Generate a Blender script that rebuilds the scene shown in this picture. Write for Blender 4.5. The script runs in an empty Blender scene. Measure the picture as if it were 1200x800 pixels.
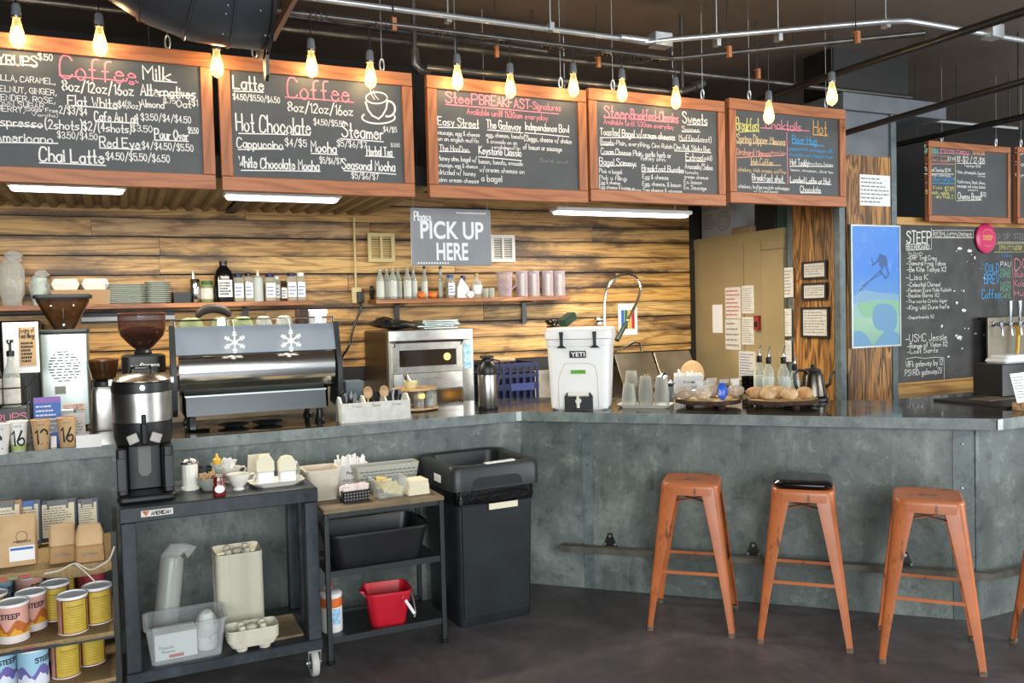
import bpy, bmesh, math, random
from math import sin, cos, pi, radians, atan, sqrt
from mathutils import Vector, Matrix
random.seed(7)
SC = bpy.context.scene
COL = SC.collection
# ------------------------------------------------------------------ camera
FPX, EYE = 990.0, 1.68
YAW, PITCH, ROLL = radians(24.9), atan(36/FPX), 0.025
cF = Vector((sin(YAW)*cos(PITCH), cos(YAW)*cos(PITCH), -sin(PITCH)))
cR0 = Vector((cos(YAW), -sin(YAW), 0)); cU0 = cR0.cross(cF)
cR = cR0*cos(ROLL)-cU0*sin(ROLL); cU = cU0*cos(ROLL)+cR0*sin(ROLL)
CP = Vector((0, 0, EYE))
cam = bpy.data.cameras.new('camera'); cam_o = bpy.data.objects.new('camera', cam); COL.objects.link(cam_o)
cam.sensor_width = 36; cam.lens = 36*FPX/1200; cam.clip_start = .05
cam_o.matrix_world = Matrix(((cR.x, cU.x, -cF.x, CP.x), (cR.y, cU.y, -cF.y, CP.y), (cR.z, cU.z, -cF.z, CP.z), (0, 0, 0, 1)))
SC.camera = cam_o
# ------------------------------------------------------------------ light
SC.view_settings.view_transform = 'Standard'; SC.view_settings.look = 'None'
SC.view_settings.gamma = 1; SC.view_settings.use_curve_mapping = False
SC.view_settings.exposure = 0.0
W = bpy.data.worlds.new('world'); SC.world = W; W.use_nodes = True
W.node_tree.nodes['Background'].inputs[0].default_value = (.86, .94, 1, 1)
W.node_tree.nodes['Background'].inputs[1].default_value = 0.85
def area(name, loc, target, sx, sy, power, color):
    l = bpy.data.lights.new(name, 'AREA'); l.shape = 'RECTANGLE'; l.size = sx; l.size_y = sy; l.energy = power; l.color = color
    o = bpy.data.objects.new(name, l); COL.objects.link(o); o.location = loc
    o.rotation_euler = (Vector(target)-Vector(loc)).to_track_quat('-Z', 'Y').to_euler(); return o
area('shopfront_daylight', (-.5, -3.6, 2.2), (2, 4.5, 1.1), 5.5, 2.4, 480, (.93, .97, 1))
area('side_window_daylight', (7.5, -1.2, 2.0), (4.2, 4, 1.2), 3.5, 2.2, 260, (.95, .98, 1))  # unseen area lamp throwing daylight on the bar from the right
# ------------------------------------------------------------------ pixel -> point on a real plane
def ray(x, y): return cF+cR*((x-600)/FPX)-cU*((y-400)/FPX)
def onZ(x, y, z): d = ray(x, y); return CP+d*((z-EYE)/d.z)
def onY(x, y, Y): d = ray(x, y); return CP+d*(Y/d.y)
def onX(x, y, X): d = ray(x, y); return CP+d*(X/d.x)
def sc(p): return (Vector(p)-CP).dot(cF)/FPX          # metres per photo pixel at a point
# ------------------------------------------------------------------ mesh helpers
class MB:
    def __init__(s): s.v = []; s.f = []; s.fm = []; s.M = Matrix.Identity(4); s.m = 0
    def at(s, x=0, y=0, z=0, rz=0, rx=0, ry=0):
        s.M = Matrix.Translation((x, y, z)) @ Matrix.Rotation(rz, 4, 'Z') @ Matrix.Rotation(ry, 4, 'Y') @ Matrix.Rotation(rx, 4, 'X'); return s
    def mat(s, i): s.m = i; return s
    def add(s, vs, fs):
        b = len(s.v); s.v += [tuple(s.M @ Vector(v)) for v in vs]
        s.f += [tuple(b+i for i in f) for f in fs]; s.fm += [s.m]*len(fs); return s
    def box(s, x0, x1, y0, y1, z0, z1):
        return s.add([(x0,y0,z0),(x1,y0,z0),(x1,y1,z0),(x0,y1,z0),(x0,y0,z1),(x1,y0,z1),(x1,y1,z1),(x0,y1,z1)],
                     [(0,3,2,1),(4,5,6,7),(0,1,5,4),(1,2,6,5),(2,3,7,6),(3,0,4,7)])
    def loft(s, rings, c0=True, c1=True):
        n = len(rings[0]); vs = [p for r in rings for p in r]; fs = []
        for k in range(len(rings)-1):
            for i in range(n):
                j = (i+1) % n; fs.append((k*n+i, k*n+j, (k+1)*n+j, (k+1)*n+i))
        if c0: fs.append(tuple(reversed(range(n))))
        if c1: fs.append(tuple((len(rings)-1)*n+i for i in range(n)))
        return s.add(vs, fs)
    def rr(s, w, d, r, z, n=4, cx=0, cy=0):
        r = max(.0005, min(r, w/2-.0004, d/2-.0004)); o = []
        for qx, qy, a0 in ((1,1,0),(-1,1,90),(-1,-1,180),(1,-1,270)):
            for i in range(n+1):
                a = radians(a0+90*i/n); o.append((cx+qx*(w/2-r)+r*cos(a), cy+qy*(d/2-r)+r*sin(a), z))
        return o
    def rbox(s, cx, cy, z0, w, d, h, r=.01, b=.004, n=4):
        return s.loft([s.rr(w-2*b, d-2*b, r-b if r > b else .001, z0, n, cx, cy), s.rr(w, d, r, z0+b, n, cx, cy), s.rr(w, d, r, z0+h-b, n, cx, cy), s.rr(w-2*b, d-2*b, r-b if r > b else .001, z0+h, n, cx, cy)])
    def tub(s, cx, cy, z0, w0, d0, w1, d1, h, r=.02, t=.004, rim=.0, floor=.006, n=4):
        """open-topped container that widens from the floor to the rim"""
        R = lambda w, d, rr_, z: s.rr(w, d, rr_, z, n, cx, cy); rg = [R(w0, d0, r, z0)]
        if rim:
            rg += [R(w1, d1, r, z0+h-.012), R(w1+2*rim, d1+2*rim, r+rim, z0+h-.012), R(w1+2*rim, d1+2*rim, r+rim, z0+h)]
        else: rg += [R(w1, d1, r, z0+h)]
        rg += [R(w1-2*t, d1-2*t, r-t, z0+h), R(w0-2*t, d0-2*t, r-t, z0+floor)]
        return s.loft(rg)
    def lathe(s, prof, cx=0, cy=0, cz=0, seg=20, axis='z', sx=1, sy=1, caps=True):
        vs = []; fs = []; n = seg
        for (r, z) in prof:
            for i in range(n):
                a = 2*pi*i/n; p = (r*cos(a)*sx, r*sin(a)*sy, z)
                if axis == 'y': p = (p[0], -p[2], p[1])
                if axis == 'x': p = (p[2], p[0], p[1])
                vs.append((cx+p[0], cy+p[1], cz+p[2]))
        for k in range(len(prof)-1):
            for i in range(n):
                j = (i+1) % n; fs.append((k*n+i, k*n+j, (k+1)*n+j, (k+1)*n+i))
        if caps and prof[0][0] > 1e-5: fs.append(tuple(reversed(range(n))))
        if caps and prof[-1][0] > 1e-5: fs.append(tuple((len(prof)-1)*n+i for i in range(n)))
        return s.add(vs, fs)
    def cyl(s, p0, p1, r0, r1=None, seg=10): return s.tube([p0, p1], [r0, r0 if r1 is None else r1], seg)
    def tube(s, pts, r, seg=8, closed=False):
        pts = [Vector(p) for p in pts]; n = len(pts); rings = []; up = None
        rs = r if isinstance(r, (list, tuple)) else [r]*n
        for i, p in enumerate(pts):
            a = pts[(i-1) % n] if closed or i > 0 else p; b = pts[(i+1) % n] if closed or i < n-1 else p
            t = (b-a).normalized()
            if up is None: up = Vector((0,0,1)) if abs(t.z) < .9 else Vector((1,0,0))
            x = t.cross(up)
            if x.length < 1e-6: x = t.orthogonal()
            x.normalize(); y = x.cross(t).normalized(); up = y
            rings.append([p+(x*cos(2*pi*k/seg)+y*sin(2*pi*k/seg))*rs[i] for k in range(seg)])
        if closed: rings.append(rings[0]); return s.loft(rings, False, False)
        return s.loft(rings)
    def prism(s, outline, a, b, plane='xy'):
        P = {'xy': lambda u, v, w: (u, v, w), 'xz': lambda u, v, w: (u, w, v), 'yz': lambda u, v, w: (w, u, v)}[plane]
        return s.loft([[P(u, v, a) for u, v in outline], [P(u, v, b) for u, v in outline]])
    def sheet(s, c, u, v, t):
        """thin slab: centre, half edges u and v, thickness t"""
        c, u, v = Vector(c), Vector(u), Vector(v); n = u.cross(v).normalized()*t/2
        q = [c-u-v, c+u-v, c+u+v, c-u+v]; return s.loft([[p-n for p in q], [p+n for p in q]])
    def blob(s, cx, cy, cz, rx, ry, rz, seed=0, amp=.08, nu=14, nv=9):
        R = random.Random(seed); ph = [R.uniform(0, 6) for _ in range(6)]; rings = []
        for k in range(nv+1):
            t = pi*k/nv - pi/2; ring = []
            for i in range(nu):
                a = 2*pi*i/nu; q = 1+amp*(sin(3*a+ph[0]+2*t)+.7*sin(5*a+ph[1]-3*t)+.6*sin(4*t+ph[2]+a))
                ct = max(cos(t), .02); ring.append((cx+rx*ct*cos(a)*q, cy+ry*ct*sin(a)*q, cz+rz*sin(t)*(1+.5*amp*sin(2*a+ph[3]))))
            rings.append(ring)
        return s.loft(rings)
def props(o, label, cat, group=None, kind=None):
    if label: o['label'] = label
    if cat: o['category'] = cat
    if group: o['group'] = group
    if kind: o['kind'] = kind
    return o
def obj(name, mb, mats, parent=None, ang=38, loc=None, rot=None, label=None):
    me = bpy.data.meshes.new(name); me.from_pydata(mb.v, [], mb.f)
    ms = mats if isinstance(mats, (list, tuple)) else [mats]
    for m in ms: me.materials.append(m)
    if len(ms) > 1: me.polygons.foreach_set('material_index', mb.fm)
    bm = bmesh.new(); bm.from_mesh(me); bmesh.ops.recalc_face_normals(bm, faces=bm.faces); bm.to_mesh(me); bm.free()
    if ang:
        me.polygons.foreach_set('use_smooth', [True]*len(me.polygons)); me.set_sharp_from_angle(angle=radians(ang))
    o = bpy.data.objects.new(name, me); COL.objects.link(o)
    if loc: o.location = loc
    if rot: o.rotation_euler = rot
    if parent: o.parent = parent
    if label: o['label'] = label
    return o
def thing(name, label, cat, loc=(0,0,0), rz=0, group=None):
    o = bpy.data.objects.new(name, None); COL.objects.link(o); o.empty_display_size = .05
    o.location = loc; o.rotation_euler = (0, 0, rz); return props(o, label, cat, group)
def one(name, label, cat, mb, mats, loc=(0,0,0), rz=0, group=None, ang=38):
    o = obj(name, mb, mats, None, ang, loc, (0, 0, rz)); return props(o, label, cat, group)
def struct(name, mb, mats, ang=0, loc=None):
    o = obj(name, mb, mats, None, ang, loc); o['kind'] = 'structure'; return o
KIDS = {}
def copy_tree(o, label=None, loc=None, rz=None, parent=None, group=None):
    c = o.copy(); COL.objects.link(c)
    if parent: c.parent = parent
    if label: c['label'] = label
    if group: c['group'] = group
    if loc is not None: c.location = loc
    if rz is not None: c.rotation_euler = (0, 0, rz)
    for ch in [k for k in bpy.data.objects if k.parent == o]:
        d = ch.copy(); COL.objects.link(d); d.parent = c
        for g in [k for k in bpy.data.objects if k.parent == ch]:
            e = g.copy(); COL.objects.link(e); e.parent = d
    return c
# ------------------------------------------------------------------ materials
def lin(h):
    h = h.lstrip('#'); r = []
    for i in (0, 2, 4):
        c = int(h[i:i+2], 16)/255; r.append(c/12.92 if c <= .04045 else ((c+.055)/1.055)**2.4)
    return (*r, 1)
def base_mat(name):
    m = bpy.data.materials.new(name); m.use_nodes = True; nt = m.node_tree
    return m, nt, nt.nodes['Principled BSDF']
def link(nt, a, b): nt.links.new(a, b)
def coords(nt, scale=(1,1,1), island=False, kind='Object'):
    tc = nt.nodes.new('ShaderNodeTexCoord'); mp = nt.nodes.new('ShaderNodeMapping'); mp.inputs['Scale'].default_value = scale
    link(nt, tc.outputs[kind], mp.inputs[0])
    if island:
        g = nt.nodes.new('ShaderNodeNewGeometry'); mu = nt.nodes.new('ShaderNodeMath'); mu.operation = 'MULTIPLY'; mu.inputs[1].default_value = 37
        link(nt, g.outputs['Random Per Island'], mu.inputs[0]); link(nt, mu.outputs[0], mp.inputs['Location'])
    return mp.outputs[0]
def noise(nt, vec, scale, detail=4, rough=.55, dist=0):
    n = nt.nodes.new('ShaderNodeTexNoise'); n.inputs['Scale'].default_value = scale; n.inputs['Detail'].default_value = detail
    n.inputs['Roughness'].default_value = rough; n.inputs['Distortion'].default_value = dist; link(nt, vec, n.inputs['Vector']); return n.outputs[0]
def ramp(nt, fac, stops):
    r = nt.nodes.new('ShaderNodeValToRGB'); e = r.color_ramp.elements
    while len(e) < len(stops): e.new(.5)
    for k, (p, c) in enumerate(stops): e[k].position = p; e[k].color = lin(c) if isinstance(c, str) else (c, c, c, 1)
    link(nt, fac, r.inputs[0]); return r.outputs[0]
def mixc(nt, a, b, fac, mode='MIX'):
    m = nt.nodes.new('ShaderNodeMix'); m.data_type = 'RGBA'; m.blend_type = mode
    if isinstance(fac, (int, float)): m.inputs[0].default_value = fac
    else: link(nt, fac, m.inputs[0])
    for s, v in ((6, a), (7, b)):
        if isinstance(v, str): m.inputs[s].default_value = lin(v)
        else: link(nt, v, m.inputs[s])
    return m.outputs[2]
def bump(nt, b, h, strength, dist=.01):
    n = nt.nodes.new('ShaderNodeBump'); n.inputs['Strength'].default_value = strength; n.inputs['Distance'].default_value = dist
    link(nt, h, n.inputs['Height']); link(nt, n.outputs[0], b.inputs['Normal'])
def pm(name, col, rough=.5, metal=0, var=None, vscale=8, bmp=0, bscale=60, spec=None, trans=0, ior=1.45, coat=0, sub=0):
    m, nt, b = base_mat(name)
    b.inputs['Base Color'].default_value = lin(col); b.inputs['Roughness'].default_value = rough; b.inputs['Metallic'].default_value = metal
    if spec is not None: b.inputs['Specular IOR Level'].default_value = spec
    if coat: b.inputs['Coat Weight'].default_value = coat; b.inputs['Coat Roughness'].default_value = .1
    if trans: b.inputs['Transmission Weight'].default_value = trans; b.inputs['IOR'].default_value = ior
    if var or bmp: v = coords(nt)
    if var:
        n = noise(nt, v, vscale, 5, .6); link(nt, mixc(nt, col, var, ramp(nt, n, [(.35, 0.0), (.68, 1.0)])), b.inputs['Base Color'])
    if bmp: bump(nt, b, noise(nt, v, bscale, 3), bmp)
    return m
def emis(name, col, s):
    m, nt, b = base_mat(name); b.inputs['Base Color'].default_value = lin(col); b.inputs['Emission Color'].default_value = lin(col); b.inputs['Emission Strength'].default_value = s; return m
def glassy(name, col, fac=.25, rough=.05, glow=0):
    """clear plastic or glass: mostly lets light through, tinted, with a glossy skin"""
    m = bpy.data.materials.new(name); m.use_nodes = True; nt = m.node_tree; nt.nodes.clear()
    out = nt.nodes.new('ShaderNodeOutputMaterial'); t = nt.nodes.new('ShaderNodeBsdfTransparent'); t.inputs[0].default_value = lin('#f6f8f8')
    p = nt.nodes.new('ShaderNodeBsdfPrincipled'); p.inputs['Base Color'].default_value = lin(col); p.inputs['Roughness'].default_value = rough
    if glow: p.inputs['Emission Color'].default_value = lin(col); p.inputs['Emission Strength'].default_value = glow
    lw = nt.nodes.new('ShaderNodeLayerWeight'); lw.inputs[0].default_value = .35
    mr = nt.nodes.new('ShaderNodeMapRange'); mr.inputs[3].default_value = fac; mr.inputs[4].default_value = min(1, fac+.55); link(nt, lw.outputs['Facing'], mr.inputs[0])
    mx = nt.nodes.new('ShaderNodeMixShader'); link(nt, mr.outputs[0], mx.inputs[0]); link(nt, t.outputs[0], mx.inputs[1]); link(nt, p.outputs[0], mx.inputs[2]); link(nt, mx.outputs[0], out.inputs[0]); return m
def wood(name, light, mid, dark, rough=.55, ring=14, stretch=.09, burn=None, axis=0, burn_scale=1.6, burn_lo=.45, burn_hi=.68, contrast=(.3, .72), coat=0):
    """boards with long grain, cathedral rings and knots; burn = scorched patches of the torched planks"""
    m, nt, b = base_mat(name); s = [1, 1, 1]; s[axis] = stretch
    v = coords(nt, tuple(s), True)
    g1 = noise(nt, v, 9, 3, .5, 1.4); w = nt.nodes.new('ShaderNodeMath'); w.operation = 'MULTIPLY'; w.inputs[1].default_value = ring; link(nt, g1, w.inputs[0])
    fr = nt.nodes.new('ShaderNodeMath'); fr.operation = 'PINGPONG'; fr.inputs[1].default_value = 1; link(nt, w.outputs[0], fr.inputs[0])
    fine = noise(nt, v, 70, 4, .7)
    col = mixc(nt, ramp(nt, fr.outputs[0], [(contrast[0], light), (.55, mid), (contrast[1]+.2, dark)]), ramp(nt, fine, [(.3, dark), (.65, light)]), .3)
    if burn:
        s2 = [1, 1, 1]; s2[axis] = .35; bn = noise(nt, coords(nt, tuple(s2), True), burn_scale, 5, .62, .6)
        col = mixc(nt, col, burn, ramp(nt, bn, [(burn_lo, 0.0), (burn_hi, .85)]))
    vo = nt.nodes.new('ShaderNodeTexVoronoi'); s3 = [1, 1, 1]; s3[axis] = .45; vo.inputs['Scale'].default_value = 3.2; link(nt, coords(nt, tuple(s3), True), vo.inputs['Vector'])
    col = mixc(nt, col, dark, ramp(nt, vo.outputs['Distance'], [(.03, 1.0), (.075, 0.0)]))
    link(nt, col, b.inputs['Base Color']); b.inputs['Roughness'].default_value = rough
    if coat: b.inputs['Coat Weight'].default_value = coat
    bump(nt, b, fr.outputs[0], .18, .004); return m
def patina(name, a, b_, c, rough=.42, metal=.0, streak=.22, scale=2.2, spec=.5):
    """dark waxed sheet steel with cloudy grey-green blotches and faint runs"""
    m, nt, b = base_mat(name)
    n1 = noise(nt, coords(nt, (1, 1, .75)), scale, 7, .66, .5); n2 = noise(nt, coords(nt, (7, 7, .5)), 2.4, 4, .6); n3 = noise(nt, coords(nt), 38, 3, .6)
    col = ramp(nt, n1, [(.3, a), (.5, b_), (.72, c)])
    col = mixc(nt, col, c, ramp(nt, n2, [(.56, 0.0), (.8, streak*2)])); n4 = noise(nt, coords(nt), 11, 8, .72, .3); col = mixc(nt, col, a, ramp(nt, n3, [(.5, 0.0), (.8, .45)])); col = mixc(nt, col, '#2c3331', ramp(nt, n4, [(.54, 0.0), (.66, .5)])); col = mixc(nt, col, c, ramp(nt, n4, [(.34, .45), (.44, 0.0)]))
    link(nt, col, b.inputs['Base Color']); b.inputs['Metallic'].default_value = metal; b.inputs['Specular IOR Level'].default_value = spec
    link(nt, ramp(nt, n1, [(.3, rough-.1), (.7, rough+.14)]), b.inputs['Roughness']); return m
M_panel = patina('waxed_steel_panel', '#4d5653', '#666f6b', '#98a19a', .42)
M_strip = patina('steel_strip', '#4f5a5b', '#616d6e', '#7e8a88', .4, scale=5)
M_edge = patina('steel_edge', '#5a6362', '#727c79', '#8f9994', .4, scale=6)
M_top = patina('polished_steel_top', '#1d1d1b', '#2a2a28', '#3a3a37', .09, scale=3, spec=.9)
M_frame_blue = patina('painted_steel_frame', '#191f23', '#232a2f', '#384148', .4, scale=7)
M_floor = None
def floor_mat():
    m, nt, b = base_mat('dark_concrete'); v = coords(nt)
    n1 = noise(nt, v, 1.3, 7, .68, .8); n2 = noise(nt, v, 9, 5, .7); n3 = noise(nt, coords(nt, (1, 1, 1)), 60, 2)
    col = ramp(nt, n1, [(.3, '#3a3839'), (.52, '#555152'), (.75, '#777271')]); col = mixc(nt, col, '#6b6667', ramp(nt, n2, [(.56, 0.0), (.82, .6)]))
    link(nt, col, b.inputs['Base Color']); link(nt, ramp(nt, n2, [(.3, .32), (.7, .55)]), b.inputs['Roughness']); bump(nt, b, n3, .06); return m
M_floor = floor_mat()
M_ceil = pm('black_ceiling_paint', '#6b5e53', .33, var='#786a5e', vscale=1.5, bmp=.05, bscale=20)
def plank_mat():
    """torched shiplap: fine long grain, scorched along every joint and around knots, warmer to the right"""
    m, nt, b = base_mat('torched_planks'); v = coords(nt, (.05, 1, 1), True)
    g1 = noise(nt, v, 11, 3, .5, .9); w = nt.nodes.new('ShaderNodeMath'); w.operation = 'MULTIPLY'; w.inputs[1].default_value = 11; link(nt, g1, w.inputs[0])
    fr = nt.nodes.new('ShaderNodeMath'); fr.operation = 'PINGPONG'; fr.inputs[1].default_value = 1; link(nt, w.outputs[0], fr.inputs[0])
    fine = noise(nt, coords(nt, (.03, 1, 1), True), 95, 5, .7)
    tone = nt.nodes.new('ShaderNodeNewGeometry').outputs['Random Per Island']
    lightc = ramp(nt, tone, [(0, '#e0b872'), (.4, '#d2a25c'), (.7, '#c9a574'), (1, '#e3ad58')])
    darkc = ramp(nt, tone, [(0, '#8d5f2c'), (.5, '#7a4f24'), (1, '#94622b')])
    col = mixc(nt, lightc, darkc, ramp(nt, fr.outputs[0], [(.45, 0.0), (.95, .75)])); col = mixc(nt, col, darkc, ramp(nt, fine, [(.45, 0.0), (.75, .7)]))
    sx = nt.nodes.new('ShaderNodeSeparateXYZ'); link(nt, coords(nt), sx.inputs[0])
    s1 = nt.nodes.new('ShaderNodeMath'); s1.operation = 'SUBTRACT'; s1.inputs[1].default_value = 1.339-.131*9; link(nt, sx.outputs[2], s1.inputs[0])
    pg = nt.nodes.new('ShaderNodeMath'); pg.operation = 'PINGPONG'; pg.inputs[1].default_value = .0655; link(nt, s1.outputs[0], pg.inputs[0])
    bn = noise(nt, coords(nt, (.4, 1, 1.3), True), 3.2, 6, .65, .5); ed = nt.nodes.new('ShaderNodeMath'); ed.operation = 'MULTIPLY_ADD'; ed.inputs[1].default_value = -5.5; link(nt, pg.outputs[0], ed.inputs[0]); link(nt, bn, ed.inputs[2])
    col = mixc(nt, col, '#2e1b0d', ramp(nt, ed.outputs[0], [(.30, 0.0), (.56, .92)])); col = mixc(nt, col, '#3a2413', ramp(nt, bn, [(.5, 0.0), (.72, .85)]))
    vo = nt.nodes.new('ShaderNodeTexVoronoi'); vo.inputs['Scale'].default_value = 2.6; link(nt, coords(nt, (.7, 1, 1.4), True), vo.inputs['Vector'])
    col = mixc(nt, col, '#2a180c', ramp(nt, vo.outputs['Distance'], [(.035, 1.0), (.05, .2), (.075, .55), (.1, 0.0)]))
    link(nt, col, b.inputs['Base Color']); b.inputs['Roughness'].default_value = .5; bump(nt, b, fine, .12, .003); return m
M_plank = plank_mat()
M_burnt_v = wood('burnt_plywood', '#c58d49', '#8d5c2c', '#2c190d', .5, ring=16, axis=2, burn='#3a2212', burn_lo=.5, burn_hi=.8, contrast=(.25, .6))
M_redwood = wood('stained_redwood', '#b9764a', '#a4633c', '#7c4729', .5, ring=8)
M_pine = wood('yellow_pine_trim', '#d2a460', '#bd8a45', '#8a5c2a', .5, ring=7)
M_shelf = wood('shelf_board', '#b67a4a', '#99603a', '#6c3f24', .45, ring=6)
M_lightwood = wood('light_wood', '#c9a77a', '#b58f61', '#8d6a43', .55, ring=8)
M_bark = pm('tree_bark', '#4a3524', .9, var='#2a1c12', vscale=30, bmp=.5, bscale=40)
M_slab = wood('pale_wood_slice', '#d9bd8a', '#c4a26b', '#94713f', .5, ring=14, stretch=1)
M_ply = pm('worn_plywood', '#7d6d54', .6, var='#63553f', vscale=12)
M_slate = pm('chalkboard_slate', '#4b4d4e', .6, var='#565858', vscale=3)
M_slate2 = pm('dusty_chalkboard', '#3f3f3d', .65, var='#5a5a57', vscale=4)
M_black = pm('black_plastic', '#161617', .4, var='#1d1d1e', vscale=10)
M_blackgloss = pm('black_gloss', '#0e0e0f', .18)
M_blackmetal = pm('black_steel_pipe', '#1b1a19', .35, var='#272523', vscale=9)
M_duct = pm('black_duct_paint', '#313337', .33, var='#3c3e42', vscale=3)
M_darkgrey = pm('dark_grey_plastic', '#212526', .42, var='#292d2e', vscale=6)
M_bin = pm('bin_charcoal', '#1b2023', .42, var='#242a2d', vscale=5)
M_chrome = pm('chrome', '#d8d8d8', .12, 1)
M_brushed = pm('brushed_stainless', '#c5c3bd', .3, 1, var='#aaa8a2', vscale=14)
M_stain2 = pm('dull_stainless', '#b0a796', .38, 1, var='#948b7b', vscale=4)
M_satin = pm('satin_steel', '#bfc8c4', .35, .8, var='#aeb8b4', vscale=5)
M_galv = pm('galvanised_conduit', '#c9cdcf', .3, .7)
M_pipe = pm('grey_iron_pipe', '#4a4845', .32, .6, var='#5d5a56', vscale=14)
M_copper = pm('copper_clip', '#b5764c', .45, .3)
M_white = pm('white_plastic', '#f1f1ee', .4)
M_offwhite = pm('offwhite_ceramic', '#e6e2d6', .25)
M_cream = pm('cream_paper', '#e4dcc0', .7)
M_paper = pm('white_paper', '#e9e9e6', .75)
M_papermenu = pm('printed_paper', '#dcd7cd', .75, var='#c9c3b8', vscale=30)
M_beige = pm('beige_plastic', '#cfc7b4', .5, var='#beb5a1', vscale=10)
M_pulp = pm('moulded_pulp', '#d3cfbb', .85, var='#c3beab', vscale=25, bmp=.15, bscale=120)
M_kraft = pm('kraft_paper', '#b08a5c', .75, var='#9c784c', vscale=9)
M_kraftlt = pm('light_kraft', '#c8a67a', .7, var='#b89568', vscale=9)
M_burlap = pm('burlap_sacking', '#a58b62', .95, var='#8c744c', vscale=60, bmp=.5, bscale=220)
M_card = pm('cardboard', '#a78662', .8)
M_orangepaint = pm('orange_paint', '#b9602f', .34, var='#a9623c', vscale=5, bmp=.03, bscale=40)
def worn_paint():
    m, nt, b = base_mat('orange_powdercoat'); v = coords(nt); n1 = noise(nt, v, 5, 4, .6); n2 = noise(nt, coords(nt, (1, 1, .22)), 20, 5, .65)
    col = mixc(nt, '#c5713f', '#ae6339', ramp(nt, n1, [(.35, 0.0), (.7, 1.0)])); col = mixc(nt, col, '#45362c', ramp(nt, n2, [(.60, 0.0), (.66, .75)]))
    link(nt, col, b.inputs['Base Color']); b.inputs['Roughness'].default_value = .33; return m
M_orange = worn_paint()
M_rust = pm('worn_bare_metal', '#55534b', .5, .2, var='#6c6a60', vscale=12)
M_red = pm('red_bucket_plastic', '#c01a2c', .4)
M_pink = pm('pink_disc', '#d42f68', .35)
M_yellow = pm('yellow_label', '#cdb045', .45, var='#bf9f38', vscale=40)
M_blue = pm('deep_blue_crate', '#18214e', .45)
M_bluelabel = pm('blue_print', '#2f62ad', .5)
M_cyanprint = pm('cyan_panel', '#6fb0dc', .5, var='#d8ecf7', vscale=40)
M_green = pm('green_plastic', '#3e6b2c', .5)
M_sage = pm('sage_glaze', '#7f8a63', .3)
M_greyglaze = pm('grey_glaze', '#9a9d93', .3)
M_lime = pm('lime_sticker', '#6db33c', .5)
M_tan = pm('tan_enamel_panel', '#a89670', .42, .25, var='#9a8964', vscale=1.6)
M_tandark = pm('tan_seam', '#7d6f52', .5)
M_pillargrey = pm('grey_painted_steel', '#5d6368', .45, var='#6c7277', vscale=5)
M_trimblack = pm('black_trim', '#1a1917', .5)
M_canopy = pm('tan_corrugated_metal', '#8d7b56', .45, .2, var='#7b6a48', vscale=4)
M_beans = pm('roasted_beans', '#2c1710', .4, var='#4a2a1c', vscale=90, bmp=.6, bscale=150)
M_hopper = glassy('smoked_hopper', '#4a2a22', .5, .08)
M_amber = glassy('amber_smoke_plastic', '#3c2410', .82, .1)
M_clear = glassy('clear_plastic', '#dfe3e2', .11, .1)
M_film = glassy('crumpled_plastic_film', '#e6e4de', .22, .15)
M_cup = glassy('clear_cup', '#ece9da', .12, .1)
M_purple = glassy('lilac_plastic', '#dcc8d4', .15, .1)
M_glass = glassy('bottle_glass', '#d7dfd4', .24, .04)
M_frost = glassy('frosted_bottle_label', '#e6ece2', .68, .4)
M_jar = glassy('jar_glass', '#c8ccc0', .3, .06)
M_bulb = glassy('bulb_glass', '#ffdf9e', .12, .03, .9)
M_filament = emis('glowing_filament', '#ffd890', 26)
M_tubelight = emis('fluorescent_diffuser', '#f4f7ff', 5)
M_ovenglow = emis('oven_lamp', '#ffb347', 6)
M_window = pm('oven_window', '#241a10', .12)
M_cream2 = pm('butter_bowl', '#d9d19c', .35)
M_bread = pm('baked_crust', '#b9824a', .75, var='#e0c79c', vscale=14, bmp=.3, bscale=40)
M_bread2 = pm('floured_crust', '#c79a62', .8, var='#ead9b8', vscale=18, bmp=.3, bscale=50)
M_honey = pm('honey_syrup', '#6b1c0c', .15, coat=.5)
M_yellowcap = pm('yellow_cap', '#e0b030', .4)
M_orangepl = pm('orange_plastic', '#e0702c', .45)
M_sugar = pm('granulated_sugar', '#eceade', .8)
M_pinkpack = pm('sugar_packets', '#e2c3bd', .7, var='#f2ece4', vscale=50)
M_yelpack = pm('yellow_packets', '#e3bd2e', .6, var='#f0e6c0', vscale=30)
M_bag = pm('black_bin_bag', '#0d0d0e', .22, bmp=.4, bscale=30)
M_rubber = pm('caster_rubber', '#b9b7b0', .5)
M_vent = pm('vent_ivory', '#d8c48c', .5)
M_vent2 = pm('vent_white', '#dcdad2', .5)
M_signgrey = pm('sign_grey', '#85888a', .5, var='#8f9294', vscale=5)
M_ink = pm('black_ink', '#15130f', .6)
M_greyink = pm('grey_print', '#7c7c78', .7)
M_redink = pm('red_print', '#b8474a', .7)
def chalk(name, c):
    m, nt, b = base_mat(name); b.inputs['Base Color'].default_value = lin(c); b.inputs['Roughness'].default_value = .9
    return m
CH = {'w': chalk('white_chalk', '#ece9e2'), 'p': chalk('pink_chalk', '#e58a99'), 'y': chalk('yellow_chalk', '#d9d27a'), 'b': chalk('blue_chalk', '#4f9bd0'),
      't': chalk('tan_chalk', '#d8bb90'), 's': chalk('salmon_chalk', '#dd9a88'), 'g': chalk('green_chalk', '#7fae9a'), 'o': chalk('orange_chalk', '#e0aa62'), 'd': chalk('faded_chalk', '#8e8e8b')}
CHK = list(CH); CHM = [CH[k] for k in CHK]
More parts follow.
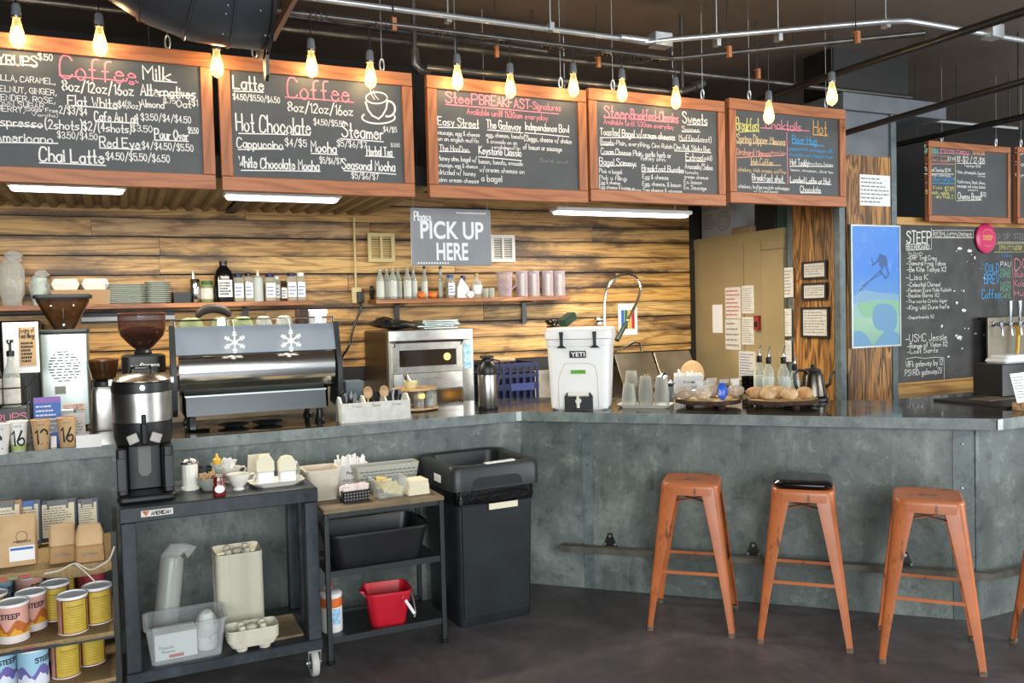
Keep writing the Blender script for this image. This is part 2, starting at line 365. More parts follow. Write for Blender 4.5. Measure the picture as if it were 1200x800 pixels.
# ------------------------------------------------------------------ lettering
G = {}
for ln in """A|022842,1434
B|0208,~083847463505,~053544433202
C|~4738180603123243
D|0208,~082846442202
E|42020848,0535
F|020848,0535
G|~473818060413324345,4525
H|0208,4248,0545
I|0208
J|~3834221203
K|0208,480542
L|080242
M|0208254842
N|02084248
O|~28060422444628
P|0208,~083847463505
Q|~28060422444628,2542
R|0208,~083847463505,2542
S|~473818071635444332120 3
T|0848,2822
U|~080412324448
V|082248
W|0812253248
X|0248,0842
Y|082548,2522
Z|08480242
a|~3515040312223 3,3532
b|0802,~04152534332212 02
c|~342515040312223 3
d|3832,~3515040312223 3
e|~043425150403122233
f|~38281712,0525
g|~3515040312223 3,~3531201001
h|0802,~0415253432
i|0502,0607
j|~15110000,1617
k|0802,350332
l|0802
m|0502,~04152422,~24354442
n|0502,~0415253432
o|~150403122233342515
p|0500,~04152534332203
q|3530,~3515040312223 3
r|0502,~041525
s|351504332202
t|~18131222,0525
u|~0503122233,3532
v|051225
w|0512243245
x|0532,0235
y|0522,3510
z|05350232
0|~180604122234362818
1|071812
2|~0718283736,360232
3|~07182837362515,~152534332212 03
4|280434,2822
5|380805,~05263533221203
6|~281604031222333425 04
7|083812
8|~1807163433223 2 1203041536372818
9|~36251506071828373632
$|~37180706343 3221203,2921
/|0139
.|0203
,|1301
:|0405,0203
&|~320617282614031222 34
'|0807
(|~19070311
)|~09171301
-|0434
+|0434,2623
!|0804,0203
"|0807,1817
@|~24251413223334 352616031132""".split('\n'):
    k, d = ln[0], ln[2:].replace(' ', ''); st = []
    for part in d.split(','):
        sm = part.startswith('~'); part = part.lstrip('~'); part = part[:len(part)//2*2]
        p = [(int(part[i]), int(part[i+1])-2) for i in range(0, len(part), 2)]
        if sm and len(p) > 2:
            q = []
            for i in range(len(p)-1):
                a = p[max(i-1, 0)]; b = p[i]; c = p[i+1]; e = p[min(i+2, len(p)-1)]
                for t in (0, .34, .67):
                    q.append(tuple(.5*(2*b[k2]+(c[k2]-a[k2])*t+(2*a[k2]-5*b[k2]+4*c[k2]-e[k2])*t*t+(3*b[k2]-a[k2]-3*c[k2]+e[k2])*t**3) for k2 in (0, 1)))
            q.append(p[-1]); p = q
        st.append(p)
    G[k] = st
def strokes(text, width, h, jit=.0, cond=.8):
    """single-stroke handwriting as 2-D polylines: baseline-left origin, cap height h, total width"""
    out = []; x = 0.0
    for ch in text:
        if ch == ' ': x += 2.6; continue
        g = G.get(ch)
        if g is None: x += 2; continue
        mx = max(p[0] for s in g for p in s); dy = random.uniform(-jit, jit)*6; sl = random.uniform(-jit, jit); k = 1+random.uniform(-jit, jit)*1.5
        for s in g: out.append([(x+px+sl*py, py*k+dy) for px, py in s])
        x += mx+1.35
    x = max(x-1.35, .5); sx = (width/x) if width else h/6*cond; sy = h/6
    return [[(a*sx, b*sy) for a, b in s] for s in out]
RK = [0]
def ribbons(mb, lines, pw, mapf):
    """each stroke is one mitred strip; strokes that cross lie a hair apart"""
    for s in lines:
        q = [s[0]]
        for c in s[1:]:
            if abs(c[0]-q[-1][0])+abs(c[1]-q[-1][1]) > 1e-6: q.append(c)
        if len(q) < 2: continue
        RK[0] = (RK[0]+1) % 9; o0 = mapf(*q[0]); e = 1e-3
        nv = (mapf(q[0][0]+e, q[0][1])-o0).cross(mapf(q[0][0], q[0][1]+e)-o0).normalized()*(RK[0]*6e-5)
        T = []
        for a, b in zip(q, q[1:]):
            L = sqrt((b[0]-a[0])**2+(b[1]-a[1])**2); T.append(((b[0]-a[0])/L, (b[1]-a[1])/L))
        vs = []
        for i, c in enumerate(q):
            t0 = T[max(i-1, 0)]; t1 = T[min(i, len(T)-1)]; tx, ty = t0[0]+t1[0], t0[1]+t1[1]; L = sqrt(tx*tx+ty*ty)
            if L < .3: tx, ty, L = t1[0], t1[1], 1
            tx, ty = tx/L, ty/L; k = pw/2*min(1.6, 1/max(.3, tx*t1[0]+ty*t1[1])); ex = pw*.4*(-1 if i == 0 else 1 if i == len(q)-1 else 0)
            vs += [mapf(c[0]+tx*ex-ty*k, c[1]+ty*ex+tx*k)+nv, mapf(c[0]+tx*ex+ty*k, c[1]+ty*ex-tx*k)+nv]
        mb.add(vs, [(2*i, 2*i+1, 2*i+3, 2*i+2) for i in range(len(q)-1)])
def flat_map(o, u=(1,0,0), v=(0,0,1)):
    o, u, v = Vector(o), Vector(u), Vector(v); return lambda a, b: o+u*a+v*b
def cyl_map(cx, cy, z, r, a0):
    return lambda a, b: Vector((cx+r*sin(a0+a/r), cy-r*cos(a0+a/r), z+b))
def blocktext(mb, text, x0, x1, z0, z1, y):
    """bold printed capitals (built-in face) fitted to a rectangle facing the room"""
    cu = bpy.data.curves.new('t', 'FONT'); cu.body = text; o = bpy.data.objects.new('t', cu); COL.objects.link(o)
    cu.offset = .025
    bpy.context.view_layer.update(); me = bpy.data.meshes.new_from_object(o.evaluated_get(bpy.context.evaluated_depsgraph_get()))
    xs = [v.co.x for v in me.vertices]; ys = [v.co.y for v in me.vertices]; a, b, c, d = min(xs), max(xs), min(ys), max(ys)
    mb.add([(x0+(v.co.x-a)/(b-a)*(x1-x0), y, z0+(v.co.y-c)/(d-c)*(z1-z0)) for v in me.vertices], [tuple(p.vertices) for p in me.polygons])
    bpy.data.objects.remove(o); bpy.data.meshes.remove(me); bpy.data.curves.remove(cu)
def scribble(mb, x0, x1, z0, z1, y, rows, rnd, h=.5, pw=.0012):
    """rows of small unreadable print"""
    for k in range(rows):
        z = z1-(z1-z0)*(k+.5)/rows; x = x0
        e = x1-(x1-x0)*rnd.uniform(0, .35)
        while x < e:
            L = min(rnd.uniform(.05, .16)*(x1-x0), e-x); mb.add([(x, y, z-pw), (x+L, y, z-pw), (x+L, y, z+pw), (x, y, z+pw)], [(0, 1, 2, 3)]); x += L+.03*(x1-x0)
# ================================================================== SETTING
struct('floor', MB().box(-4, 10, -5, 8, -.1, 0), M_floor)
struct('ceiling', MB().box(-4, 10, -5, 8, 3.62, 3.72), M_ceil)
YW = 6.4                                             # face of the plank wall
mb = MB(); R = random.Random(3)
z = 1.28; k = 0
while z < 2.62:
    z1 = min(1.339+.131*k, 2.64); x = -2.6
    while x < 4.8:
        L = R.uniform(1.2, 2.6); x1 = min(x+L, 4.8)
        if 4.8-x1 < .5: x1 = 4.8
        d = R.uniform(-.004, .006); t = R.uniform(-.0025, .0025)
        mb.box(x, x1-.002, YW-d, YW+.03, z+.0035+t, z1-.0035+t); x = x1
    z = z1; k += 1
    if z1 >= 2.63: break
struct('wall_back', mb, M_plank)
M_darkwall = pm('dark_wall_paint', '#191613', .7, var='#221d19', vscale=2)
struct('wall_rear', MB().box(-4, 10, YW+.031, YW+.15, 0, 3.62), M_darkwall)
struct('wall_left', MB().box(-4.1, -4, -5, 6.55, 0, 3.62), M_darkwall)
struct('trim_1', MB().box(4.80, 4.835, YW-.02, YW+.03, .92, 3.0), M_trimblack)
struct('trim_2', MB().box(-2.6, 4.8, YW-.012, YW+.03, 1.17, 1.278), M_trimblack)
# sink splashback below the planks
struct('trim_3', MB().box(-2.6, 4.8, YW-.015, YW+.03, .90, 1.17), M_stain2)
# partition that carries the beer board
YP = 5.08
struct('wall_right', MB().box(5.45, 9.9, YP, YP+.12, 0, 2.33), M_darkwall)
struct('trim_4', MB().box(5.45, 9.9, YP-.045, YP, .80, .89), pm('grey_ledge_render', '#6d6a63', .7, var='#5c5952', vscale=20))
# pillar: steel corners, scorched plywood faces
PX0, PX1, PY0, PY1 = 4.855, 5.45, 4.66, 5.2
pil = struct('pillar', MB().box(PX0+.02, PX1-.02, PY0+.02, PY1-.02, 0, 3.1), M_pillargrey)
obj('wood_panel', MB().box(PX0+.075, PX1-.065, PY0+.002, PY0+.02, .9, 2.775), M_burnt_v, pil, 0)
obj('wood_panel', MB().box(PX0+.002, PX0+.02, PY0+.06, PY1-.03, .9, 2.8), M_burnt_v, pil, 0)
for x, y in ((PX0, PY0), (PX1-.055, PY0), (PX0, PY1-.055)):
    obj('steel_edge', MB().box(x, x+.055, y, y+.055, .0, 3.1), M_strip, pil, 0)
struct('trim_5', MB().box(PX0+.03, 5.98, PY0-.02, PY1, 3.102, 3.225), M_pillargrey)
struct('trim_6', MB().box(5.0, 5.8, PY0+.18, PY1-.05, 3.226, 3.62), M_trimblack)
# ================================================================== COUNTER
ax, bx = Vector((2.18, 4.60)), Vector((4.02, 2.83))
dm = (bx-ax).normalized(); nm = Vector((-dm.y, dm.x))              # along the middle run, and inward
if nm.y < 0: nm = -nm
OV = .07
fL = 4.60+OV; fR = 2.83+.12
def isect_mid(y): t = (y-(ax+nm*OV).y)/dm.y; return (ax+nm*OV)+dm*t
cA, cB = isect_mid(fL), isect_mid(fR)
outline = [(-2.4, 4.6), tuple(ax), tuple(bx), (7.2, 2.83), (7.2, 3.757), (4.242, 3.757), (2.515, 5.38), (-2.4, 5.38)]
top = thing('countertop', 'long angled polished dark steel bar top with blunt grey edge', 'countertop', (1.2, 4.9, 1.02))
off = lambda pts: [(x-1.2, y-4.9) for x, y in pts]
obj('slab', MB().prism(off(outline), .0, .05), M_top, top, 0)
mb = MB()
def edge(p, q, h0=-.006, h1=.0515, t=.006):
    p, q = Vector(p), Vector(q); d = (q-p).normalized(); n = Vector((d.y, -d.x))
    o = [p, q, q+n*t, p+n*t]; mb.prism(off([tuple(v) for v in o]), h0, h1)
edge((-2.4, 4.6), ax); edge(ax, bx); edge(bx, (7.2, 2.83))
obj('edge_band', mb, M_edge, top, 0)
mb = MB()
for c, w in ((ax, .035), (bx, .02)):
    mb = MB().box(c.x-w-1.2, c.x+w-1.2, c.y-.0095-4.9, c.y-.0065-4.9, -.004, .05); obj('corner_plate', mb, M_satin, top, 0, label='bright metal corner plate')
bar = thing('bar_counter', 'dark patinated sheet steel bar front bending twice below the bar top', 'counter', (1.2, 4.9, 0))
def panel(p, q, name='front_panel', t=.02, z0=0, z1=1.012, o=0, m=M_panel):
    p, q = Vector(p), Vector(q); d = (q-p).normalized(); n = Vector((-d.y, d.x))
    if n.y < 0: n = -n
    pts = [p-n*o, q-n*o, q+n*(t-o), p+n*(t-o)]
    return obj(name, MB().prism(off([tuple(v) for v in pts]), z0, z1), m, bar, 0)
panel((-2.4, fL), cA); panel(cA, cB); panel(cB, (7.2, fR))
jm = cA+dm*.33
panel(cA+dm*.39, cA+dm*.45, 'corner_strip', .004, 0.001, 1.012, .006, M_strip)
panel(cB-dm*.10, cB-dm*.01, 'corner_strip', .004, 0.001, 1.012, .006, M_strip)
panel(cB+Vector((.005, 0)), cB+Vector((.03, 0)), 'corner_strip', .004, 0.001, 1.012, .006, M_strip)
for t in (.42,):
    for zz in (.25, .75):
        c = cA+dm*t-nm*.007; mb = MB().cyl((c.x-1.2, c.y-4.9, zz), (c.x-nm.x*.006-1.2, c.y-nm.y*.006-4.9, zz), .007, .005, 8); obj('rivet', mb, M_chrome, bar)
for zz in (.12, .42, .93, .7):
    c = cB-dm*.055-nm*.007; mb = MB().cyl((c.x-1.2, c.y-4.9, zz), (c.x-nm.x*.006-1.2, c.y-nm.y*.006-4.9, zz), .007, .005, 8); obj('rivet', mb, M_chrome, bar)
# back of the counter carcass
mb = MB().prism(off([(-2.4, 5.33), (2.49, 5.33), (4.21, 3.71), (7.2, 3.71), (7.2, 3.735), (4.225, 3.735), (2.5, 5.355), (-2.4, 5.355)]), 0, 1.012)
obj('back_panel', mb, M_black, bar, 0)
# foot rail, bolted to the middle run on brackets
rail_off = .11
def fr(t, o): return cA+dm*t-nm*o
Lm = (cB-cA).length
rl = thing('foot_rail', 'worn flat steel foot rail on bolted brackets along the bar front behind the stools', 'foot rail', (cA.x, cA.y, 0))
def loc2(v, z): return (v.x-cA.x, v.y-cA.y, z)
def rprism(pts, z0, z1, name, m):
    return obj(name, MB().prism([(p.x-cA.x, p.y-cA.y) for p in pts], z0, z1), m, rl, 0)
ZR = .244
pe = fr(Lm, rail_off); pe = Vector((pe.x+.07, fR-rail_off))
rprism([fr(.27, rail_off), pe, pe+nm*.05, fr(.27, rail_off-.05)], ZR, ZR+.035, 'rail_bar', M_rust)
rprism([pe, Vector((6.6, pe.y)), Vector((6.6, pe.y+.05)), pe+nm*.05+Vector((.02, 0))], ZR, ZR+.035, 'rail_bar', M_rust)
for t in (.55, 1.37, 2.15):
    c = fr(t, 0); m2 = MB()
    o2 = [(-.045, -.03), (.045, -.03), (.03, .0), (.012, .05), (-.012, .05), (-.03, .0)]
    base = fr(t, .0)
    P = lambda u, w, o: (base.x+dm.x*u-nm.x*o-cA.x, base.y+dm.y*u-nm.y*o-cA.y, ZR+.05+w)
    m2.loft([[P(u, w, .001) for u, w in o2], [P(u, w, .012) for u, w in o2]])
    q0, q1 = P(0, -.035, .002), P(0, -.035, rail_off-.052)
    m2.cyl(q0, q1, .016, .016, 8)
    br = obj('bracket', m2, M_blackmetal, rl)
    for u, w in ((-.03, -.015), (.03, -.015), (0, .035)): obj('bolt', MB().cyl(P(u, w, .012), P(u, w, .022), .009, .007, 8), M_satin, br)
# back work surface along the plank wall
bc = thing('back_counter', 'stainless back work counter along the plank wall carrying oven and crate', 'counter', (1.1, 6.05, 0))
obj('worktop', MB().box(-3.4, 2.62, -.33, .33, .88, .915), M_stain2, bc, 0)
obj('cabinet', MB().box(-3.4, 2.62, -.28, .33, 0, .879), M_black, bc, 0)
# ================================================================== WALK-IN COOLER
CX = 4.84
cool = thing('walk_in_cooler', 'tan enamelled walk-in cooler with papers stuck to it, behind the pillar', 'cooler', (CX, 5.4, 0))
y872, y893, y925 = onX(872, 350, CX).y, onX(893, 350, CX).y, onX(930, 350, CX).y
def cb(name, y0, y1, z0, z1, x0, m): return obj(name, MB().box(x0, 1.4, y0-5.4, y1-5.4, z0, z1), m, cool, 0)
cb('side_panel', y872+.004, 6.38, 0, 2.2, 0, M_tan); cb('side_panel', y893+.004, y872-.004, 0, 2.2, 0, M_tan)
cb('top_rail', 5.22, 6.38, 2.2, 2.29, -.006, M_tan)
cb('side_panel', 5.22, y893-.004, 2.13, 2.2, -.002, M_tan)
d = cb('door', 5.22, y893-.01, 0, 2.12, -.012, M_tan)
cb('seam', 5.23, 6.37, 0.01, 2.28, .008, M_tandark)
P = onX(889, 378, CX)
mb = MB().box(-.028, -.002, P.y-.03-5.4, P.y+.03-5.4, P.z-.06, P.z+.06); mb.m = 1; mb.box(-.036, -.027, P.y-.015-5.4, P.y+.015-5.4, P.z-.035, P.z+.01)
obj('latch', mb, [pm('latch_red', '#8c2f28', .4), M_black], cool, 0, label='small red and black latch')
# ================================================================== CANOPY AND LIGHTS
can = thing('corrugated_canopy', 'tan corrugated metal canopy over the work side of the coffee counter', 'canopy', (0, 5.6, 2.44))
prof = []; x = -2.5
while x < 1.80:
    prof += [(x, .03), (x+.02, .0), (x+.055, .0), (x+.075, .03)]; x += .105
prof += [(1.84, .03)]
mb = MB().prism(prof+[(u, w+.006) for u, w in reversed(prof)], -.72, .785, 'xz')
obj('corrugated_sheet', mb, M_canopy, can, 0)
mb = MB().box(-2.5, 1.84, -.76, -.72, -.0, .12); mb.box(1.80, 1.84, -.72, .78, .036, .12)
obj('edge_beam', mb, M_trimblack, can, 0)
mb = MB().box(.72, .78, -.72, .785, -.012, .0); obj('seam_strip', mb, M_trimblack, can, 0)
mb = MB()
for xx in (-1.8, .2, 1.7): obj('hanger_rod', MB().cyl((xx, -.6, .1), (xx, -.6, 1.18), .008, None, 6), M_blackmetal, can)
def strip_light(px0, px1, py0, py1, Y, label, power, up=1.15):
    a, b = onY(px0, py0, Y), onY(px1, py1, Y); z = (a.z+b.z)/2; L = b.x-a.x; c = ((a.x+b.x)/2, Y, z)
    t = thing('fluorescent_light', label, 'light', c, 0, None)
    obj('housing', MB().rbox(0, 0, .012, L, .13, .03, .01, .006), M_white, t, 30)
    obj('diffuser', MB().rbox(0, 0, -.006, L-.03, .1, .0175, .03, .006), M_tubelight, t)
    for s in (-.4, .4): mb = MB().cyl((L*s, 0, .04), (L*s, 0, up if up < .5 else 3.618-z), .004, None, 6); obj('hanger_wire', mb, M_galv, t)
    l = bpy.data.lights.new('fluorescent_glow', 'AREA'); l.shape = 'RECTANGLE'; l.size = L; l.size_y = .12; l.energy = power; l.color = (1, .9, .72)
    o = bpy.data.objects.new('fluorescent_glow', l); COL.objects.link(o); o.parent = t; o.location = (0, .0, -.015)
    return t
strip_light(8, 148, 221, 226, 5.05, 'white fluorescent strip under the canopy below the leftmost coffee menu board', 27, .03)
strip_light(262, 398, 232, 236, 5.05, 'white fluorescent strip under the canopy below the coffee board with the cup drawing', 27, .03)
strip_light(648, 806, 252, 252, 5.35, 'white fluorescent strip light hanging over the sink below the breakfast boards', 48, 1.2)
# ================================================================== CEILING PIPEWORK
def pipe(name, label, pts, r, m, loc=None, extra=None, cat='pipe'):
    c = Vector(pts[0]); t = thing(name, label, cat, c)
    obj('tube', MB().tube([Vector(p)-c for p in pts], r, 10), m, t)
    if extra: extra(t, c)
    return t
ZC = 3.35
def clips(pxs, z, zt, r=.02, m=M_copper):
    def f(t, c):
        for px, py in pxs:
            p = onZ(px, py, z)-c; mb = MB().box(p.x-.012, p.x+.012, p.y-.004-r, p.y+.004-r*.3, p.z-.03, p.z+.035)
            mb.box(p.x-.012, p.x+.012, p.y-r, p.y+r, p.z+.035, p.z+.04)
            m2 = MB().cyl((p.x, p.y, p.z+.035), (p.x, p.y, zt-c.z), .004, None, 6); obj('hanger_rod', m2, M_blackmetal, t); obj('hanger_clip', mb, m, t, label='copper coloured hanger clip')
    return f
cpts = [(-1.5, 4.53, ZC), (2.95, 4.51, ZC), (3.06, 4.49, ZC-.012), (3.2, 4.42, ZC), (4.22, 3.68, ZC), (4.34, 3.62, ZC), (4.5, 3.615, ZC), (6.5, 3.62, ZC)]
def cond_extra(t, c):
    p = onZ(774, 50, ZC)-c; mb = MB().rbox(p.x, p.y, p.z-.03, .13, .09, .085, .006, .004); obj('junction_box', mb, M_galv, t, label='square steel junction box')
    mb = MB().tube([(p.x-.3, p.y+.0, p.z), (p.x-.2, p.y, p.z), (p.x-.05, p.y, p.z)], [.02, .021, .021], 10); obj('coupling', mb, M_galv, t)
    p = onZ(1163, 40, ZC)-c; mb = MB().rbox(p.x, p.y, p.z-.03, .11, .09, .085, .006, .004); obj('junction_box', mb, M_galv, t)
    for px, py in ((525, 22), (645, 32), (840, 50), (1038, 28), (912, 44)):
        p = onZ(px, py, ZC)-c; mb = MB().cyl((p.x, p.y, p.z), (p.x, p.y, 3.619-c.z), .004, None, 6); mb.box(p.x-.015, p.x+.015, p.y-.024, p.y+.024, p.z-.024, p.z+.024); obj('pipe_strap', mb, M_galv, t)
pipe('steel_conduit', 'bright galvanised conduit bending along the ceiling above the bulbs', cpts, .0165, M_galv, extra=cond_extra)
ZB = 3.25
p2a, p2b = (3.22, 4.47, ZB), (4.36, 3.52, ZB)
def wrap_extra(t, c):
    clips([(461, 30), (853, 62), (1003, 45)], ZB, 3.62)(t, c)
    mb = MB()
    for x0 in (.62, .95, 1.3, 1.62, 2.02, 2.3, 2.72, 2.95, 3.08):
        pts = [(x0+k*.004-c.x, 4.49+.024*cos(k*.9)-c.y, ZB+.024*sin(k*.9)-c.z) for k in range(26)]; mb.tube(pts, .0045, 5)
    for a, b, s in ((1.72, 2.02, .05), (2.1, 2.3, .03), (2.4, 2.72, .05), (2.8, 3.08, .07), (1.05, 1.3, .04)):
        mb.tube([(a+(b-a)*k/8-c.x, 4.465-c.y, ZB-.02-s*4*(k/8)*(1-k/8)*.5-c.z) for k in range(9)], .0045, 5)
    obj('wrapped_cable', mb, M_black, t)
pipe('lamp_pipe', 'dark pipe with wound black cable that the filament bulbs hang from', [(-1.5, 4.5, ZB), p2a, (3.3, 4.42, ZB), p2b], .017, M_pipe, extra=wrap_extra)
pipe('sprinkler_pipe', 'straight dark pipe running above the menu boards to the pillar beam', [(-1.5, 4.88, ZB+.03), (5.66, 4.70, ZB+.01)], .02, M_pipe, extra=clips([(581, 62), (887, 88), (700, 74)], ZB, 3.62))
Zq = 3.10
def q_extra(t, c):
    mb = MB()
    a = onZ(492, 82, Zq)-c
    mb.tube([(a.x+.06, a.y, a.z), (a.x, a.y, a.z), (a.x-.03, a.y, a.z+.03), (a.x-.03, a.y, a.z+.12)], [.03, .032, .032, .028], 10)
    mb.cyl((a.x-.03, a.y, a.z+.1), (a.x-.03, a.y, 3.61-c.z), .016)
    obj('elbow', mb, M_pipe, t)
    e = onZ(792, 107, Zq)-c
    mb = MB().cyl((e.x-.03, e.y, e.z), (e.x+.03, e.y, e.z), .032); mb.tube([(e.x+.03, e.y, e.z), (e.x+.1, e.y+.02, e.z+.02), (e.x+.2, e.y+.03, e.z+.06)], .022, 10)
    mb.cyl((e.x+.17, e.y+.028, e.z+.05), (e.x+.25, e.y+.035, e.z+.085), .034, .03); mb.cyl((e.x+.06, e.y+.01, e.z+.01), (e.x+.06, e.y+.01, 3.61-c.z), .012)
    obj('valve', mb, M_pipe, t)
qa, qb = onZ(498, 80, Zq), onZ(792, 107, Zq)
pipe('short_iron_pipe', 'short iron pipe with elbow and valve just above the two breakfast boards', [(qa.x, 4.68, Zq), (qb.x, 4.66, Zq)], .02, M_pipe, extra=q_extra)
def rods(ps):
    def f(t, c):
        for x, y, z in ps: obj('hanger_rod', MB().cyl((x-c.x, y-c.y, z-c.z), (x-c.x, y-c.y, 3.62-c.z), .006, None, 6), M_blackmetal, t)
    return f
a, b = onZ(1200, 5, 3.25), onZ(865, 115, 3.25)
pipe('black_strut', 'upper black strut slanting from the top right corner to the cocktail board', [(4.46, 1.6, 3.2), (4.37, 4.95, 3.2)], .024, M_blackmetal, extra=rods([(4.45, 2.0, 3.2), (4.38, 4.6, 3.2)]))
pipe('black_strut', 'lower black strut passing in front of the pillar top', [(4.72, 2.4, 2.93), (4.915, 4.652, 2.93)], .022, M_blackmetal, extra=rods([(4.74, 2.6, 2.93)]))
a, b = onZ(1240, 128, 3.0), onZ(1040, 172, 3.0)
pipe('black_strut', 'black strut emerging behind the pillar above the pizza menu', [a, b], .024, M_blackmetal, extra=rods([tuple(a+(b-a)*.2), tuple(a+(b-a)*.8)]))
a, b = onZ(1090, 141, 3.15), onZ(1192, 150, 3.15)
pipe('thin_conduit', 'thin grey conduit behind the pillar beam above the pizza menu', [a, b], .013, M_galv, extra=rods([tuple(a+(b-a)*.3), tuple(a+(b-a)*.9)]))
a, b = onY(330, 18, 4.92), onY(420, 30, 4.92)
pipe('rear_pipe', 'grey pipe behind the black duct above the second menu board', [a, b, (2.6, 4.95, b.z-.01)], .018, M_pipe, extra=rods([tuple(a), (2.5, 4.95, b.z)]))
# big black spiral duct at the top left
DY = 4.02
pf = onY(309, 45, DY); dz = 3.20
path = [(pf.x, DY, dz), (pf.x-.14, DY, dz), (pf.x-.26, DY, dz+.005), (pf.x-.38, DY, dz+.04), (pf.x-.5, DY, dz+.11), (pf.x-.6, DY, dz+.21), (pf.x-.68, DY, dz+.34), (pf.x-.72, DY, dz+.5)]
dt = thing('ventilation_duct', 'big black elbow duct with flanged mouth hanging at the top left', 'duct', path[0])
rel = [(p[0]-path[0][0], p[1]-DY, p[2]-dz) for p in path]
obj('duct_shell', MB().tube(rel, .29, 40), M_duct, dt)
mb = MB()
for k in (1, 2, 3, 4):
    a, b = Vector(rel[k]), Vector(rel[k+1]); d = (b-a).normalized(); mb.tube([a-d*.008, a-d*.004, a+d*.004, a+d*.008], [.288, .297, .297, .288], 40)
obj('seam_ring', mb, M_duct, dt)
mb = MB().tube([(0, 0, 0), (.016, 0, 0)], .335, 40); mb.prism([(-.05, -.3), (.0, -.3), (.05, -.33), (.025, -.43), (-.005, -.44), (-.035, -.42)], .0, .014, 'yz')
obj('mouth_flange', mb, M_blackmetal, dt)
rr2 = random.Random(5); mb = MB()
for k in range(14):
    i = rr2.choice([0, 1, 2, 3]); a = rr2.uniform(pi*.95, pi*1.8); p = Vector(rel[i])+Vector((-.05*rr2.random(), .291*cos(a) if False else -.291*abs(sin(a)), .291*-abs(cos(a))))
    mb.blob(p.x, p.y, p.z, .004, .004, .004, k, .1, 6, 4)
obj('rivet', mb, M_galv, dt)
a, b = onY(343, 0, 4.25), onY(318, 46, 4.25)
st = thing('duct_strap', 'rusty brown strap slanting down beside the duct mouth', 'strap', a)
obj('strap_bar', MB().tube([(a+(a-b)*.3)-a, b-a], .02, 4), pm('rusty_brown', '#5c3a26', .6), st, 0)
# twelve filament bulbs
def bulb_tree():
    t = thing('filament_bulb', '', 'pendant bulb')
    obj('cord', MB().cyl((0, 0, .1), (0, 0, 1), .0035, None, 6), M_black, t)
    s = obj('socket', MB().lathe([(.006, .125), (.016, .12), (.02, .108), (.02, .085), (.0225, .083), (.0225, .075), (.0205, .073), (.0205, .058), (.018, .056)], seg=14), M_pillargrey, t)
    obj('collar', MB().lathe([(.0212, .066), (.0235, .064), (.0235, .058), (.0212, .056)], seg=14), M_chrome, s)
    obj('glass', MB().lathe([(.0145, .06), (.0165, .045), (.022, .02), (.029, -.01), (.0325, -.032), (.0315, -.05), (.025, -.066), (.013, -.076), (.004, -.0785), (.0035, -.084), (0, -.085)], seg=18), M_bulb, t)
    mb = MB()
    for k in range(5):
        a = 2*pi*k/5; mb.cyl((.006*cos(a), .006*sin(a), .02), (.015*cos(a), .015*sin(a), -.045), .0022, None, 5)
    f = obj('filament', mb, M_filament, t)
    l = bpy.data.lights.new('bulb_glow', 'POINT'); l.energy = 2.6; l.color = (1, .72, .38); l.shadow_soft_size = .03
    lo = bpy.data.objects.new('bulb_glow', l); COL.objects.link(lo); lo.parent = t; lo.location = (0, 0, -.02)
    return t
bl = [(20, 36, 'leftmost filament bulb, over the syrups list'), (117, 46, 'filament bulb over the pink heading of the leftmost coffee board'),
      (254, 72, 'filament bulb below the duct, over the gap between the two coffee boards'), (365, 73, 'filament bulb over the pink heading of the second coffee board'),
      (434, 86, 'filament bulb above the chalk cup drawing'), (536, 89, 'filament bulb over the left end of the breakfast signatures heading'),
      (598, 99, 'filament bulb over the middle of the breakfast signatures heading'), (672, 98, 'filament bulb over the top right corner of the breakfast signatures board'),
      (729, 104, 'filament bulb over the left half of the breakfast classics board'), (792, 113, 'filament bulb over the right half of the breakfast classics board'),
      (901, 130, 'low hanging filament bulb over the cocktails heading'), (975, 108, 'rightmost filament bulb, beside the pillar')]
proto = None
for i, (px, py, lab) in enumerate(bl):
    if i < 10:
        Y = 4.49
        for _ in range(3): p = onY(px, py, Y); Y = 4.5-.03*(p.x+1.5)/4.72
        p = onY(px, py, Y); zt = ZB
    else:
        a_, b_ = Vector((3.3, 4.42, 0)), Vector((4.36, 3.52, 0)); d_ = ray(px, py); u_ = b_-a_; t_ = (a_.y*d_.x-a_.x*d_.y)/(u_.x*d_.y-u_.y*d_.x); q_ = a_+u_*t_; p = onY(px, py, q_.y); zt = ZB
    if proto is None: proto = bulb_tree(); o = proto
    else: o = copy_tree(proto)
    o['label'] = 'glowing '+lab; o['group'] = 'filament bulbs over the bar'; o.location = p
    c = [k for k in bpy.data.objects if k.parent == o and k.name.startswith('cord')][0]
    c.data = c.data.copy()
    for v in c.data.vertices:
        if v.co.z > .12: v.co.z = zt-p.z-.0166
